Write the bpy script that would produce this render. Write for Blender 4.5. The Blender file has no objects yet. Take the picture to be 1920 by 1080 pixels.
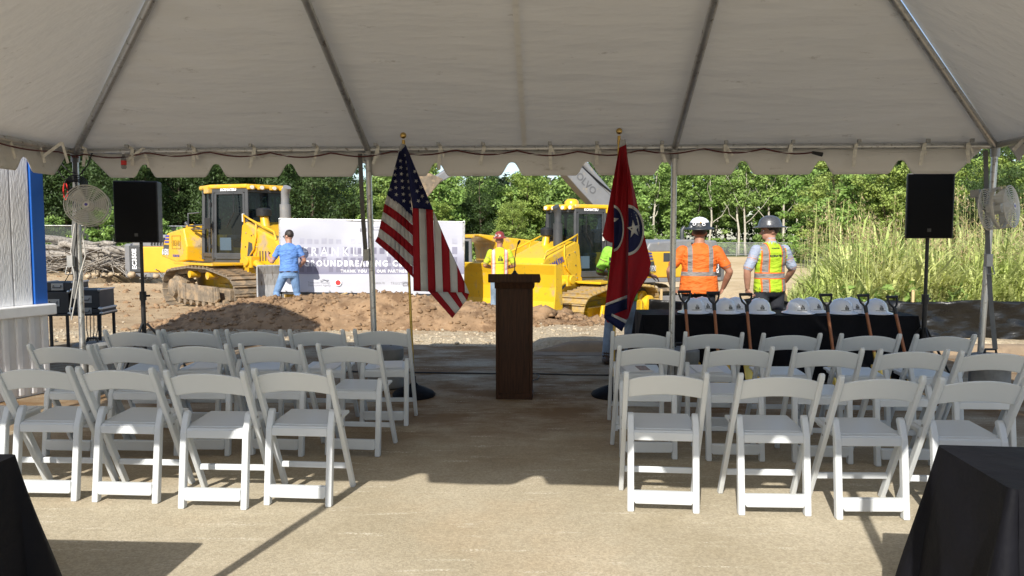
import bpy, bmesh, math, random
import numpy as np
from mathutils import Vector, Matrix, noise
from mathutils.bvhtree import BVHTree
R = math.radians
rnd = random.Random(7)
SC = bpy.context.scene
COL = SC.collection

# ------------------------------------------------------------------ camera
CAM_H, FPX, PITCH = 1.575, 1400.0, math.atan(93.0 / 1400.0)
cam_d = bpy.data.cameras.new('camera')
cam_d.sensor_width = 36.0
cam_d.lens = FPX / 1920.0 * 36.0
cam_d.clip_start, cam_d.clip_end = 0.05, 3000.0
cam = bpy.data.objects.new('camera', cam_d)
cam.location = (0, 0, CAM_H)
cam.rotation_euler = (R(90) - PITCH, 0, 0)
COL.objects.link(cam)
SC.camera = cam

# ------------------------------------------------------------------ sky, sun, exposure
SUN_DIR = Vector((0.28, 0.96, -0.74)).normalized()        # the way the light travels
world = bpy.data.worlds.new('World')
SC.world = world
world.use_nodes = True
wn = world.node_tree.nodes
bg = wn['Background']
sky = wn.new('ShaderNodeTexSky')
sky.sky_type = 'NISHITA'
sky.sun_disc = False
sky.sun_elevation = math.asin(-SUN_DIR.z)
sky.sun_rotation = R(180) + math.atan2(0.28, 0.96)
sky.altitude = 200
sky.air_density = 1.0
sky.dust_density = 1.0
world.node_tree.links.new(sky.outputs[0], bg.inputs[0])
bg.inputs[1].default_value = 0.13
sun_d = bpy.data.lights.new('sun', 'SUN')
sun_d.energy = 4.6
sun_d.angle = R(0.53)
sun_d.color = (1.0, 0.95, 0.86)
sun = bpy.data.objects.new('sun', sun_d)
sun.rotation_euler = SUN_DIR.to_track_quat('-Z', 'Y').to_euler()
sun.location = (-10, -20, 30)
COL.objects.link(sun)
SC.view_settings.view_transform = 'Standard'
SC.view_settings.look = 'None'
SC.view_settings.gamma = 1.0
SC.view_settings.exposure = 0.52
SC.cycles.use_denoising = True
SC.cycles.max_bounces = 6
SC.cycles.diffuse_bounces = 4
SC.cycles.glossy_bounces = 3
SC.cycles.transparent_max_bounces = 8
SC.cycles.sample_clamp_indirect = 6.0
SC.cycles.caustics_reflective = False
SC.cycles.caustics_refractive = False

# ------------------------------------------------------------------ placing
_ct, _st = math.cos(PITCH), math.sin(PITCH)
def ray(px, py):
    a, b = (px - 960.0) / FPX, (540.0 - py) / FPX
    return Vector((a, _ct + b * _st, -_st + b * _ct))
def P(px, py, Y):
    d = ray(px, py)
    return Vector((0, 0, CAM_H)) + d * (Y / d.y)
def G(px, py, z=0.0):
    d = ray(px, py)
    return Vector((0, 0, CAM_H)) + d * ((z - CAM_H) / d.z)
YAW = R(3.2)
EX = Vector((math.cos(YAW), -math.sin(YAW), 0))
EY = Vector((math.sin(YAW), math.cos(YAW), 0))

# ------------------------------------------------------------------ mesh helper
class MB:
    def __init__(s, M=None):
        s.v, s.f, s.m, s.k, s.M = [], [], [], 0, M
    def add(s, vs, fs):
        b = len(s.v)
        if s.M is not None:
            vs = [s.M @ Vector(p) for p in vs]
        s.v += [tuple(p) for p in vs]
        for f in fs:
            s.f.append([b + i for i in f]); s.m.append(s.k)
        return s
    def box(s, c, d, rot=None):
        x, y, z = d[0] / 2, d[1] / 2, d[2] / 2
        vs = [Vector(p) for p in ((-x,-y,-z),(x,-y,-z),(x,y,-z),(-x,y,-z),(-x,-y,z),(x,-y,z),(x,y,z),(-x,y,z))]
        if rot is not None:
            vs = [rot @ p for p in vs]
        c = Vector(c)
        return s.add([p + c for p in vs], [(3,2,1,0),(4,5,6,7),(0,1,5,4),(1,2,6,5),(2,3,7,6),(3,0,4,7)])
    def bar(s, p0, p1, w, t, up=(0, 0, 1)):
        p0, p1 = Vector(p0), Vector(p1)
        d = (p1 - p0); L = d.length; d.normalize()
        u = Vector(up); sx = d.cross(u)
        if sx.length < 1e-5: sx = d.cross(Vector((0, 1, 0)))
        sx.normalize(); u = sx.cross(d)
        rot = Matrix((sx, d, u)).transposed()
        return s.box((p0 + p1) / 2, (w, L, t), rot)
    def prism(s, poly, axis, a, b):
        n = len(poly)
        def mk(q, h):
            return {'x': (h, q[0], q[1]), 'y': (q[0], h, q[1]), 'z': (q[0], q[1], h)}[axis]
        vs = [mk(q, a) for q in poly] + [mk(q, b) for q in poly]
        fs = [list(range(n))[::-1], list(range(n, 2 * n))]
        fs += [(i, (i + 1) % n, n + (i + 1) % n, n + i) for i in range(n)]
        return s.add(vs, fs)
    def cyl(s, p0, p1, r0, r1=None, n=12, cap=True):
        r1 = r0 if r1 is None else r1
        return s.tube([p0, p1], [r0, r1], n, cap)
    def tube(s, pts, r, n=8, cap=True, sx=1.0, closed=False):
        pts = [Vector(p) for p in pts]
        rs = r if isinstance(r, (list, tuple)) else [r] * len(pts)
        N = len(pts); vs = []; prev = None
        for i, p in enumerate(pts):
            if closed: d = pts[(i + 1) % N] - pts[i - 1]
            else: d = pts[min(i + 1, N - 1)] - pts[max(i - 1, 0)]
            d.normalize()
            if prev is None:
                a = Vector((0, 0, 1)) if abs(d.z) < 0.9 else Vector((1, 0, 0))
                u = d.cross(a).normalized()
            else:
                u = (prev - d * prev.dot(d))
                u = u.normalized() if u.length > 1e-6 else d.orthogonal().normalized()
            prev = u; w = d.cross(u)
            for k in range(n):
                t = 2 * math.pi * k / n
                vs.append(p + (u * math.cos(t) * sx + w * math.sin(t)) * rs[i])
        fs = []
        for i in range(N if closed else N - 1):
            for k in range(n):
                j = (i + 1) % N
                fs.append((i * n + k, i * n + (k + 1) % n, j * n + (k + 1) % n, j * n + k))
        if cap and not closed:
            fs.append(list(range(n))[::-1]); fs.append([(N - 1) * n + k for k in range(n)])
        return s.add(vs, fs)
    def lathe(s, prof, n=20, c=(0, 0, 0), sx=1.0, sy=1.0, rot=None, cap=True):
        vs = []; c = Vector(c)
        for r, z in prof:
            for k in range(n):
                t = 2 * math.pi * k / n
                p = Vector((r * math.cos(t) * sx, r * math.sin(t) * sy, z))
                if rot is not None: p = rot @ p
                vs.append(p + c)
        fs = []
        for i in range(len(prof) - 1):
            for k in range(n):
                fs.append((i * n + k, i * n + (k + 1) % n, (i + 1) * n + (k + 1) % n, (i + 1) * n + k))
        if cap:
            fs.append(list(range(n))[::-1]); fs.append([(len(prof) - 1) * n + k for k in range(n)])
        return s.add(vs, fs)
    def ball(s, c, r, n=12, m=8, rot=None):
        r = r if isinstance(r, (tuple, list)) else (r, r, r)
        prof = []
        for i in range(m + 1):
            t = math.pi * i / m
            prof.append((max(math.sin(t), 1e-3), -math.cos(t)))
        vs = []
        for a, z in prof:
            for k in range(n):
                t = 2 * math.pi * k / n
                p = Vector((a * math.cos(t) * r[0], a * math.sin(t) * r[1], z * r[2]))
                if rot is not None: p = rot @ p
                vs.append(p + Vector(c))
        fs = [(i * n + k, i * n + (k + 1) % n, (i + 1) * n + (k + 1) % n, (i + 1) * n + k) for i in range(m) for k in range(n)]
        fs.append(list(range(n))[::-1]); fs.append([m * n + k for k in range(n)])
        return s.add(vs, fs)
    def loft(s, rings, n=20, cap=True):
        # rings: (centre, rx, ry) stacked ellipses lying in the xy plane
        vs = []
        for c, rx, ry in rings:
            for k in range(n):
                t = 2 * math.pi * k / n
                vs.append((c[0] + rx * math.cos(t), c[1] + ry * math.sin(t), c[2]))
        fs = [(i * n + k, i * n + (k + 1) % n, (i + 1) * n + (k + 1) % n, (i + 1) * n + k) for i in range(len(rings) - 1) for k in range(n)]
        if cap:
            fs.append(list(range(n))[::-1]); fs.append([(len(rings) - 1) * n + k for k in range(n)])
        return s.add(vs, fs)
    def grid(s, fn, nu, nv):
        vs = [fn(i / nu, j / nv) for j in range(nv + 1) for i in range(nu + 1)]
        w = nu + 1
        return s.add(vs, [(j * w + i, j * w + i + 1, (j + 1) * w + i + 1, (j + 1) * w + i) for j in range(nv) for i in range(nu)])
    def face(s, pts):
        return s.add(pts, [list(range(len(pts)))])
    def build(s, name, mats, parent=None, smooth=None, bevel=0, seg=2, solid=0, loc=None, off=-1):
        me = bpy.data.meshes.new(name)
        me.from_pydata(s.v, [], s.f)
        for m in (mats if isinstance(mats, (list, tuple)) else [mats]):
            me.materials.append(m)
        if any(s.m):
            me.polygons.foreach_set('material_index', s.m)
        me.update()
        if smooth is not None:
            me.polygons.foreach_set('use_smooth', [True] * len(me.polygons))
            me.set_sharp_from_angle(angle=R(smooth))
        return link(name, me, parent, bevel, seg, solid, loc, off)

def link(name, me, parent=None, bevel=0, seg=2, solid=0, loc=None, off=-1):
    o = bpy.data.objects.new(name, me)
    COL.objects.link(o)
    if parent is not None: o.parent = parent
    if loc is not None: o.location = loc
    if bevel:
        b = o.modifiers.new('bevel', 'BEVEL'); b.width = bevel; b.segments = seg
        b.limit_method = 'ANGLE'; b.angle_limit = R(35); b.use_clamp_overlap = True
    if solid:
        b = o.modifiers.new('solid', 'SOLIDIFY'); b.thickness = solid; b.offset = off
    return o
def tag(o, label=None, cat=None, group=None, kind=None):
    if label: o['label'] = label
    if cat: o['category'] = cat
    if group: o['group'] = group
    if kind: o['kind'] = kind
    return o
def thing(name, label, cat, loc=(0, 0, 0), rz=0.0, group=None):
    o = bpy.data.objects.new(name, None)
    o.empty_display_size = 0.2
    COL.objects.link(o)
    o.location = loc; o.rotation_euler = (0, 0, rz)
    return tag(o, label, cat, group)
def copy_tree(o, parent=None):
    c = o.copy(); COL.objects.link(c); c.parent = parent
    if parent is not None: c.matrix_parent_inverse = o.matrix_parent_inverse.copy()
    for ch in list(o.children): copy_tree(ch, c)
    return c
def dup(o, label, loc, rz, group=None):
    c = copy_tree(o); c.location = loc; c.rotation_euler = (0, 0, rz); c['label'] = label
    if group: c['group'] = group
    return c
def sstep(a, b, x):
    t = min(1.0, max(0.0, (x - a) / (b - a))); return t * t * (3 - 2 * t)
def lerp(a, b, t): return a + (b - a) * t
def interp(pts, y):
    if y <= pts[0][0]: return pts[0][1]
    for (a, va), (b, vb) in zip(pts, pts[1:]):
        if y <= b: return va + (vb - va) * (y - a) / (b - a)
    return pts[-1][1]

# ------------------------------------------------------------------ materials
def _nt(name):
    m = bpy.data.materials.new(name); m.use_nodes = True
    nt = m.node_tree
    return m, nt, nt.nodes, nt.links, nt.nodes['Principled BSDF']
def sc(c, k): return (min(1, c[0] * k), min(1, c[1] * k), min(1, c[2] * k), 1)
def noise_fac(N, L, co, scale, detail=4, lo=0.4, hi=0.6, rough=0.55):
    n = N.new('ShaderNodeTexNoise'); n.inputs['Scale'].default_value = scale
    n.inputs['Detail'].default_value = detail; n.inputs['Roughness'].default_value = rough
    L.new(co, n.inputs['Vector'])
    r = N.new('ShaderNodeMapRange'); r.inputs[1].default_value = lo; r.inputs[2].default_value = hi
    L.new(n.outputs[0], r.inputs[0])
    return r.outputs[0]
def mixc(N, L, fac, a, b):
    x = N.new('ShaderNodeMix'); x.data_type = 'RGBA'
    if isinstance(fac, float): x.inputs[0].default_value = fac
    else: L.new(fac, x.inputs[0])
    for i, c in ((6, a), (7, b)):
        if isinstance(c, tuple): x.inputs[i].default_value = c if len(c) == 4 else (*c, 1)
        else: L.new(c, x.inputs[i])
    return x.outputs[2]
def mat(name, col, rough=0.6, metal=0.0, var=0.12, vs=5.0, bump=0.0, bs=80.0, dirt=None, coat=0.0, spec=0.5, wave=None, stretch=None):
    m, nt, N, L, B = _nt(name)
    tc = N.new('ShaderNodeTexCoord'); co = tc.outputs['Object']
    if stretch:
        mp = N.new('ShaderNodeMapping'); mp.inputs['Scale'].default_value = stretch
        L.new(co, mp.inputs['Vector']); co = mp.outputs[0]
    f = noise_fac(N, L, co, vs, 5, 0.3, 0.7)
    c = mixc(N, L, f, sc(col, 1 - var), sc(col, 1 + var))
    if dirt:
        for dc, amt, ds in (dirt if isinstance(dirt, list) else [dirt]):
            g = noise_fac(N, L, co, ds, 6, 0.62 - amt * 0.3, 0.72 - amt * 0.22, 0.65)
            c = mixc(N, L, g, c, (*dc, 1))
    L.new(c, B.inputs['Base Color'])
    B.inputs['Metallic'].default_value = metal
    rr = N.new('ShaderNodeMapRange'); L.new(f, rr.inputs[0])
    rr.inputs[3].default_value = max(0.03, rough - 0.08); rr.inputs[4].default_value = min(1, rough + 0.08)
    L.new(rr.outputs[0], B.inputs['Roughness'])
    B.inputs['Coat Weight'].default_value = coat
    B.inputs['Specular IOR Level'].default_value = spec
    if bump:
        bn = N.new('ShaderNodeTexNoise'); bn.inputs['Scale'].default_value = bs; bn.inputs['Detail'].default_value = 5
        L.new(co, bn.inputs['Vector'])
        b = N.new('ShaderNodeBump'); b.inputs['Strength'].default_value = bump; b.inputs['Distance'].default_value = 0.02
        L.new(bn.outputs[0], b.inputs['Height']); L.new(b.outputs[0], B.inputs['Normal'])
    return m
def glass_mat(name, tint=(0.55, 0.65, 0.7), alpha=0.55, rough=0.04):
    m, nt, N, L, B = _nt(name)
    B.inputs['Base Color'].default_value = (0.01, 0.015, 0.02, 1)
    B.inputs['Roughness'].default_value = rough
    B.inputs['Specular IOR Level'].default_value = 0.8
    t = N.new('ShaderNodeBsdfTransparent'); t.inputs[0].default_value = (*tint, 1)
    mx = N.new('ShaderNodeMixShader'); mx.inputs[0].default_value = alpha
    L.new(t.outputs[0], mx.inputs[2]); L.new(B.outputs[0], mx.inputs[1])
    L.new(mx.outputs[0], N['Material Output'].inputs[0])
    return m
def leaf_mat(name, c1, c2, c3=None, trans=0.35, scale=0.55, tip=None):
    m, nt, N, L, B = _nt(name)
    tc = N.new('ShaderNodeTexCoord'); oi = N.new('ShaderNodeObjectInfo')
    gm = N.new('ShaderNodeNewGeometry')
    ad = N.new('ShaderNodeVectorMath'); L.new(tc.outputs['Object'], ad.inputs[0])
    cb = N.new('ShaderNodeCombineXYZ')
    ml = N.new('ShaderNodeMath'); ml.operation = 'MULTIPLY'; ml.inputs[1].default_value = 37.0
    L.new(oi.outputs['Random'], ml.inputs[0]); L.new(ml.outputs[0], cb.inputs[0]); L.new(cb.outputs[0], ad.inputs[1])
    f = noise_fac(N, L, ad.outputs[0], scale, 3, 0.35, 0.65)
    c = mixc(N, L, f, (*c1, 1), (*c2, 1))
    if c3:
        c = mixc(N, L, oi.outputs['Random'], c, mixc(N, L, 0.55, c, (*c3, 1)))
    rl = N.new('ShaderNodeMapRange'); L.new(gm.outputs['Random Per Island'], rl.inputs[0])
    rl.inputs[3].default_value = 0.6; rl.inputs[4].default_value = 1.45
    hv = N.new('ShaderNodeHueSaturation'); L.new(rl.outputs[0], hv.inputs['Value']); L.new(c, hv.inputs['Color'])
    c = hv.outputs[0]
    L.new(c, B.inputs['Base Color']); B.inputs['Roughness'].default_value = 0.55
    B.inputs['Specular IOR Level'].default_value = 0.35
    tr = N.new('ShaderNodeBsdfTranslucent'); L.new(c, tr.inputs[0])
    mx = N.new('ShaderNodeMixShader'); mx.inputs[0].default_value = trans
    L.new(B.outputs[0], mx.inputs[1]); L.new(tr.outputs[0], mx.inputs[2])
    L.new(mx.outputs[0], N['Material Output'].inputs[0])
    return m
def band_mat(name, base, bands, rough=0.75, bump=0.35, bs=14.0):
    """cloth with printed or sewn bands. bands: (axis or '|x|', centre, half width, colour, (axis2, lo, hi) or None)"""
    m, nt, N, L, B = _nt(name)
    tc = N.new('ShaderNodeTexCoord'); sp = N.new('ShaderNodeSeparateXYZ'); L.new(tc.outputs['Object'], sp.inputs[0])
    ab = N.new('ShaderNodeMath'); ab.operation = 'ABSOLUTE'; L.new(sp.outputs[0], ab.inputs[0])
    src = {'x': sp.outputs[0], 'y': sp.outputs[1], 'z': sp.outputs[2], '|x|': ab.outputs[0]}
    f = noise_fac(N, L, tc.outputs['Object'], 9, 4, 0.3, 0.7)
    c = mixc(N, L, f, sc(base, 0.9), sc(base, 1.1))
    def cmp_(ax, ce, hw):
        k = N.new('ShaderNodeMath'); k.operation = 'COMPARE'; k.inputs[1].default_value = ce; k.inputs[2].default_value = hw
        L.new(src[ax], k.inputs[0]); return k.outputs[0]
    for ax, ce, hw, colr, lim in bands:
        g = cmp_(ax, ce, hw)
        if lim:
            k = N.new('ShaderNodeMath'); k.operation = 'MULTIPLY'
            L.new(g, k.inputs[0]); L.new(cmp_(lim[0], (lim[1] + lim[2]) / 2, (lim[2] - lim[1]) / 2), k.inputs[1]); g = k.outputs[0]
        c = mixc(N, L, g, c, (*colr, 1))
    L.new(c, B.inputs['Base Color']); B.inputs['Roughness'].default_value = rough
    bn = N.new('ShaderNodeTexNoise'); bn.inputs['Scale'].default_value = bs; bn.inputs['Detail'].default_value = 2
    mp = N.new('ShaderNodeMapping'); mp.inputs['Scale'].default_value = (1, 1, 1.8); mp.inputs['Rotation'].default_value = (0, 0.5, 0)
    L.new(tc.outputs['Object'], mp.inputs['Vector']); L.new(mp.outputs[0], bn.inputs['Vector'])
    b = N.new('ShaderNodeBump'); b.inputs['Strength'].default_value = bump; b.inputs['Distance'].default_value = 0.06
    L.new(bn.outputs[0], b.inputs['Height']); L.new(b.outputs[0], B.inputs['Normal'])
    return m

def text_mesh(name, body, size, mat_, parent, M, bold=0.0, align='CENTER', spacing=1.0, shear=0.0, onto=None, depth=0.0, sx=1.0):
    """lettering: text in the local xy plane of matrix M, optionally laid onto the surface of another object"""
    cu = bpy.data.curves.new(name, 'FONT'); cu.body = body; cu.size = size; cu.align_x = align; cu.align_y = 'CENTER'
    cu.offset = bold; cu.space_character = spacing; cu.shear = shear; cu.resolution_u = 3; cu.extrude = depth
    t = bpy.data.objects.new('tmp_text', cu); COL.objects.link(t)
    dg = bpy.context.evaluated_depsgraph_get()
    me = bpy.data.meshes.new_from_object(t.evaluated_get(dg))
    bpy.data.objects.remove(t); bpy.data.curves.remove(cu)
    me.name = name
    me.materials.clear(); me.materials.append(mat_)
    me.transform(M @ Matrix.Diagonal((sx, 1, 1, 1)))
    if onto is not None:
        nrm = (M.to_3x3() @ Vector((0, 0, 1))).normalized()
        for v in me.vertices:
            h = onto.ray_cast(v.co + nrm * 0.5, -nrm)
            if h[0] is not None: v.co = h[0] + nrm * 0.004
    return link(name, me, parent)
def frame_M(o, xdir, ydir):
    x = Vector(xdir).normalized(); y = Vector(ydir); y = (y - x * y.dot(x)).normalized(); z = x.cross(y)
    m = Matrix((x, y, z)).transposed().to_4x4(); m.translation = Vector(o); return m

M_ = {}
def mats():
    A = M_
    A['white_plastic'] = mat('white_resin', (0.60, 0.625, 0.64), 0.42, var=0.04, vs=3)
    A['steel'] = mat('galvanised_pipe', (0.55, 0.55, 0.54), 0.38, 0.85, var=0.1, vs=12, dirt=((0.25, 0.23, 0.2), 0.2, 20))
    A['steel_matte'] = mat('dull_metal', (0.35, 0.35, 0.34), 0.5, 0.6, var=0.12)
    A['black_plastic'] = mat('black_plastic', (0.012, 0.012, 0.013), 0.5, var=0.2, vs=20)
    A['black_cloth'] = mat('black_cloth', (0.006, 0.006, 0.0085), 0.7, var=0.3, vs=4, bump=0.9, bs=5.5, spec=0.12)
    A['rubber'] = mat('rubber', (0.02, 0.02, 0.02), 0.8, var=0.2, dirt=((0.22, 0.17, 0.11), 0.35, 6))
    A['red_cord'] = mat('red_cord', (0.09, 0.010, 0.010), 0.5)
    A['white_cord'] = mat('white_cord', (0.6, 0.58, 0.54), 0.6)
    A['strap'] = mat('webbing_strap', (0.74, 0.71, 0.63), 0.8, var=0.2, vs=30)
    A['dark_strap'] = mat('dark_webbing', (0.12, 0.12, 0.115), 0.8, var=0.2)
    A['brass'] = mat('brass', (0.62, 0.42, 0.14), 0.28, 1.0, var=0.1)
    A['gold'] = mat('gold_paint', (0.58, 0.40, 0.10), 0.35, 0.8, var=0.1)
    A['wood_dark'] = mat('dark_walnut', (0.038, 0.016, 0.008), 0.5, var=0.45, vs=5, stretch=(14, 14, 1.0), spec=0.15)
    A['wood_light'] = mat('light_timber', (0.55, 0.40, 0.2), 0.6, var=0.2, stretch=(8, 8, 1))
    A['wood_handle'] = mat('shovel_wood', (0.36, 0.13, 0.05), 0.5, var=0.25, vs=8, stretch=(8, 8, 1))
    A['yellow'] = mat('machine_yellow', (0.66, 0.38, 0.014), 0.38, var=0.05, vs=2, dirt=[((0.42, 0.31, 0.17), 0.30, 2.2), ((0.20, 0.14, 0.07), 0.10, 9)], coat=0.1)
    A['yellow_new'] = mat('clean_machine_yellow', (0.70, 0.43, 0.016), 0.33, var=0.04, vs=2, coat=0.2, dirt=[((0.46, 0.33, 0.16), 0.12, 2.4), ((0.25, 0.16, 0.06), 0.05, 9)])
    A['yellow_volvo'] = mat('excavator_yellow', (0.66, 0.38, 0.03), 0.4, var=0.05, vs=2)
    A['grey_paint'] = mat('grey_machine_paint', (0.20, 0.20, 0.205), 0.45, var=0.08, vs=3, dirt=((0.3, 0.25, 0.18), 0.12, 4))
    A['dark_grey'] = mat('charcoal_paint', (0.05, 0.052, 0.055), 0.45, var=0.1)
    A['track_mud'] = mat('muddy_track_steel', (0.20, 0.16, 0.115), 0.8, 0.1, var=0.3, vs=7, bump=0.5, bs=25, dirt=((0.36, 0.26, 0.16), 0.5, 5))
    A['track_clean'] = mat('track_steel', (0.42, 0.28, 0.08), 0.7, 0.1, var=0.3, vs=8, bump=0.3, bs=25, dirt=((0.34, 0.26, 0.16), 0.55, 5))
    A['blade_steel'] = mat('worn_blade_steel', (0.46, 0.46, 0.46), 0.42, 0.3, var=0.35, vs=3, stretch=(1, 6, 1), dirt=((0.16, 0.13, 0.1), 0.3, 3))
    A['glass'] = glass_mat('cab_glass', (0.42, 0.52, 0.60), 0.62, 0.03)
    A['white_paint'] = mat('white_paint', (0.78, 0.78, 0.79), 0.4, var=0.05, vs=8)
    A['hat_white'] = mat('glossy_white_shell', (0.88, 0.88, 0.89), 0.22, var=0.02, coat=0.4)
    A['blue_paint'] = mat('blue_trim_paint', (0.012, 0.10, 0.42), 0.4, var=0.06)
    A['print_white'] = mat('white_print', (0.85, 0.85, 0.87), 0.5, var=0.02)
    A['print_black'] = mat('black_print', (0.02, 0.02, 0.02), 0.5, var=0.05)
    A['print_grey'] = mat('grey_print', (0.22, 0.22, 0.24), 0.5, var=0.05)
    A['print_blue'] = mat('blue_print', (0.06, 0.05, 0.32), 0.45, var=0.05)
    A['print_brown'] = mat('brown_print', (0.30, 0.17, 0.01), 0.5, var=0.05)
    A['print_red'] = mat('red_print', (0.6, 0.03, 0.03), 0.5)
    A['lamp'] = mat('lamp_lens', (0.75, 0.7, 0.6), 0.2, var=0.1, vs=30)
    A['bark'] = mat('bark', (0.11, 0.085, 0.06), 0.9, var=0.35, vs=3, stretch=(4, 4, 0.6), bump=0.5, bs=12)
    A['bark_pale'] = mat('pale_bark', (0.50, 0.46, 0.38), 0.9, var=0.25, vs=2, stretch=(4, 4, 0.7), dirt=((0.14, 0.11, 0.08), 0.35, 4), bump=0.4, bs=12)
    A['dead_wood'] = mat('weathered_wood', (0.30, 0.27, 0.23), 0.9, var=0.3, vs=3, stretch=(3, 3, 3), bump=0.5, bs=15, dirt=((0.13, 0.11, 0.09), 0.4, 5))
    A['stone'] = mat('limestone', (0.42, 0.33, 0.22), 0.85, var=0.25, vs=5, bump=0.5, bs=15)
    A['leaf_mid'] = leaf_mat('leaf_mid', (0.13, 0.23, 0.045), (0.28, 0.42, 0.11), (0.32, 0.42, 0.13))
    A['leaf_dark'] = leaf_mat('leaf_dark', (0.032, 0.065, 0.018), (0.085, 0.14, 0.04), (0.06, 0.10, 0.03))
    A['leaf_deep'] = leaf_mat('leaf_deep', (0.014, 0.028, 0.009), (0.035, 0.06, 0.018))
    A['leaf_bright'] = leaf_mat('leaf_bright', (0.15, 0.24, 0.035), (0.30, 0.40, 0.09), (0.34, 0.40, 0.12))
    A['grass'] = leaf_mat('tall_grass', (0.38, 0.48, 0.13), (0.64, 0.65, 0.29), None, 0.4, 0.6)
    A['grass_tan'] = leaf_mat('grass_seed', (0.42, 0.30, 0.16), (0.55, 0.43, 0.26), None, 0.3, 1.0)
mats()
# ================================================================== the ground
def gz(x, y):
    """height of the site beyond the pavement"""
    far = sstep(12.6, 18.5, y)
    h = -(0.10 + 0.42 * sstep(-4.0, 1.5, x)) * far
    h += 0.42 * sstep(19, 27, y) * sstep(-8.0, -12.5, x)
    h -= 0.95 * sstep(23.6, 25.4, y) * sstep(33, 29, y) * sstep(-14.6, -13.6, x) * sstep(-7.0, -9.0, x)
    h -= 1.5 * sstep(24.5, 27, y) * sstep(42, 38, y) * sstep(-5.0, -3.5, x) * sstep(3.0, 1.5, x)
    h -= 0.60 * sstep(21.5, 24.5, y) * sstep(34, 30, y) * sstep(1.0, 3.0, x) * sstep(9.5, 7.5, x)
    return h
def pave_edge(x):
    return 10.95 - 0.056 * x + 0.25 * noise.noise((x * 0.9, 3.1, 0)) + 0.09 * noise.noise((x * 4, 1.1, 0))
def kerb_y(x): return 10.28 - 0.056 * x
def ground_h(x, y):
    pe = pave_edge(x) if x < 0.35 else kerb_y(x) + 0.1
    if y < pe: return -0.05
    base = gz(x, y)
    t = sstep(pe, pe + (1.2 if x < 0.35 else 0.12), y)
    lift = (0.115 * sstep(0.2, 0.5, x)) * sstep(16, 12, y) + 0.02
    n = 0.035 * noise.noise((x * 0.7, y * 0.7, 0)) + 0.02 * noise.noise((x * 2.3, y * 2.3, 4)) + 0.012 * noise.noise((x * 6, y * 6, 9))
    if y > 40: n *= 0.5
    return base + lift + n * t
def spaced(lo, a, b, hi, step, grow=1.22):
    xs = list(np.arange(a, b, step)); d = step; x = b
    while x < hi: xs.append(x); d *= grow; x += d
    xs.append(hi); d = step; x = a - step; left = []
    while x > lo: left.append(x); d *= grow; x -= d
    left.append(lo)
    return sorted(left) + xs
gx = spaced(-700, -15, 13, 700, 0.22); gy = spaced(-120, 10.0, 30, 1500, 0.22, 1.12)
mb = MB()
w = len(gx)
mb.v = [(x, y, ground_h(x, y)) for y in gy for x in gx]
mb.f = [(j * w + i, j * w + i + 1, (j + 1) * w + i + 1, (j + 1) * w + i) for j in range(len(gy) - 1) for i in range(w - 1)]
mb.m = [0] * len(mb.f)

def ground_material():
    m, nt, N, L, B = _nt('site_dirt')
    tc = N.new('ShaderNodeTexCoord'); co = tc.outputs['Object']
    c = mixc(N, L, noise_fac(N, L, co, 0.35, 6, 0.35, 0.65), (0.40, 0.285, 0.17, 1), (0.50, 0.375, 0.235, 1))
    c = mixc(N, L, noise_fac(N, L, co, 1.7, 8, 0.5, 0.68, 0.65), c, (0.30, 0.205, 0.12, 1))
    c = mixc(N, L, noise_fac(N, L, co, 11, 6, 0.55, 0.75, 0.7), c, (0.46, 0.36, 0.24, 1))
    # pale gravel lying along the edge of the pavement
    sp = N.new('ShaderNodeSeparateXYZ'); L.new(co, sp.inputs[0])
    k = N.new('ShaderNodeMapRange'); k.inputs[1].default_value = 13.2; k.inputs[2].default_value = 12.2
    L.new(sp.outputs[1], k.inputs[0])
    g = N.new('ShaderNodeMath'); g.operation = 'MULTIPLY'
    L.new(k.outputs[0], g.inputs[0]); L.new(noise_fac(N, L, co, 1.2, 7, 0.36, 0.52, 0.7), g.inputs[1])
    gravel = mixc(N, L, noise_fac(N, L, co, 28, 4, 0.35, 0.65), (0.38, 0.30, 0.195, 1), (0.60, 0.50, 0.35, 1))
    c = mixc(N, L, g.outputs[0], c, gravel)
    # sandy, graded field farther out
    k3 = N.new('ShaderNodeMapRange'); k3.inputs[1].default_value = 20; k3.inputs[2].default_value = 34; L.new(sp.outputs[1], k3.inputs[0])
    sand = mixc(N, L, noise_fac(N, L, co, 0.5, 7, 0.35, 0.65, 0.65), (0.52, 0.39, 0.23, 1), (0.68, 0.54, 0.35, 1))
    c = mixc(N, L, k3.outputs[0], c, sand)
    # grass far away
    k2 = N.new('ShaderNodeMapRange'); k2.inputs[1].default_value = 82; k2.inputs[2].default_value = 88
    L.new(sp.outputs[1], k2.inputs[0])
    c = mixc(N, L, k2.outputs[0], c, (0.07, 0.10, 0.03, 1))
    L.new(c, B.inputs['Base Color']); B.inputs['Roughness'].default_value = 0.95
    B.inputs['Specular IOR Level'].default_value = 0.1
    bn = N.new('ShaderNodeTexNoise'); bn.inputs['Scale'].default_value = 6; bn.inputs['Detail'].default_value = 10; bn.inputs['Roughness'].default_value = 0.7
    L.new(co, bn.inputs['Vector'])
    b = N.new('ShaderNodeBump'); b.inputs['Strength'].default_value = 0.8; b.inputs['Distance'].default_value = 0.09
    L.new(bn.outputs[0], b.inputs['Height']); L.new(b.outputs[0], B.inputs['Normal'])
    return m
M_['dirt'] = ground_material()
o = mb.build('ground', M_['dirt'], smooth=60); o['kind'] = 'structure'

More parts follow.
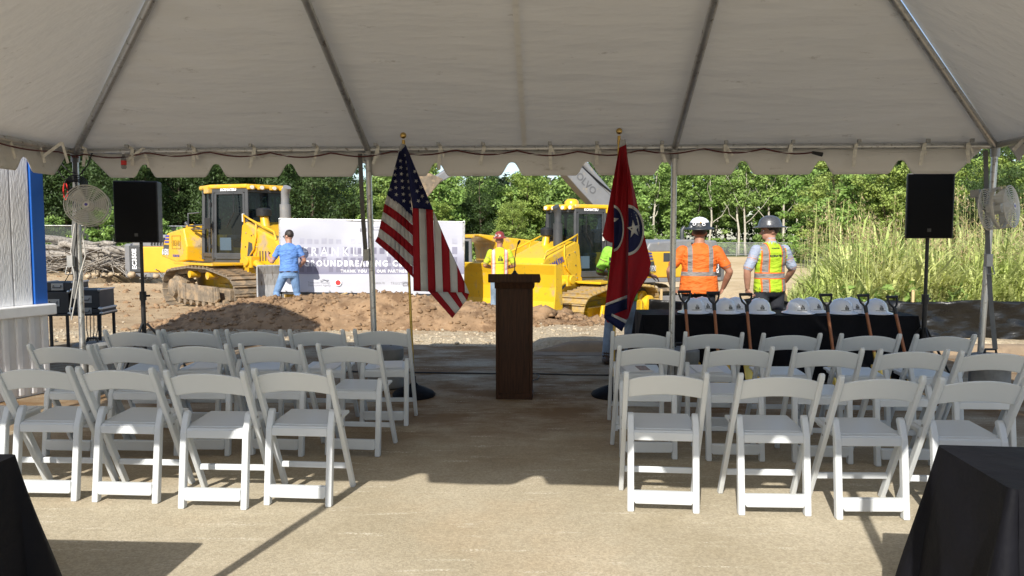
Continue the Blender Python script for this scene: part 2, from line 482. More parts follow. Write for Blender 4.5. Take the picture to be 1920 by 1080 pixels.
def pavement_material():
    m, nt, N, L, B = _nt('dusty_pavement')
    tc = N.new('ShaderNodeTexCoord'); co = tc.outputs['Object']
    c = mixc(N, L, noise_fac(N, L, co, 0.8, 6, 0.35, 0.65, 0.6), (0.36, 0.31, 0.22, 1), (0.47, 0.415, 0.315, 1))
    c = mixc(N, L, noise_fac(N, L, co, 0.45, 5, 0.5, 0.7, 0.6), c, (0.45, 0.355, 0.24, 1))
    # aggregate
    v = N.new('ShaderNodeTexVoronoi'); v.inputs['Scale'].default_value = 95; L.new(co, v.inputs['Vector'])
    r = N.new('ShaderNodeMapRange'); r.inputs[1].default_value = 0.0; r.inputs[2].default_value = 1.0
    r.inputs[3].default_value = 0.84; r.inputs[4].default_value = 1.13
    sp3 = N.new('ShaderNodeSeparateColor'); L.new(v.outputs['Color'], sp3.inputs[0]); L.new(sp3.outputs[0], r.inputs[0])
    hv = N.new('ShaderNodeHueSaturation'); L.new(c, hv.inputs['Color']); L.new(r.outputs[0], hv.inputs['Value']); c = hv.outputs[0]
    c = mixc(N, L, noise_fac(N, L, co, 20, 7, 0.5, 0.9, 0.8), c, (0.33, 0.275, 0.19, 1))
    # tent shade deepened in the colour: street turns mottled brown beyond the front rows
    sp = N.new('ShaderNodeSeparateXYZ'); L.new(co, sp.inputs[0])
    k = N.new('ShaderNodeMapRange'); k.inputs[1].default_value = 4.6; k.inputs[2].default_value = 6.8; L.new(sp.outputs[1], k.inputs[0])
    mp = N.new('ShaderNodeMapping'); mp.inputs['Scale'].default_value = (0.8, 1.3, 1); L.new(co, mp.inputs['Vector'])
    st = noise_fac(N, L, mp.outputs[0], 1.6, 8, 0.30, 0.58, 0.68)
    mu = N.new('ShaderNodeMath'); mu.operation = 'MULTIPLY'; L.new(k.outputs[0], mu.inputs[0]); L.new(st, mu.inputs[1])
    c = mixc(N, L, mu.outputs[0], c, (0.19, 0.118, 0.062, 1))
    # white scuffs
    mp2 = N.new('ShaderNodeMapping'); mp2.inputs['Scale'].default_value = (1.1, 9, 1); L.new(co, mp2.inputs['Vector'])
    s1 = noise_fac(N, L, mp2.outputs[0], 1.5, 9, 0.56, 0.67, 0.75)
    s2 = noise_fac(N, L, co, 70, 3, 0.45, 0.6)
    mu2 = N.new('ShaderNodeMath'); mu2.operation = 'MULTIPLY'; L.new(s1, mu2.inputs[0]); L.new(s2, mu2.inputs[1])
    c = mixc(N, L, mu2.outputs[0], c, (0.70, 0.65, 0.54, 1))
    # dark specks
    c = mixc(N, L, noise_fac(N, L, co, 42, 3, 0.70, 0.76), c, (0.16, 0.12, 0.08, 1))
    L.new(c, B.inputs['Base Color']); B.inputs['Roughness'].default_value = 0.95; B.inputs['Specular IOR Level'].default_value = 0.06
    bn = N.new('ShaderNodeTexNoise'); bn.inputs['Scale'].default_value = 110; bn.inputs['Detail'].default_value = 3; L.new(co, bn.inputs['Vector'])
    b = N.new('ShaderNodeBump'); b.inputs['Strength'].default_value = 0.35; b.inputs['Distance'].default_value = 0.01
    L.new(bn.outputs[0], b.inputs['Height']); L.new(b.outputs[0], B.inputs['Normal'])
    return m
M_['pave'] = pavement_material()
mb = MB(); xs = [-60, -30, -16] + list(np.arange(-12, 12.01, 0.12)) + [16, 30, 60]
for x in xs:
    e = pave_edge(x) if x < 0.3 else kerb_y(x) + 0.01
    for y in (-40, -4, 2, 6, 9, e): mb.v.append((x, y, 0.0 if y != e else (-0.012 if x < 0.3 else 0.0)))
mb.f = [(i * 6 + k, (i + 1) * 6 + k, (i + 1) * 6 + k + 1, i * 6 + k + 1) for i in range(len(xs) - 1) for k in range(5)]
mb.m = [0] * len(mb.f)
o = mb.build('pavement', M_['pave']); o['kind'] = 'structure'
M_['kerb'] = mat('kerb_concrete', (0.25, 0.185, 0.12), 0.9, var=0.25, vs=3, bump=0.3, bs=60, dirt=((0.17, 0.12, 0.08), 0.3, 2))
mb = MB()
for i, x in enumerate(np.arange(0.3, 14, 0.25)):
    y = kerb_y(x); h = 0.13 * sstep(0.25, 0.9, x) + 0.01
    mb.v += [(x, y - 0.28, 0.006), (x, y, 0.014), (x, y + 0.015, 0.02 + (h - 0.02) * 0.75), (x, y + 0.05, h), (x, y + 0.2, h), (x, y + 0.21, -0.1)]
n = len(mb.v) // 6
mb.f = [(i * 6 + k, (i + 1) * 6 + k, (i + 1) * 6 + k + 1, i * 6 + k + 1) for i in range(n - 1) for k in range(5)]
mb.m = [0] * len(mb.f)
o = mb.build('kerb', M_['kerb'], smooth=50); o['kind'] = 'structure'

# ------------------------------------------------------------------ the mound of dug soil in front of the banner
CREST = [(-7.0, 0.0), (-6.3, 0.06), (-5.6, 0.28), (-4.8, 0.42), (-4.0, 0.48), (-3.0, 0.50), (-2.0, 0.52), (-1.0, 0.47), (-0.3, 0.36), (0.1, 0.2), (0.4, 0.10), (1.0, 0.07), (1.7, 0.04), (2.4, 0.0)]
def mound_h(x, y):
    c = interp(CREST, x); mid = 13.55 - 0.03 * x; t = (y - mid) / (1.05 if y < mid else 1.0)
    prof = max(0.0, 1 - abs(t) ** 1.7)
    n = noise.fractal((x * 1.6, y * 1.6, 2.0), 0.9, 2.0, 5)
    n2 = abs(noise.noise((x * 7, y * 7, 5.0))) * 0.06 + abs(noise.noise((x * 15, y * 15, 1.0))) * 0.035
    return c * prof * (1 + 0.18 * n) + (n2 + 0.035 * n) * min(1, prof * 2.5) * min(1, c * 5)
mb = MB()
def mfn(u, v):
    x = lerp(-7.2, 2.6, u); y = lerp(12.3, 14.9, v)
    k = mound_h(x, y); g = ground_h(x, y)
    return (x, y, g + k - (0.05 if k < 0.02 else 0))
mb.grid(mfn, 260, 72)
M_['soil'] = mat('dug_soil', (0.275, 0.18, 0.105), 0.95, var=0.25, vs=2.5, bump=0.7, bs=22, spec=0.1, dirt=[((0.17, 0.105, 0.06), 0.45, 3), ((0.38, 0.27, 0.17), 0.15, 8)])
o = mb.build('dirt_mound', M_['soil'], smooth=180); o['kind'] = 'structure'
def clods(name, n, place, smin, smax, m, seed):
    r = random.Random(seed); mb = MB()
    ico = [(0, 0, 1), (.9, 0, .2), (.3, .85, .3), (-.7, .5, .2), (-.7, -.5, .3), (.3, -.85, .2), (.6, .5, -.6), (-.3, .8, -.6), (-.9, 0, -.6), (-.2, -.8, -.6), (.7, -.4, -.6), (0, 0, -1)]
    fs = [(0,1,2),(0,2,3),(0,3,4),(0,4,5),(0,5,1),(1,6,2),(2,7,3),(3,8,4),(4,9,5),(5,10,1),(1,10,6),(2,6,7),(3,7,8),(4,8,9),(5,9,10),(11,7,6),(11,8,7),(11,9,8),(11,10,9),(11,6,10)]
    for _ in range(n):
        x, y, z = place(r); s = smin + (smax - smin) * r.random() ** 3
        q = Matrix.Rotation(r.uniform(0, 6.3), 3, 'Z') @ Matrix.Rotation(r.uniform(-.6, .6), 3, 'X')
        vs = [q @ (Vector(p) * s * r.uniform(0.7, 1.15)) for p in ico]
        mb.add([(p.x * 1.15 + x, p.y + y, p.z * 0.75 + z) for p in vs], fs)
    o = mb.build(name, m, smooth=70)
    o['kind'] = 'stuff'; return o
def on_mound(r):
    x = r.uniform(-6.6, 2.2); y = r.uniform(12.35, 14.2); return (x, y, ground_h(x, y) + mound_h(x, y) + 0.01)
o = clods('soil_clods', 1500, on_mound, 0.012, 0.065, M_['soil'], 3)
tag(o, 'brown lumps of dug soil lying on the mound', 'soil clods')
def by_blade(r):
    x = r.gauss(0.75, 0.33); y = 13.3 + r.uniform(-0.5, 0.5); return (x, y, ground_h(x, y) + mound_h(x, y) + max(0, 0.16 - abs(x - 0.75) * 0.22) * r.random())
o = clods('earth_lumps', 90, by_blade, 0.05, 0.2, M_['soil'], 5)
tag(o, 'large brown earth lumps heaped beside the lectern', 'earth lumps')
def on_gravel(r):
    x = r.uniform(-8, 3.5); y = pave_edge(x) + abs(r.gauss(0.4, 0.7)); return (x, y, ground_h(x, y) + 0.004)
M_['gravel'] = mat('pale_gravel', (0.42, 0.35, 0.25), 0.9, var=0.3, vs=9)
o = clods('gravel', 1500, on_gravel, 0.008, 0.04, M_['gravel'], 8)
tag(o, 'pale gravel strewn along the pavement edge', 'gravel')
def on_site(r):
    x = r.uniform(-16, 9); y = r.uniform(14.5, 26); return (x, y, ground_h(x, y) + 0.01)
o = clods('dirt_lumps', 1600, on_site, 0.015, 0.11, M_['soil'], 11)
tag(o, 'scattered dirt lumps on the bare building site', 'dirt lumps')

# ================================================================== trees
def leaves_mesh(name, cents, rads, per, size, m, seed, droop=0.0, narrow=0.55):
    g = np.random.default_rng(seed)
    C = np.repeat(np.array(cents), per, 0); Rr = np.repeat(np.array(rads), per, 0)
    n = len(C)
    d = g.normal(size=(n, 3)); d /= np.linalg.norm(d, axis=1)[:, None]
    rad = g.random(n) ** 0.4
    pos = C + d * Rr * rad[:, None]
    nr = d * 0.9 + g.normal(size=(n, 3)) * 0.5 + np.array([0, 0, 0.45]); nr /= np.linalg.norm(nr, axis=1)[:, None]
    t = np.cross(nr, g.normal(size=(n, 3))); t /= np.linalg.norm(t, axis=1)[:, None]
    t[:, 2] -= droop; t /= np.linalg.norm(t, axis=1)[:, None]
    b = np.cross(nr, t)
    L = (size * g.uniform(0.6, 1.35, n))[:, None]; W = L * narrow * 0.5
    v = np.stack([pos - t * L * .5, pos + b * W, pos + t * L * .5 + nr * L * .08, pos - b * W], 1).reshape(-1, 3)
    me = bpy.data.meshes.new(name)
    me.vertices.add(4 * n); me.vertices.foreach_set('co', v.ravel())
    me.loops.add(4 * n); me.loops.foreach_set('vertex_index', np.arange(4 * n))
    me.polygons.add(n); me.polygons.foreach_set('loop_start', np.arange(0, 4 * n, 4))
    me.update(calc_edges=True); me.materials.append(m)
    return me
def crown_variant(name, seed, w, z0, z1, nc, per, size, m, cr=0.8, top=0.6, narrow=0.55, droop=0.0):
    r = random.Random(seed); cs, rs = [], []
    while len(cs) < nc:
        x, y, t = r.uniform(-1, 1), r.uniform(-1, 1), r.random()
        prof = max(0.12, 1 - abs((t - 0.46) / 0.56) ** 2.6) ** 0.5
        lump = 0.78 + 0.5 * noise.noise((math.atan2(y, x) * 1.4, t * 4, seed * 3.7))
        d = math.hypot(x, y)
        if d > prof * lump or (d < prof * lump * 0.45 and r.random() < 0.6): continue
        cs.append((x * w, y * w, lerp(z0, z1, t)))
        q = cr * r.uniform(0.55, 1.2); rs.append((q, q, q * 0.62))
    return leaves_mesh(name, cs, rs, per, size, m, seed, droop, narrow)
def trunk_variant(name, seed, h, r0, m, forks=5, bend=0.25, split=0.45):
    r = random.Random(seed); mb = MB(); pts = []; x = y = 0
    for i in range(9):
        t = i / 8; pts.append(Vector((x, y, h * t - 0.15))); x += r.uniform(-bend, bend) * h / 16; y += r.uniform(-bend, bend) * h / 16
    mb.tube(pts, [r0 * (1.25 if i == 0 else 1) * (1 - 0.8 * i / 8) for i in range(9)], 8)
    for k in range(forks):
        t = split + (0.95 - split) * (k + r.random() * 0.6) / forks; i = int(t * 8); p = pts[i].lerp(pts[min(8, i + 1)], t * 8 - i)
        a = r.uniform(0, 6.3); L = h * r.uniform(0.18, 0.34) * (1.2 - t * 0.6); q = [p]
        for s in range(1, 5):
            u = s / 4; q.append(p + Vector((math.cos(a) * L * u * 0.75, math.sin(a) * L * u * 0.75, L * (u * 0.55 + u * u * 0.3))) + Vector((r.uniform(-1, 1), r.uniform(-1, 1), 0)) * 0.05 * L)
        rr = r0 * (1 - 0.75 * t) * 0.6
        mb.tube(q, [rr * (1 - 0.8 * s / 4) for s in range(5)], 6)
    me = bpy.data.meshes.new(name); me.from_pydata(mb.v, [], mb.f); me.materials.append(m)
    me.polygons.foreach_set('use_smooth', [True] * len(me.polygons)); return me
CR = {
 'bushy': [crown_variant('bushy_crown', s, 2.4, 0.15, 6.6, 92, 92, 0.28, M_['leaf_mid'], 0.66, 0.62) for s in (1, 2, 3)],
 'dark': [crown_variant('dark_crown', s, 2.2, 0.5, 8.6, 120, 120, 0.19, M_['leaf_dark'], 0.68, 0.6, 0.35, 0.5) for s in (4, 5)],
 'tall': [crown_variant('tall_crown', s, 2.6, 2.6, 13.0, 84, 88, 0.36, M_['leaf_mid'], 0.80, 0.66) for s in (6, 7, 8)],
 'bright': [crown_variant('bright_crown', s, 2.5, 1.0, 8.5, 95, 120, 0.21, M_['leaf_bright'], 0.66, 0.6) for s in (9, 10)],
 'sparse': [crown_variant('sparse_crown', s, 1.9, 6.2, 13.0, 46, 45, 0.36, M_['leaf_mid'], 0.75, 0.6) for s in (21, 22)],
 'shrub': [crown_variant('shrub_crown', s, 1.5, 0.0, 2.4, 46, 60, 0.22, M_['leaf_mid'], 0.5, 0.5) for s in (31, 32)],
}
TR = {
 'bushy': [trunk_variant('trunk', 1, 6.0, 0.12, M_['bark'])],
 'dark': [trunk_variant('trunk', 2, 7.6, 0.10, M_['bark'], 4)],
 'tall': [trunk_variant('trunk', s, 12.0, 0.17, M_['bark'], 6) for s in (3, 4)],
 'bright': [trunk_variant('trunk', 5, 7.5, 0.11, M_['bark'])],
 'sparse': [trunk_variant('trunk', s, 12.6, 0.17, M_['bark_pale'], 7, 0.32, 0.32) for s in (11, 12, 13)],
 'shrub': [trunk_variant('trunk', 6, 1.8, 0.05, M_['bark'], 3)],
}
tr = random.Random(42)
def tree(kind, x, y, s, label, group, name='leafy_tree', cat='tree', sz=1.0):
    t = thing(name, label, cat, (x, y, (gz(x, y) if y < 60 else -0.45)), tr.uniform(0, 6.3), group)
    t.scale = (s, s, s * sz)
    link('trunk', tr.choice(TR[kind]), t)
    link('crown', tr.choice(CR[kind]), t)
    return t
ORDN = 'first second third fourth fifth sixth seventh eighth ninth tenth eleventh twelfth thirteenth fourteenth fifteenth sixteenth seventeenth eighteenth nineteenth twentieth'.split()
def scatter(kind, pxs, d0, d1, smin, smax, label, group, name='leafy_tree', cat='tree', sz=1.0):
    pxs = list(pxs); base = label
    for i, px in enumerate(pxs):
        d = tr.uniform(d0, d1); px = px + tr.uniform(-14, 14)
        label = base + ', %s from the left' % ORDN[i]
        tree(kind if isinstance(kind, str) else kind[i % len(kind)], (px - 960) / FPX * d, d, tr.uniform(smin, smax), label, group, name, cat, sz)
# left: dark, bamboo-like stand
scatter('dark', range(20, 600, 52), 37, 43, 0.85, 1.1, 'dark slender tree behind the log pile', 'dark trees on the left', 'dark_tree')
scatter('dark', range(-30, 620, 60), 44, 50, 1.0, 1.25, 'dark slender tree at the back of the left wood', 'dark trees on the left behind', 'dark_tree')
scatter('bushy', (105, 185, 262), 35, 36, 0.34, 0.46, 'low green tree beside the fan on the left', 'low trees by the left fence', 'small_tree')
# middle: bright bushy mass
scatter(('bushy', 'bright', 'bushy', 'dark'), range(500, 1180, 56), 57, 61, 0.92, 1.1, 'leafy tree in the front row behind the banner', 'bushy trees in the middle', 'bushy_tree')
scatter('bushy', range(470, 1190, 62), 62, 67, 1.05, 1.25, 'bushy tree in the back row behind the banner', 'bushy trees in the middle behind', 'bushy_tree')
scatter('bright', (560, 640, 730, 830, 950, 1090), 54, 56, 0.5, 0.72, 'low bright green tree in front of the bushy wall of trees', 'low bright trees in the middle', 'small_tree')
# right: tall wood with pale trunks
scatter(('tall', 'tall', 'sparse'), range(1150, 1560, 40), 93, 99, 0.88, 1.08, 'tall leafy tree in the dark wood behind the two men', 'tall trees on the right', 'tall_tree')
scatter('tall', range(1130, 1960, 48), 101, 110, 1.0, 1.2, 'tall leafy tree at the back of the right wood', 'tall trees on the right behind', 'tall_tree')
PALE = ((1176, 'beside the red flag'), (1330, 'above the left white hard hats'), (1384, 'between the orange shirt man and the vest man'), (1398, 'leaning right between the two men'),
        (1437, 'directly above the grey hard hat'), (1468, 'just right of the vest man'), (1492, 'at the left edge of the tall grass'), (1512, 'above the tall grass, leaning'), (1560, 'above the middle of the black table'), (1640, 'left of the right loudspeaker'))
for px, where in PALE:
    d = tr.uniform(88.5, 91.5)
    tree('sparse', (px - 960) / FPX * d, d, tr.uniform(0.92, 1.1), 'thin pale barked tree ' + where, 'pale trunks at the wood edge', 'pale_tree')
scatter(('bright', 'bushy', 'bright', 'dark'), range(1560, 1960, 42), 40, 52, 0.8, 1.05, 'leafy tree rising behind the tall grass', 'trees behind the tall grass', 'bright_tree')
scatter('bushy', range(1530, 1980, 55), 56, 66, 1.15, 1.4, 'bushy tree in the back row behind the tall grass', 'bushy trees behind the tall grass', 'bushy_tree')
scatter('shrub', range(1150, 1560, 34), 91, 94, 0.7, 1.3, 'low green shrub at the foot of the right wood', 'shrubs along the far fence', 'shrub', 'shrub')
scatter('shrub', range(80, 420, 40), 34.5, 37, 0.4, 0.7, 'low green shrub by the left fence', 'shrubs along the left fence', 'shrub', 'shrub')
scatter('shrub', range(560, 1140, 48), 51, 55, 0.5, 0.8, 'low green shrub at the foot of the trees behind the banner', 'shrubs behind the banner', 'shrub', 'shrub')
# the wood beyond, one dark mass
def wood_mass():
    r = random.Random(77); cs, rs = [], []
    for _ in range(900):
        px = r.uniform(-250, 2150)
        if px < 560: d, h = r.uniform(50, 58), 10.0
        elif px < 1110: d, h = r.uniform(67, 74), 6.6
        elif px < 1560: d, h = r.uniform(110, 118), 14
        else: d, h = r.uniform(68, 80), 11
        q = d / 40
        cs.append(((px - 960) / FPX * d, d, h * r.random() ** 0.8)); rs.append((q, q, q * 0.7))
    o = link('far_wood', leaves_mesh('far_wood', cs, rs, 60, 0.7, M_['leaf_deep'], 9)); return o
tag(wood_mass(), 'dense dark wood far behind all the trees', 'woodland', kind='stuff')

# ------------------------------------------------------------------ tall grass on the right
def grass_field():
    r = random.Random(5); mb = MB(); seeds = MB()
    n = 0
    while n < 15000:
        y = 11.35 + 13 * r.random() ** 1.7; 
        px = r.uniform(1470, 2080); x = (px - 960) / FPX * y
        left = 1500 + (y - 11.3) * -2 + 22 * noise.noise((y * 0.9, 0, 0)) + (60 if y < 12.2 else 0)
        if px < left: continue
        n += 1
        edge = sstep(left, left + 90, px)
        hgt = (1.15 + 0.75 * r.random()) * (0.5 + 0.5 * edge) * (0.72 if y < 12.0 else 1.0)
        a = r.uniform(0, 6.3); lean = r.uniform(0.15, 0.75) * hgt; wd = r.uniform(0.010, 0.026)
        base = Vector((x, y, ground_h(x, y) - 0.02 + (hgt * r.uniform(0, 0.45)))); L = hgt * r.uniform(0.55, 1.0)
        dx, dy = math.cos(a), math.sin(a); sx, sy = -dy, dx; vs = []
        for i, u in enumerate((0, 0.35, 0.7, 1.0)):
            c = base + Vector((dx * lean * u * u, dy * lean * u * u, L * (u - 0.38 * u ** 2.6)))
            ww = wd * (1, 1.05, 0.7, 0.08)[i]
            vs += [(c.x - sx * ww, c.y - sy * ww, c.z), (c.x + sx * ww, c.y + sy * ww, c.z)]
        mb.add(vs, [(0, 1, 3, 2), (2, 3, 5, 4), (4, 5, 7, 6)])
        if r.random() < 0.035 and edge > 0.2:
            H = r.uniform(1.75, 2.45) * (0.75 if y < 12.2 else 1); top = Vector((x + r.uniform(-.2, .2), y, ground_h(x, y) + H))
            mb.tube([(x, y, ground_h(x, y)), top], [0.006, 0.003], 3, False)
            for _ in range(26):
                c = top + Vector((r.gauss(0, 0.05), r.gauss(0, 0.05), -r.random() * 0.34)); q = r.uniform(0.02, 0.05)
                v = Vector((r.gauss(0, 1), r.gauss(0, 1), r.gauss(0.6, .6))).normalized() * q; s = Vector((r.gauss(0, 1), r.gauss(0, 1), 0)).normalized() * 0.007
                seeds.face([c - v, c + s, c + v, c - s])
    o = mb.build('tall_grass', M_['grass']); tag(o, 'tall pale green grass growing behind the black silt fence', 'grass', kind='stuff')
    o = seeds.build('grass_seed_heads', M_['grass_tan']); tag(o, 'tan seed heads standing above the tall grass', 'grass', kind='stuff')
grass_field()
me = [leaves_mesh('weed_leaves', [(r_.gauss(0, .16), r_.gauss(0, .12), 0.15 + 0.5 * r_.random()) for _ in range(14)], [(0.14, 0.14, 0.12)] * 14, 9, 0.15, M_['leaf_mid'], 50 + i, 0.3, 0.4) for i, r_ in enumerate((random.Random(1), random.Random(2)))]
for px, lab in ((1612, 'broad leaved weed above the white hard hats at the table end'), (1655, 'broad leaved weed left of the right loudspeaker pole'), (1702, 'broad leaved weed just left of the loudspeaker stand'), (1742, 'broad leaved weed behind the right loudspeaker pole'), (1795, 'broad leaved weed right of the loudspeaker stand')):
    x = (px - 960) / FPX * 11.5
    w_ = thing('weed', lab, 'weed', (x, 11.5, ground_h(x, 11.5)), tr.uniform(0, 6), 'weeds behind the silt fence'); w_.scale = (1.1,) * 3
    link('leaves', tr.choice(me), w_)
    s_ = MB(); [s_.tube([(0, 0, 0), (a * 0.1, b * 0.08, 0.3), (a * 0.16, b * 0.1, 0.62)], [0.007, 0.005, 0.003], 4) for a, b in ((1, 0), (-1, 1), (0.2, -1), (-.5, -.6))]
    s_.build('stem', M_['leaf_mid'], w_)

# ------------------------------------------------------------------ fences
M_['silt'] = mat('silt_fabric', (0.007, 0.007, 0.007), 0.32, var=0.3, vs=3, bump=1.0, bs=6, stretch=(1, 1, 2.5))
f = thing('silt_fence', 'wrinkled black silt fence fabric in front of the tall grass', 'silt fence', (0, 0, 0))
mb = MB()
def sf(u, v):
    x = lerp(2.0, 9.4, u); y = 10.98 - 0.056 * x + 0.07 * noise.noise((x * 1.7, v * 1.5, 0)) + 0.05 * noise.noise((x * 5, v * 6, 1)) + 0.05 * (1 - v)
    top = 0.68 + 0.04 * noise.noise((x * 1.3, 7, 0)) - 0.05 * math.sin((x % 1.8) / 1.8 * math.pi)
    return (x, y, ground_h(x, 11.2) - 0.03 + (top - 0.08) * v)
mb.grid(sf, 150, 14); mb.build('fabric', M_['silt'], f, smooth=180, solid=0.004)
for x in np.arange(2.2, 9.4, 1.8):
    mb = MB(); mb.box((x, 11.10 - 0.056 * x, 0.40), (0.035, 0.035, 0.86)); mb.build('stake', M_['wood_light'], f, bevel=0.004)
def mesh_mat(name, col, alpha):
    m, nt, N, L, B = _nt(name); B.inputs['Base Color'].default_value = (*col, 1); B.inputs['Roughness'].default_value = 0.6
    t = N.new('ShaderNodeBsdfTransparent'); mx = N.new('ShaderNodeMixShader'); mx.inputs[0].default_value = alpha
    L.new(t.outputs[0], mx.inputs[1]); L.new(B.outputs[0], mx.inputs[2]); L.new(mx.outputs[0], N['Material Output'].inputs[0]); return m
M_['chain'] = mesh_mat('chain_link_mesh', (0.4, 0.42, 0.42), 0.22)
M_['screen'] = mesh_mat('fence_screen', (0.03, 0.035, 0.035), 0.72)
def fence(name, label, a, b, step, h, mesh, post_r, zb):
    a, b = Vector(a), Vector(b); f = thing(name, label, 'fence', (0, 0, 0)); n = max(1, int((b - a).length / step)); pts = [a.lerp(b, i / n) for i in range(n + 1)]
    for i, p in enumerate(pts):
        mb = MB(); mb.cyl((p.x, p.y, zb(p) - 0.2), (p.x, p.y, zb(p) + h + 0.04), post_r, n=8); mb.build('post', M_['steel'], f, smooth=40)
    for p, q in zip(pts, pts[1:]):
        mb = MB(); mb.cyl((p.x, p.y, zb(p) + h), (q.x, q.y, zb(q) + h), post_r * 0.7, n=6); mb.cyl((p.x, p.y, zb(p) + 0.12), (q.x, q.y, zb(q) + 0.12), post_r * 0.5, n=6); mb.build('rail', M_['steel'], f, smooth=40)
        mb = MB(); mb.face([(p.x, p.y + .03, zb(p) + 0.05), (q.x, q.y + .03, zb(q) + 0.05), (q.x, q.y + .03, zb(q) + h - 0.02), (p.x, p.y + .03, zb(p) + h - 0.02)]); mb.build('mesh_panel', mesh, f)
fence('chain_link_fence', 'far grey chain link fence in front of the pale trunks', (14.0, 87, 0), (44, 86, 0), 2.9, 1.5, M_['chain'], 0.06, lambda p: -0.45)
fence('screened_fence', 'chain link fence with dark screen behind the log pile', (-25.5, 33.5, 0), (-12.6, 38.0, 0), 1.55, 1.75, M_['screen'], 0.035, lambda p: 0.42)

# ------------------------------------------------------------------ pile of felled logs
bp = thing('log_pile', 'heap of grey felled logs, branches and rubble on the far left', 'log pile', (-15.3, 27.5, 0.35))
lr = random.Random(12)
for i in range(58):
    L = lr.uniform(1.2, 3.8); r0 = lr.uniform(0.05, 0.15); a = lr.gauss(0, 0.45); c = Vector((lr.uniform(-4.4, 3.2), lr.uniform(-1.5, 1.4), 0)); c.z = max(0.06, (1.1 - 0.06 * c.x - abs(c.y) * 0.25) * lr.random() ** 0.8)
    d = Vector((math.cos(a), math.sin(a) * 0.8, lr.gauss(0, 0.10)))
    pts = [c + d * L * (t - 0.5) + Vector((0, 0, 0.16 * math.sin(t * 3 + i) + lr.uniform(-.03, .03))) for t in (0, .2, .4, .6, .8, 1)]
    mb = MB(); mb.tube(pts, [r0 * (1 - 0.08 * k) * lr.uniform(0.85, 1.15) for k in range(6)], 8); mb.build('log', M_['dead_wood'], bp, smooth=50)
mb = MB()
for i in range(420):
    L = lr.uniform(0.5, 2.0); a = lr.uniform(0, 6.3); c = Vector((lr.uniform(-4.6, 3.4), lr.uniform(-1.9, 1.4), 0)); c.z = (1.15 - abs(c.y) * 0.3) * lr.random()
    d = Vector((math.cos(a), math.sin(a), lr.gauss(0.05, 0.3))); mid = c + Vector((lr.uniform(-.15, .15), 0, lr.uniform(-.1, .15)))
    mb.tube([c - d * L / 2, mid, c + d * L / 2], [0.022, 0.018, 0.006], 4)
o = mb.build('branches', M_['dead_wood'], bp); o['kind'] = 'stuff'
for i in range(14):
    mb = MB(); q = 0.05 + 0.18 * lr.random() ** 2; cx, cy = lr.gauss(1.9, 0.9), lr.uniform(-3.2, -1.2)
    mb.ball((cx, cy, q * 0.3 - 0.05), (q * lr.uniform(.8, 1.4), q, q * lr.uniform(.5, .9)), 7, 5, Matrix.Rotation(lr.uniform(0, 6), 3, 'Z') @ Matrix.Rotation(lr.uniform(-.5, .5), 3, 'X'))
    mb.v = [(x + lr.uniform(-.2, .2) * q, y + lr.uniform(-.2, .2) * q, z + lr.uniform(-.2, .2) * q) for x, y, z in mb.v]; mb.build('rock', M_['stone'], bp, smooth=70)
# ================================================================== frame tent
TE = 2.50                                    # eave height
T0 = P(690, 279, 7.71); T0.z = 0             # foot of the second front pole
BAY, TW, RISE = 3.1, 5.8, 1.46
def TP(u, v, z=0.0):                         # tent frame: u along the front, v from the front eave towards the camera
    p = T0 + EX * u - EY * v; return Vector((p.x, p.y, z))
U0, U1 = -BAY, 2 * BAY
def vinyl():
    m, nt, N, L, B = _nt('tent_vinyl')
    tc = N.new('ShaderNodeTexCoord'); co = tc.outputs['Object']
    c = mixc(N, L, noise_fac(N, L, co, 0.6, 5, 0.3, 0.7), (0.77, 0.75, 0.715, 1), (0.83, 0.81, 0.775, 1))
    mp = N.new('ShaderNodeMapping'); mp.inputs['Scale'].default_value = (1, 2.5, 2.5); L.new(co, mp.inputs['Vector'])
    c = mixc(N, L, noise_fac(N, L, mp.outputs[0], 3.2, 9, 0.61, 0.72, 0.75), c, (0.45, 0.41, 0.35, 1))
    c = mixc(N, L, noise_fac(N, L, mp.outputs[0], 9, 6, 0.73, 0.78, 0.7), c, (0.2, 0.18, 0.15, 1))
    L.new(c, B.inputs['Base Color']); B.inputs['Roughness'].default_value = 0.6; B.inputs['Specular IOR Level'].default_value = 0.3
    tr_ = N.new('ShaderNodeBsdfTranslucent'); tr_.inputs[0].default_value = (0.70, 0.68, 0.64, 1)
    mx = N.new('ShaderNodeMixShader'); mx.inputs[0].default_value = 0.075
    L.new(B.outputs[0], mx.inputs[1]); L.new(tr_.outputs[0], mx.inputs[2]); L.new(mx.outputs[0], N['Material Output'].inputs[0])
    mp2 = N.new('ShaderNodeMapping'); mp2.inputs['Scale'].default_value = (0.7, 3.2, 3.2); mp2.inputs['Rotation'].default_value = (0, 0, 0.25); L.new(co, mp2.inputs['Vector'])
    bn = N.new('ShaderNodeTexNoise'); bn.inputs['Scale'].default_value = 1.6; bn.inputs['Detail'].default_value = 4; L.new(mp2.outputs[0], bn.inputs['Vector'])
    b = N.new('ShaderNodeBump'); b.inputs['Strength'].default_value = 0.42; b.inputs['Distance'].default_value = 0.08
    L.new(bn.outputs[0], b.inputs['Height']); L.new(b.outputs[0], B.inputs['Normal'])
    return m
M_['vinyl'] = vinyl()
tent = thing('frame_tent', 'white frame tent with scalloped valance over the rows of chairs', 'tent', (T0.x, T0.y, 0))
TL = Vector((T0.x, T0.y, 0))
def tl(p): return Vector(p) - TL
def roof_z(u, v):
    """height of the fabric: hip roof with sag between the rafters and tension creases near the hips"""
    d = min(v, TW - v, u - U0, U1 - u); return TE + RISE * d / (TW / 2) + 0.03
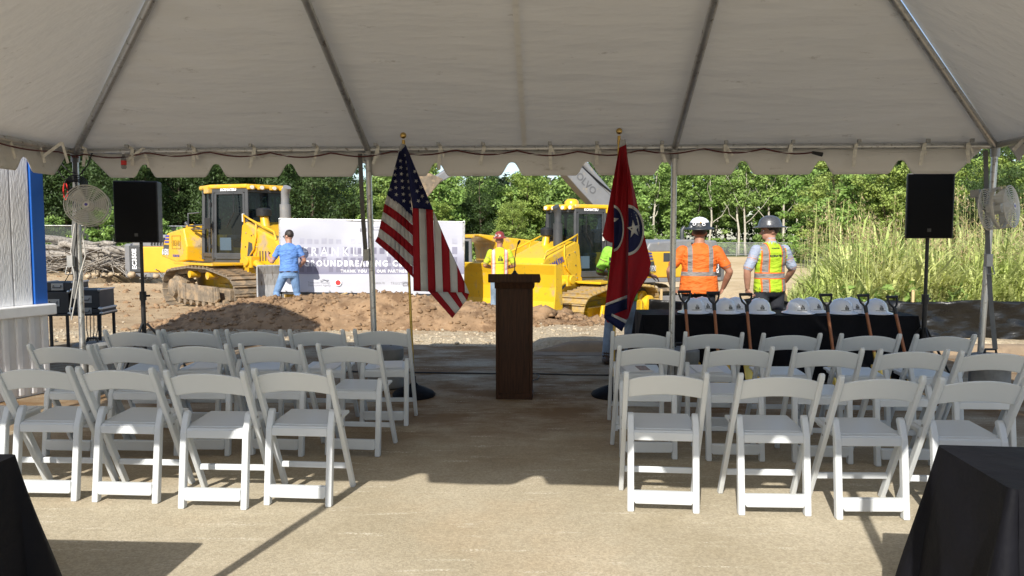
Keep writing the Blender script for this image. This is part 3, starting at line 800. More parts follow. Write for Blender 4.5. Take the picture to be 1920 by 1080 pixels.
def wr(u, v, k):
    lo = u - (U0 + v); 
    s = 0.012 * noise.noise((u * 1.1, v * 1.4, k)) 
    near = math.exp(-max(0, lo) / 0.9) if k == 0 else 0
    near2 = math.exp(-max(0, (U1 - v) - u) / 0.9) if k == 0 else 0
    if k == 0: s *= min(1, max(0, lo) / 0.3, max(0, U1 - v - u) / 0.3)
    else: s = 0.0
    near *= min(1, max(0, lo) / 0.25); near2 *= min(1, max(0, U1 - v - u) / 0.25)
    s += 0.018 * near * math.sin((v * 1.0 + 0.55 * u) * 17) + 0.010 * near2 * math.sin((v * 1.0 - 0.5 * u) * 13)
    return s
def slope(name, c00, c10, c11, c01, nu, nv, k):
    mb = MB()
    def fn(a, b):
        l = (lerp(c00[0], c01[0], b), lerp(c00[1], c01[1], b)); r = (lerp(c10[0], c11[0], b), lerp(c10[1], c11[1], b))
        u, v = lerp(l[0], r[0], a), lerp(l[1], r[1], a)
        sag = 0.05 * math.sin(math.pi * ((u - U0) % BAY) / BAY) * math.sin(math.pi * min(1, b)) if k in (0, 1) else 0.05 * math.sin(math.pi * a) * math.sin(math.pi * b)
        return tl(TP(u, v, roof_z(u, v) - sag * 0.6 + wr(u, v, k)))
    mb.grid(fn, nu, nv); return mb.build(name, M_['vinyl'], tent, smooth=180)
h = TW / 2
slope('roof_panel', (U0 - 0.06, -0.06), (U1 + 0.06, -0.06), (U1 - h, h), (U0 + h, h), 130, 60, 0)
slope('roof_panel', (U0 - 0.06, TW + 0.06), (U1 + 0.06, TW + 0.06), (U1 - h, h), (U0 + h, h), 60, 24, 1)
slope('roof_panel', (U0 - 0.06, -0.06), (U0 - 0.06, TW + 0.06), (U0 + h, h + 0.001), (U0 + h, h - 0.001), 70, 40, 2)
slope('roof_panel', (U1 + 0.06, -0.06), (U1 + 0.06, TW + 0.06), (U1 - h, h + 0.001), (U1 - h, h - 0.001), 70, 40, 3)
# welded seams of the roof fabric
for u0, u1, v1 in ((1.6, 1.6, h * 0.98),):
    mb = MB(); uu = u0 if u0 == u1 else u0
    mb.grid(lambda a, b: tl(TP(uu + (a - 0.5) * 0.05, b * v1 * (1.0 if u0 == u1 else 0.5), roof_z(uu, b * v1 * (1.0 if u0 == u1 else 0.5)) - 0.03 * math.sin(math.pi * b) * (1 if u0 == u1 else 0.8) - 0.034)), 2, 40); mb.build('seam', M_['vinyl'], tent, smooth=180)
def pipe(name, a, b, r=0.031): 
    mb = MB(); mb.cyl(tl(a), tl(b), r, n=14); return mb.build(name, M_['steel'], tent, smooth=40)
ez = TE - 0.02
for a, b in (((U0, 0), (U0 + BAY, 0)), ((U0 + BAY, 0), (U0 + 2 * BAY, 0)), ((U0 + 2 * BAY, 0), (U1, 0)), ((U0, TW), (U1, TW)), ((U0, 0), (U0, TW)), ((U1, 0), (U1, TW))):
    pipe('eave_pipe', TP(*a, ez), TP(*b, ez))
pipe('ridge_pipe', TP(U0 + h, h, TE + RISE - 0.05), TP(U1 - h, h, TE + RISE - 0.05))
for a, b in (((U0, 0), (U0 + h, h)), ((U1, 0), (U1 - h, h)), ((U0, TW), (U0 + h, h)), ((U1, TW), (U1 - h, h)), ((0, 0), (0, h)), ((BAY, 0), (BAY, h)), ((0, TW), (0, h)), ((BAY, TW), (BAY, h))):
    pipe('rafter', TP(*a, TE - 0.03), TP(*b, TE + RISE - 0.06), 0.033)
# poles (those of the front lean a little)
for u, v, du, dv in ((U0, 0, 0.0, 0), (0, 0, 0.05, 0), (BAY, 0, 0.0, 0), (U1, 0, -0.07, 0.0), (U0, TW, 0, 0), (0, TW, 0, 0), (BAY, TW, 0, 0), (U1, TW, 0, 0), (U0, h, 0, 0), (U1, h, 0, 0)):
    a, b = TP(u + du, v + dv, 0.012), TP(u, v, TE - 0.03)
    po = pipe('pole', a, b, 0.030)
    mb = MB(); mb.cyl(tl(b) + Vector((0, 0, -0.10)), tl(b) + Vector((0, 0, 0.03)), 0.042, n=12); mb.build('corner_fitting', M_['steel_matte'], tent, smooth=40)
    mb = MB(); mb.box(tl(a), (0.15, 0.15, 0.012)); mb.build('base_plate', M_['steel_matte'], tent, bevel=0.002)
# scalloped valances
def notch(d):                                  # d: distance from a notch centre
    d = abs(d); return 0.135 * (1 - sstep(0.015, 0.125, d)) if d < 0.125 else 0.0
def valance(uA, vA, uB, vB, out, phase, cutA, cutB, seed):
    L = math.hypot(uB - uA, vB - vA); mb = MB(); n = int(L / 0.02); nv = 7
    def fn(a, b):
        s = a * L; bot = 0.335 - notch(((s - phase + 0.385) % 0.77) - 0.385)
        bot = min(bot, 0.05 + max(0, s - cutA) * 1.0, 0.05 + max(0, L - cutB - s) * 1.0)
        z = TE + 0.045 - bot * b
        w_ = (0.020 * noise.noise((s * 1.7, b * 1.2, seed)) + 0.010 * noise.noise((s * 6, b * 2, seed))) * (0.3 + b) - 0.012 * b
        p = TP(lerp(uA, uB, a), lerp(vA, vB, a), z); return tl(p + out * (0.045 + w_))
    mb.grid(fn, n, nv); mb.build('valance', M_['vinyl'], tent, smooth=180, solid=0.003)
Lf = U1 - U0
valance(U0, 0, U1, 0, EY, (-0.77 - T0.x) + BAY, 0.07, 0.06, 1)
valance(U0, TW, U1, TW, -EY, 0.33, 0.06, 0.06, 2)
valance(U0, 0, U0, TW, -EX, 0.72, 0.02, 0.05, 3)
valance(U1, 0, U1, TW, EX, 0.38, 0.10, 0.05, 4)
# webbing ties along the front eave
for i, px in enumerate((172, 258, 372, 484, 600, 712, 827, 908, 1030, 1116, 1235, 1352, 1474, 1594, 1720, 1800)):
    t = (px - 960) / FPX
    u = ((t * T0.y - T0.x) / (EX.x - t * EX.y)); sw = rnd.uniform(-0.05, 0.05); ln = rnd.uniform(0.20, 0.27)
    mb = MB(); 
    a = tl(TP(u, 0.13, TE + 0.02)); b = tl(TP(u + 0.01, 0.045, ez + 0.02)); c = tl(TP(u + sw * 0.3, 0.05, ez - 0.06)); d = tl(TP(u + sw, 0.055, ez + 0.05 - ln))
    for p, q in ((a, b), (b, c), (c, d)): mb.bar(p, q, 0.034, 0.004, up=-EY)
    if i % 3 != 1: mb.bar(b, tl(TP(u + 0.05 + sw, 0.05, ez - 0.09)), 0.022, 0.003, up=-EY)
    st = mb.build('tie_strap', M_['strap'], tent)
    mb = MB(); mb.box(tl(TP(u, 0.13, TE + 0.015)), (0.034, 0.03, 0.035)); mb.build('buckle', M_['steel_matte'], st, bevel=0.004)
for u, v in ((-2.35, 0.02), (-2.9, 0.5), (U0, 0.55), (U0, 0.95), (U1, 0.5)):
    mb = MB(); p = tl(TP(u, v, TE + 0.01)); mb.bar(p, p + Vector((-0.16, -0.05, -0.14)), 0.03, 0.004, up=-EY); mb.bar(p, p + Vector((0.05, 0, -0.2)), 0.026, 0.004, up=-EY); mb.build('tie_strap', M_['strap'], tent)
# ratchet straps beside the poles
def ratchet(pts, rz_):
    mb = MB()
    for a, b in zip(pts, pts[1:]): mb.bar(tl(a), tl(b), 0.045, 0.004, up=-EY)
    s = mb.build('ratchet_strap', M_['dark_strap'], tent)
    mb = MB(); c = tl(rz_); mb.box(c, (0.06, 0.05, 0.12)); mb.tube([c + Vector((-.03, -.02, -.05)), c + Vector((-.035, -.05, -.13)), c + Vector((.035, -.05, -.13)), c + Vector((.03, -.02, -.05))], 0.006, 6)
    mb.build('ratchet', M_['steel_matte'], s, bevel=0.004)
ratchet([P(675, 288, 7.68), P(680, 400, 7.7), P(686, 478, 7.7)], P(687, 478, 7.66))
ratchet([P(1848, 282, 7.30), P(1851, 430, 7.26), P(1853, 490, 7.2), P(1858, 570, 7.05), P(1866, 655, 6.95)], P(1853, 488, 7.17))
ratchet([P(141, 290, 7.84), P(139, 430, 7.84), P(141, 560, 7.84)], P(133, 490, 7.80))
# water and concrete ballast at the pole feet
M_['ballast'] = mat('grey_ballast', (0.20, 0.20, 0.19), 0.7, var=0.25, vs=6, bump=0.2, bs=30)
for p, lab in ((TP(0.13, -0.12), 'grey ballast drum behind the far left chairs beside the flag'), (TP(BAY + 0.12, -0.16), 'grey ballast drum at the pole by the black table'), (TP(U1 - 0.02, 0.1), 'grey ballast drum at the right corner pole of the tent'), (TP(U0 - 0.02, -0.2), 'grey ballast drum at the left corner pole of the tent')):
    mb = MB(); mb.lathe([(0.17, 0.0), (0.19, 0.02), (0.19, 0.12), (0.178, 0.14), (0.178, 0.30), (0.19, 0.32), (0.19, 0.42), (0.16, 0.44), (0.05, 0.45)], 24)
    t = thing('ballast_drum', lab, 'ballast', (p.x, p.y, 0.0), 0, 'ballast drums at the tent poles')
    mb.build('drum', M_['ballast'], t, smooth=35)
    mb = MB(); mb.tube([(-0.06, 0, 0.44), (-0.05, 0, 0.49), (0.05, 0, 0.49), (0.06, 0, 0.44)], 0.012, 8); mb.build('handle', M_['black_plastic'], t, smooth=40)
# cords along the eave
mb = MB(); pts = []
for i in range(141):
    px = -40 + i * 11.1; t = (px - 960) / FPX
    if px < 140:
        v = (140 - px) * 0.0095; q = TP(U0 + 0.05, v, TE - 0.06 - 0.03 * abs(math.sin(px * 0.03)))
    else:
        u = ((t * T0.y - T0.x) / (EX.x - t * EX.y)); q = TP(u, 0.05, TE - 0.045 - 0.045 * abs(math.sin((px - 172) * math.pi / 114)) - 0.01 * math.sin(px * .013))
    pts.append(q)
mb.tube(pts, 0.0075, 6); o = mb.build('power_cord', M_['red_cord'], smooth=60); tag(o, 'dark red power cord strung along the front eave of the tent', 'cord')
mb = MB(); e = pts[-1]; mb.cyl(e, e + Vector((0.10, 0, -0.02)), 0.014, 0.022, 8); o = mb.build('cord_plug', M_['black_plastic'], smooth=40); o.parent = None
tag(o, 'black plug hanging at the end of the red eave cord', 'plug')
mb = MB(); pts = []
for i in range(90):
    px = 180 + i * 18; t = (px - 960) / FPX; u = ((t * T0.y - T0.x) / (EX.x - t * EX.y))
    pts.append(TP(u, 0.075, TE - 0.02 - 0.07 * abs(math.sin((px - 172) * math.pi / 231))))
mb.tube(pts, 0.003, 4); o = mb.build('white_rope', M_['white_cord']); tag(o, 'thin white rope looped along the front eave', 'rope')
# plastic bottle hung on the valance
bt = thing('plastic_bottle', 'empty plastic bottle with red label hung on the valance above the left loudspeaker', 'bottle', P(232, 303, 7.74))
mb = MB(); mb.lathe([(0.012, 0.075), (0.013, 0.06), (0.022, 0.04), (0.026, 0.02), (0.026, -0.06), (0.02, -0.075)], 14); mb.build('bottle_body', glass_mat('clear_plastic', (0.9, 0.9, 0.9), 0.7, 0.15), bt, smooth=40)
mb = MB(); mb.lathe([(0.0268, 0.01), (0.0268, -0.035)], 14, cap=False); mb.build('label_band', M_['print_red'], bt, smooth=40)
mb = MB(); mb.cyl((0, 0, 0.075), (0, 0, 0.09), 0.014, n=12); mb.build('cap', M_['white_paint'], bt, smooth=40)

# ================================================================== white shed beside the tent on the left
shed = thing('white_shed', 'white panelled shed with blue corner board and ribbed base on the far left', 'shed', (0, 0, 0))
SA = Vector((-4.80, 7.62, 0)); SD = Vector((-0.34, -0.94, 0)).normalized(); SN = Vector((0.94, -0.34, 0)).normalized()
def S(a, o_, z): p = SA + SD * a + SN * o_; return Vector((p.x, p.y, z))
def sbox(name, a0, a1, o0, o1, z0, z1, m, bevel=0.006):
    mb = MB(); c = [S(a0, o0, 0), S(a1, o0, 0), S(a1, o1, 0), S(a0, o1, 0)]
    mb.add([(p.x, p.y, z0) for p in c] + [(p.x, p.y, z1) for p in c], [(0,1,2,3),(7,6,5,4),(4,5,1,0),(5,6,2,1),(6,7,3,2),(7,4,0,3)])
    return mb.build(name, m, shed, bevel=bevel)
M_['siding'] = mat('textured_white_siding', (0.84, 0.85, 0.88), 0.65, var=0.06, vs=5, bump=0.4, bs=16, stretch=(4, 4, 0.9), dirt=((0.5, 0.5, 0.5), 0.05, 6))
sbox('wall_core', 0.02, 5.5, -2.6, -0.03, 0.0, 3.95, M_['siding'])
for i in range(28):
    a = 0.115 + i * 0.2; sbox('siding_board', a + 0.004, a + 0.196, -0.04, 0.012, 0.91, 3.93, M_['siding'], 0.008)
sbox('corner_board', -0.03, 0.11, -0.12, 0.03, 0.91, 3.93, M_['blue_paint'])
sbox('base_wall', 0.0, 5.5, -0.06, 0.06, 0.0, 0.80, M_['white_paint'])
for i in range(40):
    a = 0.03 + i * 0.135; sbox('batten', a, a + 0.06, 0.05, 0.09, 0.02, 0.80, M_['white_paint'], 0.012)
sbox('rail_cap', -0.05, 5.55, -0.10, 0.13, 0.80, 0.91, M_['white_paint'], 0.012)
mb = MB()
mb.add([S(-0.05, 0.03, 3.95), S(5.6, 0.03, 3.95), S(5.6, -1.3, 4.5), S(-0.05, -1.3, 4.5), S(5.6, -2.65, 3.95), S(-0.05, -2.65, 3.95)], [(0, 1, 2, 3), (3, 2, 4, 5)])
mb.build('roof', M_['grey_paint'], shed, solid=0.06)
# ================================================================== white folding chairs
def make_chair():
    c = thing('folding_chair', 'x', 'chair', (0, 0, 0)); W = M_['white_plastic']
    top = (-0.07, 0.80); foot = (0.36, 0.0)                    # long bars, side view (y, z): back top to front foot
    def lb(z): t = (top[1] - z) / 0.8; return lerp(top[0], foot[0], t)
    for s in (-1, 1):
        mb = MB(); x = s * 0.222
        q = [(lb(0.0) - 0.022, 0.0), (lb(0.0) + 0.024, 0.0), (lb(0.45) + 0.026, 0.45), (lb(0.78) + 0.022, 0.77), (lb(0.8) + 0.016, 0.795), (lb(0.8), 0.804), (lb(0.8) - 0.016, 0.795), (lb(0.78) - 0.022, 0.77), (lb(0.45) - 0.026, 0.45)]
        mb.prism(q, 'x', x - 0.0145, x + 0.0145); mb.build('long_leg', W, c, bevel=0.006)
        mb = MB(); x = s * 0.186                                # rear legs: inner frame, tapering to a rounded top
        q = [(-0.025, 0.0), (0.02, 0.0), (0.072, 0.44), (0.112, 0.52), (0.104, 0.536), (0.088, 0.54), (0.072, 0.53), (0.030, 0.43)]
        mb.prism(q, 'x', x - 0.019, x + 0.019); mb.build('rear_leg', W, c, bevel=0.007)
        mb = MB(); mb.cyl((s * 0.236, lb(0.505), 0.505), (s * 0.239, lb(0.505), 0.505), 0.008, n=10); mb.build('rivet', M_['steel_matte'], c, smooth=40); mb = MB(); mb.cyl((s * 0.236, lb(0.43), 0.43), (s * 0.239, lb(0.43), 0.43), 0.006, n=10); mb.build('rivet', M_['steel_matte'], c, smooth=40)
    # curved top slat with arched lower edge
    mb = MB(); n = 14
    for i in range(n + 1):
        t = i / n; x = lerp(-0.211, 0.211, t); e = 1 - (2 * t - 1) ** 2
        zt, zb = 0.752 + 0.034 * e, 0.640 + 0.028 * e
        for z in (zt, zb):
            y = lb(z) - 0.028 * e
            mb.v += [(x, y - 0.011, z), (x, y + 0.011, z)]
    for i in range(n):
        a, b = i * 4, i * 4 + 4
        for p, q in ((0, 1), (1, 3), (3, 2), (2, 0)): mb.f.append((a + p, a + q, b + q, b + p)); mb.m.append(0)
    mb.f += [(0, 2, 3, 1), (n * 4, n * 4 + 1, n * 4 + 3, n * 4 + 2)]; mb.m += [0, 0]
    mb.build('back_slat', W, c, smooth=40, bevel=0.005)
    mb = MB(); sl = Matrix.Rotation(R(3), 3, 'X')
    mb.box((0, 0.225, 0.447), (0.385, 0.365, 0.020), sl); mb.build('seat', W, c, bevel=0.008)
    mb = MB(); mb.box((0, 0.225, 0.4585), (0.33, 0.31, 0.006), sl); mb.build('seat_panel', W, c, bevel=0.003)
    mb = MB(); mb.box((0, 0.042, 0.415), (0.336, 0.018, 0.048)); mb.build('seat_rail', W, c, bevel=0.005)
    for s in (-1, 1):
        mb = MB(); mb.box((s * 0.152, 0.24, 0.424), (0.022, 0.34, 0.026), sl); mb.build('side_rail', W, c, bevel=0.004)
    mb = MB(); mb.prism([(-0.170, 0.062), (-0.160, 0.046), (0.160, 0.046), (0.170, 0.062), (0.170, 0.118), (-0.170, 0.118)], 'y', -0.022, 0.012); mb.build('rear_rung', W, c, bevel=0.006)
    mb = MB(); mb.bar((-0.21, lb(0.155), 0.155), (0.21, lb(0.155), 0.155), 0.018, 0.036); mb.build('front_rung', W, c, bevel=0.005)
    return c
def P_z(px, py, z): return G(px, py, z)
chair0 = make_chair(); chair0.scale = (1.0, 1.0, 1.035); used = [False]; cr = random.Random(3)
ROWN = ('nearest row', 'middle row', 'farthest row')
ORD = ('on the centre aisle', 'second from the centre aisle', 'third from the centre aisle', 'fourth from the centre aisle', 'fifth from the centre aisle')
def put_chair(px, py, row, k, side):
    p = G(px, py, 0.808); p.z = 0.0; p += EY * 0.025
    rz = -YAW + R(cr.uniform(-3.0, 3.0))
    lab = 'white folding chair in the %s of the %s block, %s' % (ROWN[row], side, ORD[k]); grp = 'white folding chairs in rows'
    if not used[0]:
        used[0] = True; chair0.location = p; chair0.rotation_euler = (0, 0, rz); chair0['label'] = lab; chair0['group'] = grp; return chair0
    return dup(chair0, lab, p, rz, grp)
LEFT = [[(552, 695), (390, 698), (224, 692), (70, 690), (-70, 689)], [(657, 648), (512, 648), (371, 648), (241, 649), (119, 649)], [(717, 620), (596, 621), (479, 621), (360, 621), (252, 622)]]
RIGHT = [[(1248, 701), (1460, 704), (1647, 708), (1836, 712)], [(1219, 651), (1384, 653), (1550, 655), (1707, 658), (1860, 661)], [(1200, 625), (1337, 626), (1481, 628), (1628, 629), (1767, 630)]]
seats = {}
for side, blk in (('left', LEFT), ('right', RIGHT)):
    for r_, row in enumerate(blk):
        for k, (px, py) in enumerate(row): seats[side, r_, k] = put_chair(px, py, r_, k, side)
# printed programmes left on some far seats
M_['paper'] = mat('paper', (0.75, 0.75, 0.74), 0.6, var=0.04)
M_['paper_photo'] = mat('printed_photo', (0.25, 0.16, 0.12), 0.5, var=0.7, vs=40)
for side, r_, k, ph, lab in (('right', 2, 0, 1, 'printed programme with dark photo on the seat beside the red flag'), ('right', 2, 1, 0, 'white paper on the far seat in front of the black table, left'), ('left', 2, 0, 0, 'white paper on the far aisle seat beside the striped flag'), ('left', 2, 1, 0, 'white paper on the far seat, second from the aisle, left block'), ('left', 2, 3, 0, 'white paper on the far seat, fourth from the aisle, left block')):
    ch = seats[side, r_, k]; t = thing('programme', lab, 'paper', ch.location + EY * 0.23 + Vector((0, 0, 0.482)), -YAW + R(cr.uniform(-12, 12)), 'programmes on the far seats')
    t.rotation_euler = (R(3), 0, t.rotation_euler.z)
    mb = MB(); mb.box((0, 0, 0), (0.22, 0.28, 0.003)); mb.build('sheet', M_['paper'], t)
    if ph: mb = MB(); mb.box((0.05, -0.02, 0.003), (0.09, 0.16, 0.002)); mb.build('picture', M_['paper_photo'], t)

# ================================================================== lectern
lp = G(964, 750); lec = thing('lectern', 'dark walnut lectern with overhanging top standing in the aisle', 'lectern', lp + EY * 0.2, -YAW)
WD = M_['wood_dark']
mb = MB(); mb.box((0, 0, 0.585), (0.335, 0.34, 1.13)); mb.build('body', WD, lec, bevel=0.004)
for s in (-1, 1):
    mb = MB(); mb.box((s * 0.166, -0.174, 0.585), (0.03, 0.022, 1.13)); mb.build('corner_moulding', WD, lec, bevel=0.004)
for z, hh in ((0.035, 0.05), (1.125, 0.05)):
    mb = MB(); mb.box((0, -0.173, z), (0.30, 0.018, hh)); mb.build('cross_moulding', WD, lec, bevel=0.003)
mb = MB(); mb.box((0, 0, 0.0125), (0.36, 0.37, 0.022)); mb.build('plinth', WD, lec, bevel=0.004)
mb = MB(); mb.prism([(-0.24, 1.15), (0.22, 1.15), (0.22, 1.17), (-0.24, 1.235)], 'x', -0.25, 0.25); mb.build('top_board', WD, lec, bevel=0.006)
mb = MB(); mb.prism([(-0.20, 1.09), (0.18, 1.09), (0.20, 1.15), (-0.22, 1.15)], 'x', -0.19, 0.19); mb.build('neck_board', WD, lec, bevel=0.004)
mic = thing('microphone', 'black gooseneck microphone standing on the lectern', 'microphone', lp + EY * 0.1 + Vector((0, 0, 1.22)), -YAW)
mb = MB(); mb.lathe([(0.032, 0), (0.032, 0.012), (0.02, 0.022), (0.012, 0.04)], 16); mb.build('mic_base', M_['black_plastic'], mic, smooth=40)
mb = MB(); mb.tube([(0, 0, 0.02), (0.0, 0, 0.15), (0.012, 0.03, 0.24), (0.03, 0.08, 0.30)], 0.0045, 8); mb.build('gooseneck', M_['black_plastic'], mic, smooth=60)
mb = MB(); mb.tube([(0.028, 0.075, 0.295), (0.034, 0.09, 0.312), (0.044, 0.115, 0.332)], [0.008, 0.012, 0.010], 10); mb.build('capsule', M_['black_plastic'], mic, smooth=60)

# ================================================================== tables under black cloths
def cloth_table(name, label, c, L, Wd, hgt, rz, flare=0.05, sag=0.012, seed=1, group=None, part_group=None):
    """draped cloth over a folding table; local x along the table"""
    t = thing(name, label, 'table', (c[0], c[1], 0), rz, group)
    mb = MB(); mb.box((0, 0, hgt - 0.022), (L - 0.02, Wd - 0.02, 0.036)); mb.build('table_top', M_['grey_paint'], t)
    for sx in (-1, 1):
        for sy in (-1, 1):
            mb = MB(); mb.cyl((sx * (L / 2 - 0.25), sy * (Wd / 2 - 0.1), 0), (sx * (L / 2 - 0.25), sy * (Wd / 2 - 0.1), hgt - 0.04), 0.014, n=8); mb.build('leg', M_['steel_matte'], t, smooth=40)
    pts = []; per = []
    def ring():
        out = []
        nL, nW = int(L / 0.035), int(Wd / 0.035)
        rr = 0.02
        for i in range(nL): out.append((lerp(-L / 2 + rr, L / 2 - rr, i / nL), -Wd / 2, 0, -1))
        for a in range(7): q = -math.pi / 2 + a / 6 * math.pi / 2; out.append((L / 2 - rr + rr * math.cos(q), -Wd / 2 + rr + rr * math.sin(q), math.cos(q), math.sin(q)))
        for i in range(1, nW): out.append((L / 2, lerp(-Wd / 2 + rr, Wd / 2 - rr, i / nW), 1, 0))
        for a in range(7): q = a / 6 * math.pi / 2; out.append((L / 2 - rr + rr * math.cos(q), Wd / 2 - rr + rr * math.sin(q), math.cos(q), math.sin(q)))
        for i in range(1, nL): out.append((lerp(L / 2 - rr, -L / 2 + rr, i / nL), Wd / 2, 0, 1))
        for a in range(7): q = math.pi / 2 + a / 6 * math.pi / 2; out.append((-L / 2 + rr + rr * math.cos(q), Wd / 2 - rr + rr * math.sin(q), math.cos(q), math.sin(q)))
        for i in range(1, nW): out.append((-L / 2, lerp(Wd / 2 - rr, -Wd / 2 + rr, i / nW), -1, 0))
        for a in range(7): q = math.pi + a / 6 * math.pi / 2; out.append((-L / 2 + rr + rr * math.cos(q), -Wd / 2 + rr + rr * math.sin(q), math.cos(q), math.sin(q)))
        return out
    rg = ring(); n = len(rg); mb = MB(); lev = 15
    for j in range(lev + 1):
        v = j / lev; z = hgt + 0.004 - (hgt - 0.012) * v
        for i, (x, y, nx, ny) in enumerate(rg):
            corner = abs(nx * ny) * 2
            s = i * 0.035
            fold = 0.040 * math.sin(s * 8.2 + 1.6 * noise.noise((s * 0.8, seed, 0)) * 3) * (0.4 + 0.6 * noise.noise((s * 0.5, seed, 3)) + 0.3) + 0.034 * noise.noise((s * 3, v * 2.2, seed))
            o_ = 0.006 + flare * v + corner * 0.14 * v + fold * v ** 0.8
            mb.v.append((x + nx * o_, y + ny * o_, z - (0.012 if j == 0 else 0) * 0))
    for j in range(lev):
        for i in range(n):
            k = (i + 1) % n; mb.f.append((j * n + i, (j + 1) * n + i, (j + 1) * n + k, j * n + k)); mb.m.append(0)
    mb.f.append(list(range(n))); mb.m.append(0)
    o = mb.build('cloth', M_['black_cloth'], t, smooth=50)
    return t
tcen = G(1464, 592, 0.74); tl_len = 2.95
t_axis = Vector((1, -0.045, 0)).normalized(); tz = math.atan2(t_axis.y, t_axis.x)
tc_ = tcen + Vector((0, 0.30, 0)); tc_.z = 0
hat_table = cloth_table('cloth_table', 'long black draped table carrying the white hard hats', tc_, tl_len, 0.60, 0.74, tz, 0.03, seed=2)
c = P(1755, 853, 2.98)
cloth_table('cloth_table', 'black draped table in the near right corner of the picture', (1.66 + 0.92, 2.57, 0), 1.83, 0.52, 0.75, R(-6), 0.06, seed=5)
cloth_table('cloth_table', 'black draped table in the near left corner of the picture', (-1.90 - 0.92, 2.46, 0), 1.83, 0.76, 0.75, R(-3), 0.07, seed=8)

# logo on the table cloth, three dark bars
M_['cloth_logo'] = mat('dark_grey_print', (0.045, 0.045, 0.05), 0.6, var=0.1)
# ================================================================== white full brim hard hats
def hat_mesh(mb, k=1.0):
    prof = [(0.150, 0.0), (0.156, 0.004), (0.150, 0.012), (0.118, 0.022), (0.112, 0.032), (0.108, 0.062), (0.096, 0.096), (0.072, 0.124), (0.040, 0.140), (0.012, 0.145)]
    mb.lathe([(r * k, z * k) for r, z in prof], 32, sy=1.13)
    for s, w_ in ((0, 0.010), (0.035, 0.006), (-0.035, 0.006)):
        pts = []
        for i in range(9):
            a = math.pi * (0.18 + 0.64 * i / 8); rx = math.sqrt(max(0, 1 - (s / 0.11) ** 2))
            pts.append((s * k, 1.13 * 0.110 * math.cos(a) * k * rx * 1.0, (0.022 + 0.123 * math.sin(a) * rx) * k))
        mb.tube(pts, w_ * k * 0.6, 6)
def bars_logo(name, m, parent, M, h_, onto=None):
    mb = MB(); 
    for x, a, b in ((-0.30, 0, 0.55), (-0.06, 0, 1.0), (0.20, 0, 0.8), (0.40, 0, 0.45)):
        vs = [M @ Vector((x * h_, a * h_, 0)), M @ Vector(((x + 0.17) * h_, a * h_, 0)), M @ Vector(((x + 0.17) * h_, (b + 0.1) * h_, 0)), M @ Vector((x * h_, b * h_, 0))]
        if onto is not None:
            nrm = (M.to_3x3() @ Vector((0, 0, 1))).normalized()
            for i, p in enumerate(vs):
                hh = onto.ray_cast(p + nrm * 0.3, -nrm)
                if hh[0] is not None: vs[i] = hh[0] + nrm * 0.003
        mb.face(vs)
    return mb.build(name, m, parent)
def bvh_of(mb): return BVHTree.FromPolygons([Vector(p) for p in mb.v], mb.f)
hat0 = thing('hard_hat', 'x', 'hard hat', (0, 0, 0)); mb = MB(); hat_mesh(mb); hb = bvh_of(mb)
mb.build('shell', M_['hat_white'], hat0, smooth=50)
bars_logo('logo', M_['print_black'], hat0, frame_M((0.012, -0.2, 0.045), (1, 0, 0), (0, 0, 1)), 0.042, hb)
mb = MB(); mb.grid(lambda u, v: (lambda p: (hb.ray_cast(p, Vector((0, 1, 0)))[0] or p) + Vector((0, -0.003, 0)))(Vector((lerp(-0.035, 0.06, u), -0.35, lerp(0.036, 0.040, v)))), 6, 1); mb.build('lettering', M_['print_black'], hat0)
HATS = ((1302, 590, 0, 'first white hard hat from the left, front row on the black table'), (1318, 580, 1, 'white hard hat tucked behind the first one from the left'), (1360, 590, 0, 'white hard hat between the second and third shovels, front row'), (1381, 580, 1, 'white hard hat tucked behind the one left of the third shovel'), (1425, 590, 0, 'single white hard hat just right of the third shovel'),
        (1499, 590, 0, 'white hard hat left of the fourth shovel, front row'), (1523, 580, 1, 'white hard hat tucked behind the one left of the fourth shovel'), (1579, 590, 0, 'white hard hat between the fourth and fifth shovels, front row'), (1597, 580, 1, 'white hard hat tucked behind the one left of the fifth shovel'), (1644, 590, 0, 'last white hard hat on the right, before the sixth shovel'))
for i, (px, py, back, lab) in enumerate(HATS):
    dd = Vector((0, (0.33 if back else 0.19), 0)); q = G(px, 592, 0.74); base = Vector((q.x, tcen.y - 0.045 * (q.x - tcen.x), 0.7505)) + dd
    base.x = (px - 960) / FPX * base.y * 1.0
    o = hat0 if i == 0 else copy_tree(hat0)
    o.location = base; o.scale = (1.14,) * 3; o.rotation_euler = (0, 0, R(cr.uniform(-14, 6))); o['label'] = lab; o['group'] = 'white hard hats on the black table'
# ================================================================== ceremonial shovels
sh0 = thing('shovel', 'x', 'shovel', (0, 0, 0))
mb = MB(); mb.tube([(0, 0, 0.28), (0, 0.0, 0.86)], 0.0165, 10); mb.build('shaft', M_['wood_handle'], sh0, smooth=40)
text_mesh('lettering', 'Anvil', 0.035, M_['print_black'], sh0, frame_M((0, -0.0175, 0.62), (0, 0, 1), (-1, 0, 0)), bold=0.0006)
mb = MB(); mb.tube([(0, 0, 0.83), (0, 0, 0.90)], [0.02, 0.022], 10); mb.tube([(0, 0, 0.895), (-0.045, 0, 0.945), (-0.062, 0, 1.0), (-0.062, 0, 1.025)], 0.011, 8); mb.tube([(0, 0, 0.895), (0.045, 0, 0.945), (0.062, 0, 1.0), (0.062, 0, 1.025)], 0.011, 8)
mb.tube([(-0.07, 0, 1.025), (0.07, 0, 1.025)], 0.016, 10); mb.build('grip', M_['black_plastic'], sh0, smooth=50)
mb = MB()
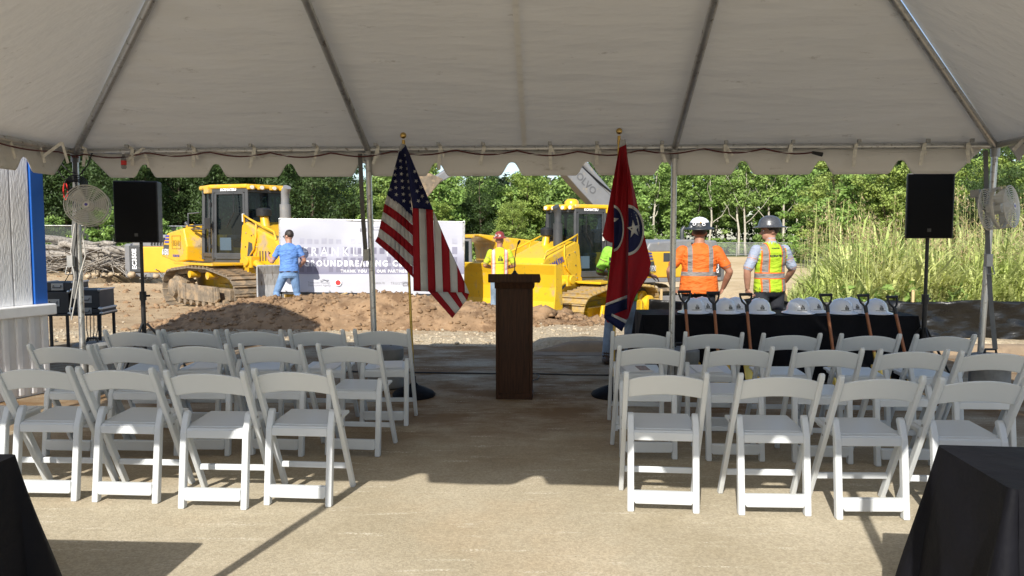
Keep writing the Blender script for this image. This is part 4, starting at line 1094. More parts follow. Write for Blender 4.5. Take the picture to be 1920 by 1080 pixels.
def bl(u, v):
    w_ = 0.105 * (1 - max(0, (1 - v) - 0.55) ** 2 * 4.2) if v < 0.95 else 0.095
    x = (u - 0.5) * 2 * w_; return (x, 0.028 - 0.05 * (1 - (2 * u - 1) ** 2) * 0.8 + 0.02 * math.sin(v * 3), lerp(0.004, 0.27, v))
mb.grid(bl, 10, 12); bo = mb.build('blade', M_['gold'], sh0, smooth=60, solid=0.004)
mb = MB(); mb.tube([(0, -0.008, 0.16), (0, 0.0, 0.27), (0, 0, 0.40)], [0.012, 0.021, 0.019], 10); mb.build('socket', M_['gold'], sh0, smooth=50)
SHV = ((1283, 546, 'first shovel from the left, leaning on the black table'), (1337, 548, 'second shovel from the left, leaning on the black table'), (1398, 551, 'third shovel, black grip in front of the vest man'), (1548, 552, 'fourth shovel, at the middle of the black table'), (1618, 553, 'fifth shovel from the left, leaning on the black table'), (1672, 556, 'sixth shovel, at the right end of the black table'))
for i, (px, py, lab) in enumerate(SHV):
    topp = P(px, py, tcen.y - 0.02 - 0.045 * ((px - 1464) / 170.0)); o = sh0 if i == 0 else copy_tree(sh0)
    fx = topp.x + cr.uniform(-0.02, 0.05) + (0.06 if i > 3 else 0.01); fy = topp.y - 0.30
    d = topp - Vector((fx, fy, 0.0)); o.location = (fx, fy, 0.004)
    o.rotation_euler = d.to_track_quat('Z', 'Y').to_euler(); o.scale = (1, 1, d.length / 1.035)
    o['label'] = lab; o['group'] = 'ceremonial shovels leaning on the black table'
# ================================================================== loudspeakers and stands
M_['grille'] = mat('black_grille', (0.006, 0.006, 0.006), 0.7, var=0.3, vs=40, bump=0.4, bs=300, spec=0.2)
def loudspeaker(px0, px1, py0, py1, Y, rz, where):
    a, b = P(px0, py1, Y), P(px1, py0, Y); wd = (b.x - a.x); hg = b.z - a.z; cx = (a.x + b.x) / 2
    dpt = 0.34; c = Vector((cx, Y + 0.17, a.z)); sp = thing('loudspeaker', 'large black loudspeaker on a tall stand ' + where, 'loudspeaker', c, rz, 'loudspeakers on stands')
    mb = MB(); w2 = wd / 2 * 0.93
    mb.prism([(-w2, -dpt / 2), (w2, -dpt / 2), (w2, 0.02), (w2 * 0.62, dpt / 2), (-w2 * 0.62, dpt / 2), (-w2, 0.02)], 'z', 0, hg); mb.build('cabinet', M_['black_plastic'], sp, bevel=0.012)
    mb = MB(); mb.box((0, -dpt / 2 - 0.006, hg / 2), (2 * w2 * 0.95, 0.014, hg * 0.965)); mb.build('grille', M_['grille'], sp, bevel=0.012)
    mb = MB(); mb.box((0, -dpt / 2 - 0.015, 0.085), (0.035, 0.004, 0.035)); mb.build('badge', M_['dark_grey'], sp)
    mb = MB(); mb.tube([(-0.07, -0.03, hg), (-0.06, -0.03, hg + 0.004), (0.06, -0.03, hg + 0.004), (0.07, -0.03, hg)], 0.01, 6); mb.build('handle', M_['black_plastic'], sp)
    st = thing('speaker_stand', 'black tripod stand holding the loudspeaker ' + where, 'stand', (c.x, c.y, 0), 0.4, 'loudspeaker stands')
    mb = MB(); mb.cyl((0, 0, 0.45), (0, 0, a.z + 0.03), 0.0185, n=12); mb.build('upper_pole', M_['black_plastic'], st, smooth=40)
    mb = MB(); mb.cyl((0, 0, 0.18), (0, 0, 0.95), 0.025, n=12); mb.build('lower_pole', M_['black_plastic'], st, smooth=40)
    mb = MB(); mb.cyl((0, 0, 0.88), (0, 0, 0.98), 0.036, n=12); mb.cyl((0.02, 0, 0.93), (0.075, 0, 0.93), 0.012, n=8); mb.build('clamp', M_['black_plastic'], st, smooth=40)
    for k in range(3):
        t = k * 2.094; d = Vector((math.cos(t), math.sin(t), 0))
        mb = MB(); mb.tube([d * 0.03 + Vector((0, 0, 0.62)), d * 0.48 + Vector((0, 0, 0.02))], 0.013, 8); mb.tube([d * 0.02 + Vector((0, 0, 0.22)), d * 0.28 + Vector((0, 0, 0.28))], 0.009, 6); mb.build('leg', M_['black_plastic'], st, smooth=40)
loudspeaker(209, 288, 339, 455, 8.2, R(12), 'on the left, beside the fan')
loudspeaker(1714, 1803, 323, 447, 7.75, R(-25), 'on the right, before the tall grass')
# ================================================================== drum fans clamped to the corner poles
M_['fan_white'] = mat('fan_enamel', (0.60, 0.585, 0.54), 0.45, var=0.08)
def drum_fan(c, rz, tilt, where, rad=0.195, dep=0.21):
    f = thing('drum_fan', 'round white wire drum fan clamped to the ' + where, 'fan', c, 0, 'fans on the tent poles'); f.rotation_euler = (tilt, 0, rz)
    W = M_['fan_white']                                          # local -y is the front
    def ring(r_, y, th): 
        return [(r_ * math.cos(t), y, r_ * math.sin(t)) for t in np.linspace(0, 2 * math.pi, 41)[:-1]], th
    mb = MB()
    for r_, y, th in [(rad, -dep / 2, 0.006), (rad, dep / 2, 0.006)]: p, th = ring(r_, y, th); mb.tube(p, th, 6, closed=True)
    for k in range(36): a = 2 * math.pi * k / 36; mb.tube([(rad * math.cos(a), -dep / 2, rad * math.sin(a)), (rad * math.cos(a), dep / 2, rad * math.sin(a))], 0.0022, 4)
    mb.build('drum_cage', W, f, smooth=60)
    mb = MB(); mb.lathe([(rad * 0.985, -0.015), (rad * 0.985, 0.02)], 40, rot=Matrix.Rotation(R(90), 3, 'X'), cap=False); mb.build('shroud', W, f, smooth=60, solid=0.003)
    for y, nm in ((-dep / 2, 'front_grille'), (dep / 2, 'rear_grille')):
        mb = MB()
        for i in range(1, 9): p, th = ring(0.03 + (rad - 0.03) * i / 9, y - (0.02 if y < 0 else -0.02) * (1 - (i / 9) ** 2), 0.0036); mb.tube(p, th, 5, closed=True)
        for k in range(8): a = 2 * math.pi * (k + 0.5) / 8; mb.tube([(0.03 * math.cos(a), y * 1.12, 0.03 * math.sin(a)), (rad * math.cos(a), y, rad * math.sin(a))], 0.0042, 5)
        mb.build(nm, W, f, smooth=60)
    mb = MB(); mb.cyl((0, -dep / 2 - 0.028, 0), (0, -dep / 2 - 0.012, 0), 0.032, n=20); hb_ = mb.build('hub_badge', W, f, smooth=40)
    mb = MB(); mb.cyl((0, -dep / 2 - 0.031, 0), (0, -dep / 2 - 0.027, 0), 0.014, n=14); mb.build('badge_dot', M_['print_blue'], hb_, smooth=40)
    mb = MB(); mb.cyl((0, -0.03, 0), (0, dep / 2 - 0.01, 0), 0.055, n=18); mb.build('motor', M_['fan_white'], f, smooth=40)
    for k in range(3):
        a = k * 2.094 + 0.15; mb = MB()
        def bl_(u, v): r_ = lerp(0.05, rad * 0.9, u); t = a + lerp(-0.42, 0.42, v) * (0.8 + 0.3 * u); return (r_ * math.cos(t), -0.04 + (v - 0.5) * 0.09, r_ * math.sin(t))
        mb.grid(bl_, 6, 5); mb.build('fan_blade', W, f, smooth=60, solid=0.003)
    mb = MB(); mb.tube([(0, dep / 2 + 0.01, 0), (-0.02, dep / 2 + 0.06, 0.02), (-0.06, dep / 2 + 0.06, 0.14)], 0.014, 8); mb.box((-0.06, dep / 2 + 0.06, 0.16), (0.06, 0.08, 0.07)); mb.build('clamp', M_['steel_matte'], f, smooth=40)
    return f
drum_fan(P(165, 386, 7.55), R(22), R(-4), 'left corner pole, seen face on')
drum_fan(P(1873, 390, 7.10), R(38), R(-6), 'right corner pole, turned sideways')
mb = MB(); mb.tube([P(140, 420, 7.8), P(133, 470, 7.8), P(140, 520, 7.8), P(131, 580, 7.8), P(134, 600, 7.75), P(150, 515, 7.75), P(160, 480, 7.75), P(155, 440, 7.7), P(166, 405, 7.68)], 0.006, 6); o = mb.build('fan_cable', M_['white_cord'], smooth=60); tag(o, 'white cable hanging beside the left tent pole under the fan', 'cable')
mb = MB()
for k in range(5): mb.tube([Vector((P(143, 347, 7.8).x + (0.07 + 0.012 * k) * math.cos(t) + 0.01 * k, 7.78 - 0.012 * k, P(143, 347, 7.8).z + (0.06 + 0.008 * k) * math.sin(t) * (0.6 + 0.1 * k))) for t in np.linspace(0, 6.28, 25)[:-1]], 0.0065, 6, closed=True)
mb.tube([P(103, 295, 7.75), P(118, 310, 7.78), P(130, 322, 7.78), P(143, 325, 7.78)], 0.007, 6); mb.tube([P(173, 287, 7.78), P(164, 310, 7.78), P(150, 328, 7.78)], 0.007, 6); mb.tube([P(100, 308, 7.7), P(120, 335, 7.75)], 0.006, 6)
o = mb.build('cord_coil', M_['black_plastic'], smooth=60); tag(o, 'tangle of black cords wound round the left tent pole above the fan', 'cords')
mb = MB(); cc = P(123, 359, 7.74); mb.tube([cc + Vector((0.022 * math.cos(t), 0, 0.085 * math.sin(t))) for t in np.linspace(0, 6.28, 25)[:-1]], 0.007, 6, closed=True); o = mb.build('red_cord_loop', mat('bright_red_cord', (0.7, 0.04, 0.03), 0.5), smooth=60); tag(o, 'small loop of bright red cord on the left tent pole', 'cord')
# ================================================================== sound equipment on its table
ep = G(158, 655); eq = thing('equipment_table', 'small black folding table behind the left tent pole', 'table', (ep.x, ep.y, 0), 0.1)
mb = MB(); mb.box((0, 0, 0.52), (0.72, 0.55, 0.03)); mb.build('table_top', M_['black_plastic'], eq, bevel=0.006)
for sx in (-1, 1):
    for sy in (-1, 1): mb = MB(); mb.box((sx * 0.32, sy * 0.23, 0.252), (0.035, 0.035, 0.505)); mb.build('leg', M_['black_plastic'], eq, bevel=0.004)
M_['case'] = mat('case_laminate', (0.022, 0.023, 0.025), 0.5, var=0.2)
def rack_case(c, d, label, rz=0.1):
    t = thing('rack_case', label, 'equipment case', c, rz, 'equipment cases by the left tent pole')
    mb = MB(); mb.box((0, 0, d[2] / 2), d); mb.build('shell', M_['case'], t, bevel=0.008)
    for sx in (-1, 1):
        for sz in (0, 1): mb = MB(); mb.box((sx * d[0] / 2, 0, d[2] * sz), (0.022, d[1] + 0.01, 0.022)); mb.build('edge_strip', M_['steel'], t, bevel=0.004)
        for sz in (0, 1): mb = MB(); mb.ball((sx * d[0] / 2, -d[1] / 2, d[2] * sz), 0.024, 10, 6); mb.build('ball_corner', M_['steel'], t, smooth=60)
    mb = MB(); mb.box((0, -d[1] / 2 - 0.004, d[2] / 2), (0.16, 0.008, 0.10)); pl = mb.build('latch_plate', M_['steel_matte'], t, bevel=0.003)
    mb = MB(); mb.tube([(-0.05, -d[1] / 2 - 0.01, d[2] / 2 + 0.02), (-0.05, -d[1] / 2 - 0.03, d[2] / 2 - 0.01), (0.05, -d[1] / 2 - 0.03, d[2] / 2 - 0.01), (0.05, -d[1] / 2 - 0.01, d[2] / 2 + 0.02)], 0.006, 6); mb.build('handle', M_['black_plastic'], pl)
    return t
q = Vector((ep.x, ep.y, 0.536))
rack_case(q + Vector((0.15, 0.02, 0.0)), (0.40, 0.5, 0.06), 'flat grey equipment unit under the open rack case on the small table')
rack_case(q + Vector((0.15, 0.02, 0.066)), (0.36, 0.48, 0.26), 'black rack case with metal corners, right of the left tent pole')
rack_case(q + Vector((-0.28, 0.0, 0.0)), (0.40, 0.5, 0.30), 'larger black rack case hidden half behind the white shed')
rack_case(q + Vector((-0.26, 0.05, 0.306)), (0.42, 0.46, 0.12), 'flat silver edged case topmost of the equipment stack')
mb = MB()
for k in range(5):
    a = q + Vector((0.2 + 0.05 * k, -0.26, -0.02)); mb.tube([a, a + Vector((0.03, -0.06, -0.2)), a + Vector((0.05 - 0.03 * k, -0.04, -0.42)), a + Vector((0.2 - 0.12 * k, -0.15 - 0.04 * k, -0.505)), a + Vector((0.9 - .5 * k, -0.5 - .1 * k, -0.508))], 0.006, 6)
o = mb.build('equipment_cables', M_['black_plastic'], smooth=60); tag(o, 'black cables dangling from the equipment table to the ground', 'cables')
mb = MB(); mb.tube([q + Vector((-.5, .1, .1)), q + Vector((-0.05, -0.2, 0.55)), P(138, 450, 8.2), P(138, 330, 7.9)], 0.006, 6); o = mb.build('hanging_cable', M_['black_plastic'], smooth=60); tag(o, 'black cable running up from the equipment to the tent pole', 'cable')
# cord across the pavement behind the lectern
mb = MB(); mb.tube([G(600, 697), G(700, 699), G(784, 700), G(860, 701), G(929, 702), G(1000, 702), G(1070, 704), G(1150, 705), G(1230, 708)], 0.009, 6)
mb.v = [(x, y, z + 0.010) for x, y, z in mb.v]; o = mb.build('ground_cable', M_['black_plastic'], smooth=60); tag(o, 'dark cable lying across the pavement behind the lectern', 'cable')
mb = MB(); mb.tube([G(1002, 704), G(1011, 707), G(1009, 713), G(1000, 717)], 0.006, 6); mb.v = [(x, y, z + 0.02) for x, y, z in mb.v]; o = mb.build('lectern_cable', M_['black_plastic'], smooth=60); tag(o, 'short looped cable at the foot of the lectern', 'cable')

# ================================================================== flags
def flag_stand(name, label, foot, top):
    t = thing(name, label, 'flag stand', (foot.x, foot.y, 0)); d = top - foot; d = Vector((d.x, d.y, top.z))
    mb = MB(); mb.lathe([(0.21, 0.0), (0.215, 0.02), (0.19, 0.05), (0.12, 0.085), (0.05, 0.11), (0.022, 0.14), (0.02, 0.2)], 28)
    mb.v = [(x * (1 + 0.08 * noise.noise((x * 9, y * 9, z * 9))), y * (1 + 0.08 * noise.noise((x * 7, y * 7, 3))), z) for x, y, z in mb.v]; mb.build('base', M_['black_cloth'], t, smooth=60)
    mb = MB(); mb.cyl((d.x * 0.02, d.y * .02, 0.1), d * 0.965, 0.014, 0.012, 12); mb.build('pole', M_['gold'], t, smooth=40)
    mb = MB(); mb.cyl(d * 0.955, d * 0.985, 0.018, 0.015, 12); mb.build('ferrule', M_['brass'], t, smooth=40)
    mb = MB(); mb.ball(d + Vector((0, 0, 0.005)), 0.031, 18, 12); mb.build('finial', M_['brass'], t, smooth=60)
    return t
FY = 7.33
def cloth_mat(name, col):
    m = mat(name, col, 0.7, var=0.08, vs=10, bump=0.15, bs=250, spec=0.25)
    nt = m.node_tree; N, L = nt.nodes, nt.links; B = N['Principled BSDF']; tr_ = N.new('ShaderNodeBsdfTranslucent'); tr_.inputs[0].default_value = (*[min(1, c * 1.2) for c in col], 1)
    mx = N.new('ShaderNodeMixShader'); mx.inputs[0].default_value = 0.3; L.new(B.outputs[0], mx.inputs[1]); L.new(tr_.outputs[0], mx.inputs[2]); L.new(mx.outputs[0], N['Material Output'].inputs[0]); return m
FR, FW, FB = cloth_mat('flag_red', (0.33, 0.010, 0.020)), cloth_mat('flag_white', (0.58, 0.575, 0.565)), cloth_mat('flag_blue', (0.012, 0.016, 0.075))
def strip(mb, k, a, b, c, d, nu, nv, Yf, lift=0.0):
    """patch of cloth between picture points a-b (top) and d-c (bottom) carried at the depth of the fold it lies on"""
    mb.k = k
    def fn(u, v):
        x = lerp(lerp(a[0], b[0], u), lerp(d[0], c[0], u), v); y = lerp(lerp(a[1], b[1], u), lerp(d[1], c[1], u), v); return P(x, y, Yf(x, y) - lift)
    mb.grid(fn, nu, nv)
def star(mb, k, px, py, r_, Yf, rot=0.0, sq=1.0, lift=0.006):
    mb.k = k; pts = []
    for i in range(10):
        a = -math.pi / 2 + i * math.pi / 5 + rot; q = r_ if i % 2 == 0 else r_ * 0.40; x, y = px + q * math.cos(a) * sq, py + q * math.sin(a); pts.append(P(x, y, Yf(x, y) - lift))
    c = P(px, py, Yf(px, py) - lift); mb.add([c] + pts, [(0, i + 1, (i + 1) % 10 + 1) for i in range(10)])
z5 = lambda x, y: (680 + x / 5.4, 240 + y / 5.4)
z6 = lambda x, y: (680 + x / 5.141, 400 + y / 5.141)
us_foot = G(777, 741); us_foot = Vector((us_foot.x, FY + 0.06, 0))
us_stand = flag_stand('flag_stand', 'brass flag pole and black base carrying the stars and stripes', us_foot, P(756, 255, FY))
flag = thing('striped_flag', 'stars and stripes flag draped from the pole left of the lectern', 'flag', (us_foot.x, us_foot.y, 0))
def to_local(mb, o): mb.v = [(x - o.location.x, y - o.location.y, z - o.location.z) for x, y, z in mb.v]
edge_l = [(270, 752), (366, 726), (397, 718), (428, 711), (452, 703)]
def YL(x, y):
    l = interp(edge_l, y); cx = interp([(270, 759), (405, 773.5), (520, 775)], y); t = (x - l) / max(8, cx - l)
    return FY - 0.10 + 0.10 * t + 0.024 * math.sin(t * 7.5 + y * 0.018) * min(1, (y - 268) / 60)
def YR(x, y):
    cx = interp([(270, 759), (405, 773.5), (545, 775)], y); r_ = interp([(270, 760), (394, 812.5), (552, 880)], y); t = (x - cx) / max(8, r_ - cx)
    return FY - 0.17 + 0.12 * t + 0.036 * math.sin(t * 8.0 + 0.6 + y * 0.006) * min(1, (y - 268) / 90)
def YF(x, y): return FY + 0.01 + 0.02 * math.sin((x + y) * 0.05)
mb = MB()
strip(mb, 1, (751.5, 269), (758.5, 270.5), (760, 276), (745, 290), 2, 2, YL)
# left fold: canton then six stripes from the hoist to the crease
hoist = [(366, 726), (381.7, 721), (396.8, 718), (412.3, 714.6), (428, 711.5), (443.3, 708), (452.5, 703.3)]
creas = [405.7, 422.4, 442.0, 461.2, 481.7, 501.2, 520.6]
strip(mb, 2, (748, 285), (761, 273), (773.8, 405.7), (726, 366), 10, 16, YL)
for i in range(6):
    y0, x0 = hoist[i]; y1, x1 = hoist[i + 1]
    for s in range(8):
        u0, u1 = s / 8, (s + 1) / 8; bow = lambda u: -2.5 * math.sin(math.pi * u)
        A = (lerp(x0, 774.3, u0), lerp(y0, creas[i], u0) + bow(u0)); B_ = (lerp(x0, 774.3, u1), lerp(y0, creas[i], u1) + bow(u1))
        C = (lerp(x1, 774.6, u1), lerp(y1, creas[i + 1], u1) + bow(u1)); D = (lerp(x1, 774.6, u0), lerp(y1, creas[i + 1], u0) + bow(u0))
        strip(mb, (1, 0, 1, 0, 1, 0)[i], A, B_, C, D, 2, 2, YL)
strip(mb, 0, (774.3, 514), (776, 514), (787.5, 536.5), (774.8, 520.8), 2, 2, YL)
# right fold
strip(mb, 2, (758.5, 272), (760.5, 272), (812.4, 393.7), (773.5, 390), 8, 14, YR)
tops = [(773.5, 390), (785.2, 391), (798.5, 392.3), (811.9, 393.6)]
bots = [775.3, 789, 802.5, 817, 830.7, 845.3, 858.5, 871.6, 880]
redge = [(812.4, 393.7), (826.9, 429), (842.4, 466), (857, 497), (870.6, 528), (880, 550)]
cols = (0, 1, 0, 1, 0, 1, 0, 1)
for i in range(8):
    bl_, br_ = (bots[i], 545.8 + (bots[i] - 775) * 0.028), (bots[i + 1], 545.8 + (bots[i + 1] - 775) * 0.028)
    if i < 3: a, b = tops[i], tops[i + 1]
    else: a, b = redge[i - 3], redge[i - 2]
    if i < 3: strip(mb, cols[i], a, b, br_, bl_, 3, 14, YR)
    else: strip(mb, cols[i], a, b, (bots[i + 1], br_[1]) if i < 7 else (880, 551), bl_, 3, 12, YR)
# lower flap behind
fl = [[(801.6, 544), (817.7, 544), z6(895, 970), z6(865, 1010)], [(817.7, 544), (837, 544), z6(940, 920), z6(895, 970)], [(837, 544), (853, 545), z6(965, 880), z6(940, 920)], [(853, 545), (864, 546), z6(1002, 835), z6(965, 880)], [(864, 546), (880, 549), z6(1010, 830), z6(1002, 835)]]
for i, q4 in enumerate(fl): strip(mb, (0, 1, 0, 1, 0)[i], *q4, 4, 6, YF)
strip(mb, 1, (788, 538), (800, 540), (801.6, 547.5), (790, 541), 2, 2, YF)
for x, y in ((437, 275), (383, 333), (330, 410), (387, 400), (328, 475), (392, 465), (332, 540), (400, 535), (281, 622), (336, 605), (406, 603), (341, 675), (411, 670), (417, 738)): star(mb, 1, *z5(x, y), 4.0, YL, 0.25)
for x, y in ((443, 343), (450, 410), (453, 475), (463, 542), (468, 608), (477, 678), (482, 748), (490, 815)): star(mb, 1, *z5(x, y), 4.0, YL, 0.2, 0.7)
for x, y in ((527, 440), (542, 538), (590, 600), (552, 640), (603, 692), (565, 738), (653, 750)): star(mb, 1, *z5(x, y), 4.2, YR, 0.5, 0.95)
to_local(mb, flag); mb.build('cloth', [FR, FW, FB], flag, smooth=180, solid=0.002)
# the red flag with the three-star circle
z7 = lambda x, y: (1080 + x / 2.7, 240 + y / 2.7)
tn_foot = Vector((G(1148, 741).x, FY + 0.06, 0))
flag_stand('flag_stand', 'brass flag pole and black base carrying the red flag', tn_foot, P(1161, 247, FY))
fl2 = thing('red_flag', 'red flag with blue starred circle draped from the pole right of the lectern', 'flag', (tn_foot.x, tn_foot.y, 0))
LB = [(272, 1163), (351, 1155), (455, 1149), (562, 1136), (600, 1131.5), (622, 1165)]
CB = [(270, 1173), (351, 1177), (560, 1177), (600, 1176), (622, 1166)]
RB = [(270, 1173.8), (303, 1177), (366, 1191), (440, 1208), (492, 1220.5), (514, 1217.5), (555, 1191), (598, 1177)]
LA = [(272, 1162), (325, 1152), (414, 1135.5), (445.6, 1128.5), (456, 1146)]
def Y1(x, y):
    l, r_ = interp(LB, y), interp(CB, y); t = (x - l) / max(4, r_ - l); return FY - 0.08 + 0.06 * t + 0.03 * math.sin(t * 7 + y * 0.012) * min(1, (y - 268) / 80)
def Y2(x, y):
    l, r_ = interp(CB, y), interp(RB, y); t = (x - l) / max(4, r_ - l); return FY - 0.15 + 0.13 * t + 0.034 * math.sin(t * 7 + y * 0.02) * min(1, (y - 268) / 80)
def Y3(x, y): return FY - 0.02 + 0.012 * math.sin(x * 0.12)
def panel(mb, k, L_, R_, y0, y1, Yf, nu=8, nv=28):
    mb.k = k; mb.grid(lambda u, v: P(lerp(interp(L_, lerp(y0, y1, v)), interp(R_, lerp(y0, y1, v)), u), lerp(y0, y1, v), Yf(lerp(interp(L_, lerp(y0, y1, v)), interp(R_, lerp(y0, y1, v)), u), lerp(y0, y1, v))), nu, nv)
mb = MB()
panel(mb, 0, LA, [(272, 1168), (456, 1152)], 272, 455, Y3)
panel(mb, 0, LB, CB, 271, 605, Y1); panel(mb, 0, CB, RB, 270, 598, Y2)
strip(mb, 1, (1163, 262), (1172, 261), (1174, 271), (1160, 277), 3, 3, Y1, 0.004)
def arc_pts(cx, cy, rx, ry, a0, a1, n): return [(cx + rx * math.cos(lerp(a0, a1, i / n)), cy + ry * math.sin(lerp(a0, a1, i / n))) for i in range(n + 1)]
def fan(mb, k, c, pts, Yf, lift):
    mb.k = k; mb.add([P(*c, Yf(*c) - lift)] + [P(*p, Yf(*p) - lift) for p in pts], [(0, i + 1, i + 2) for i in range(len(pts) - 1)])
def crescent(mb, cx, cy, rx, ry, xl, Yf):
    for kk, s, lf in ((1, 1.0, 0.009), (2, 0.885, 0.016)):
        mb.k = kk; n = 22; vs = []
        for i in range(n + 1):
            a = lerp(-math.pi / 2, math.pi / 2, i / n); x, y = cx + rx * s * math.cos(a), cy + ry * s * math.sin(a)
            x = max(x, xl)
            for t in (0, 0.25, 0.5, 0.75, 1): xx = lerp(xl, x, t); vs.append(P(xx, y, Yf(xx, y) - lf))
        mb.add(vs, [(i * 5 + j, i * 5 + j + 1, i * 5 + j + 6, i * 5 + j + 5) for i in range(n) for j in range(4)])
crescent(mb, *z7(188, 508), 55 / 2.7, 118 / 2.7, z7(192, 0)[0], Y1)
mb.k = 1; 
mb.face([P(*z7(x, y), Y1(*z7(x, y)) - 0.022) for x, y in ((192, 455), (216, 458), (203, 470), (192, 476))])
crescent(mb, *z7(262, 517), 84 / 2.7, 128 / 2.7, z7(265, 0)[0], Y2)
star(mb, 1, *z7(292, 512), 17.5, Y2, -0.15, 0.72, 0.024)
strip(mb, 1, z7(150, 888), z7(258, 846), z7(258, 861), z7(148, 902), 6, 2, Y1, 0.008)
strip(mb, 2, z7(148, 902), z7(258, 861), z7(258, 917), z7(142, 962), 8, 4, Y1, 0.006)
strip(mb, 2, z7(142, 955), z7(182, 944), z7(250, 990), z7(232, 1030), 6, 4, Y1, 0.010)
strip(mb, 2, z7(139, 960), z7(160, 950), z7(240, 1000), z7(230, 1030), 6, 4, Y1, 0.007)
strip(mb, 1, z7(182, 940), z7(257, 972), z7(252, 990), z7(178, 950), 6, 2, Y1, 0.013)
to_local(mb, fl2); mb.build('cloth', [FR, FW, FB], fl2, smooth=180, solid=0.002)
# ================================================================== bulldozers
def shoe_mesh(w_, m, seed):
    mb = MB(); mb.box((0, 0, 0), (0.178, w_, 0.022)); mb.box((0.06, 0, 0.03), (0.022, w_ * 0.99, 0.055))
    me = bpy.data.meshes.new('track_shoe'); me.from_pydata(mb.v, [], mb.f); me.materials.append(m); return me
def loop_points(poly, rads, n_arc=7):
    """belt round a polygon of wheels: list of (x, z) wheel centres with radii, anticlockwise seen from +y"""
    out = []; N = len(poly)
    for i in range(N):
        c = Vector(poly[i]); r_ = rads[i]
        def tan(a, ra, b, rb):
            d = (b - a); L = d.length; u = d / L; n_ = Vector((u.y, -u.x)); k = (ra - rb) / L; s_ = math.sqrt(max(0, 1 - k * k)); return n_ * s_ + u * k
        p, q = Vector(poly[i - 1]), Vector(poly[(i + 1) % N])
        n0, n1 = tan(p, rads[i - 1], c, r_), tan(c, r_, q, rads[(i + 1) % N])
        a0, a1 = math.atan2(n0.y, n0.x), math.atan2(n1.y, n1.x)
        while a1 < a0 - 1e-6: a1 += 2 * math.pi
        if a1 - a0 > math.pi * 1.9: a1 = a0
        for k in range(n_arc + 1):
            a = lerp(a0, a1, k / n_arc); out.append(c + Vector((math.cos(a), math.sin(a))) * r_)
    return out
def resample(pts, n):
    seg = [(pts[(i + 1) % len(pts)] - pts[i]).length for i in range(len(pts))]; tot = sum(seg); out = []
    i = 0; acc = 0.0
    for k in range(n):
        d = tot * k / n
        while acc + seg[i] < d and i < len(pts) - 1: acc += seg[i]; i += 1
        t = (d - acc) / max(1e-9, seg[i]); p = pts[i].lerp(pts[(i + 1) % len(pts)], t); u = (pts[(i + 1) % len(pts)] - pts[i])
        out.append((p, u.normalized() if u.length > 1e-9 else Vector((1, 0))))
    return out
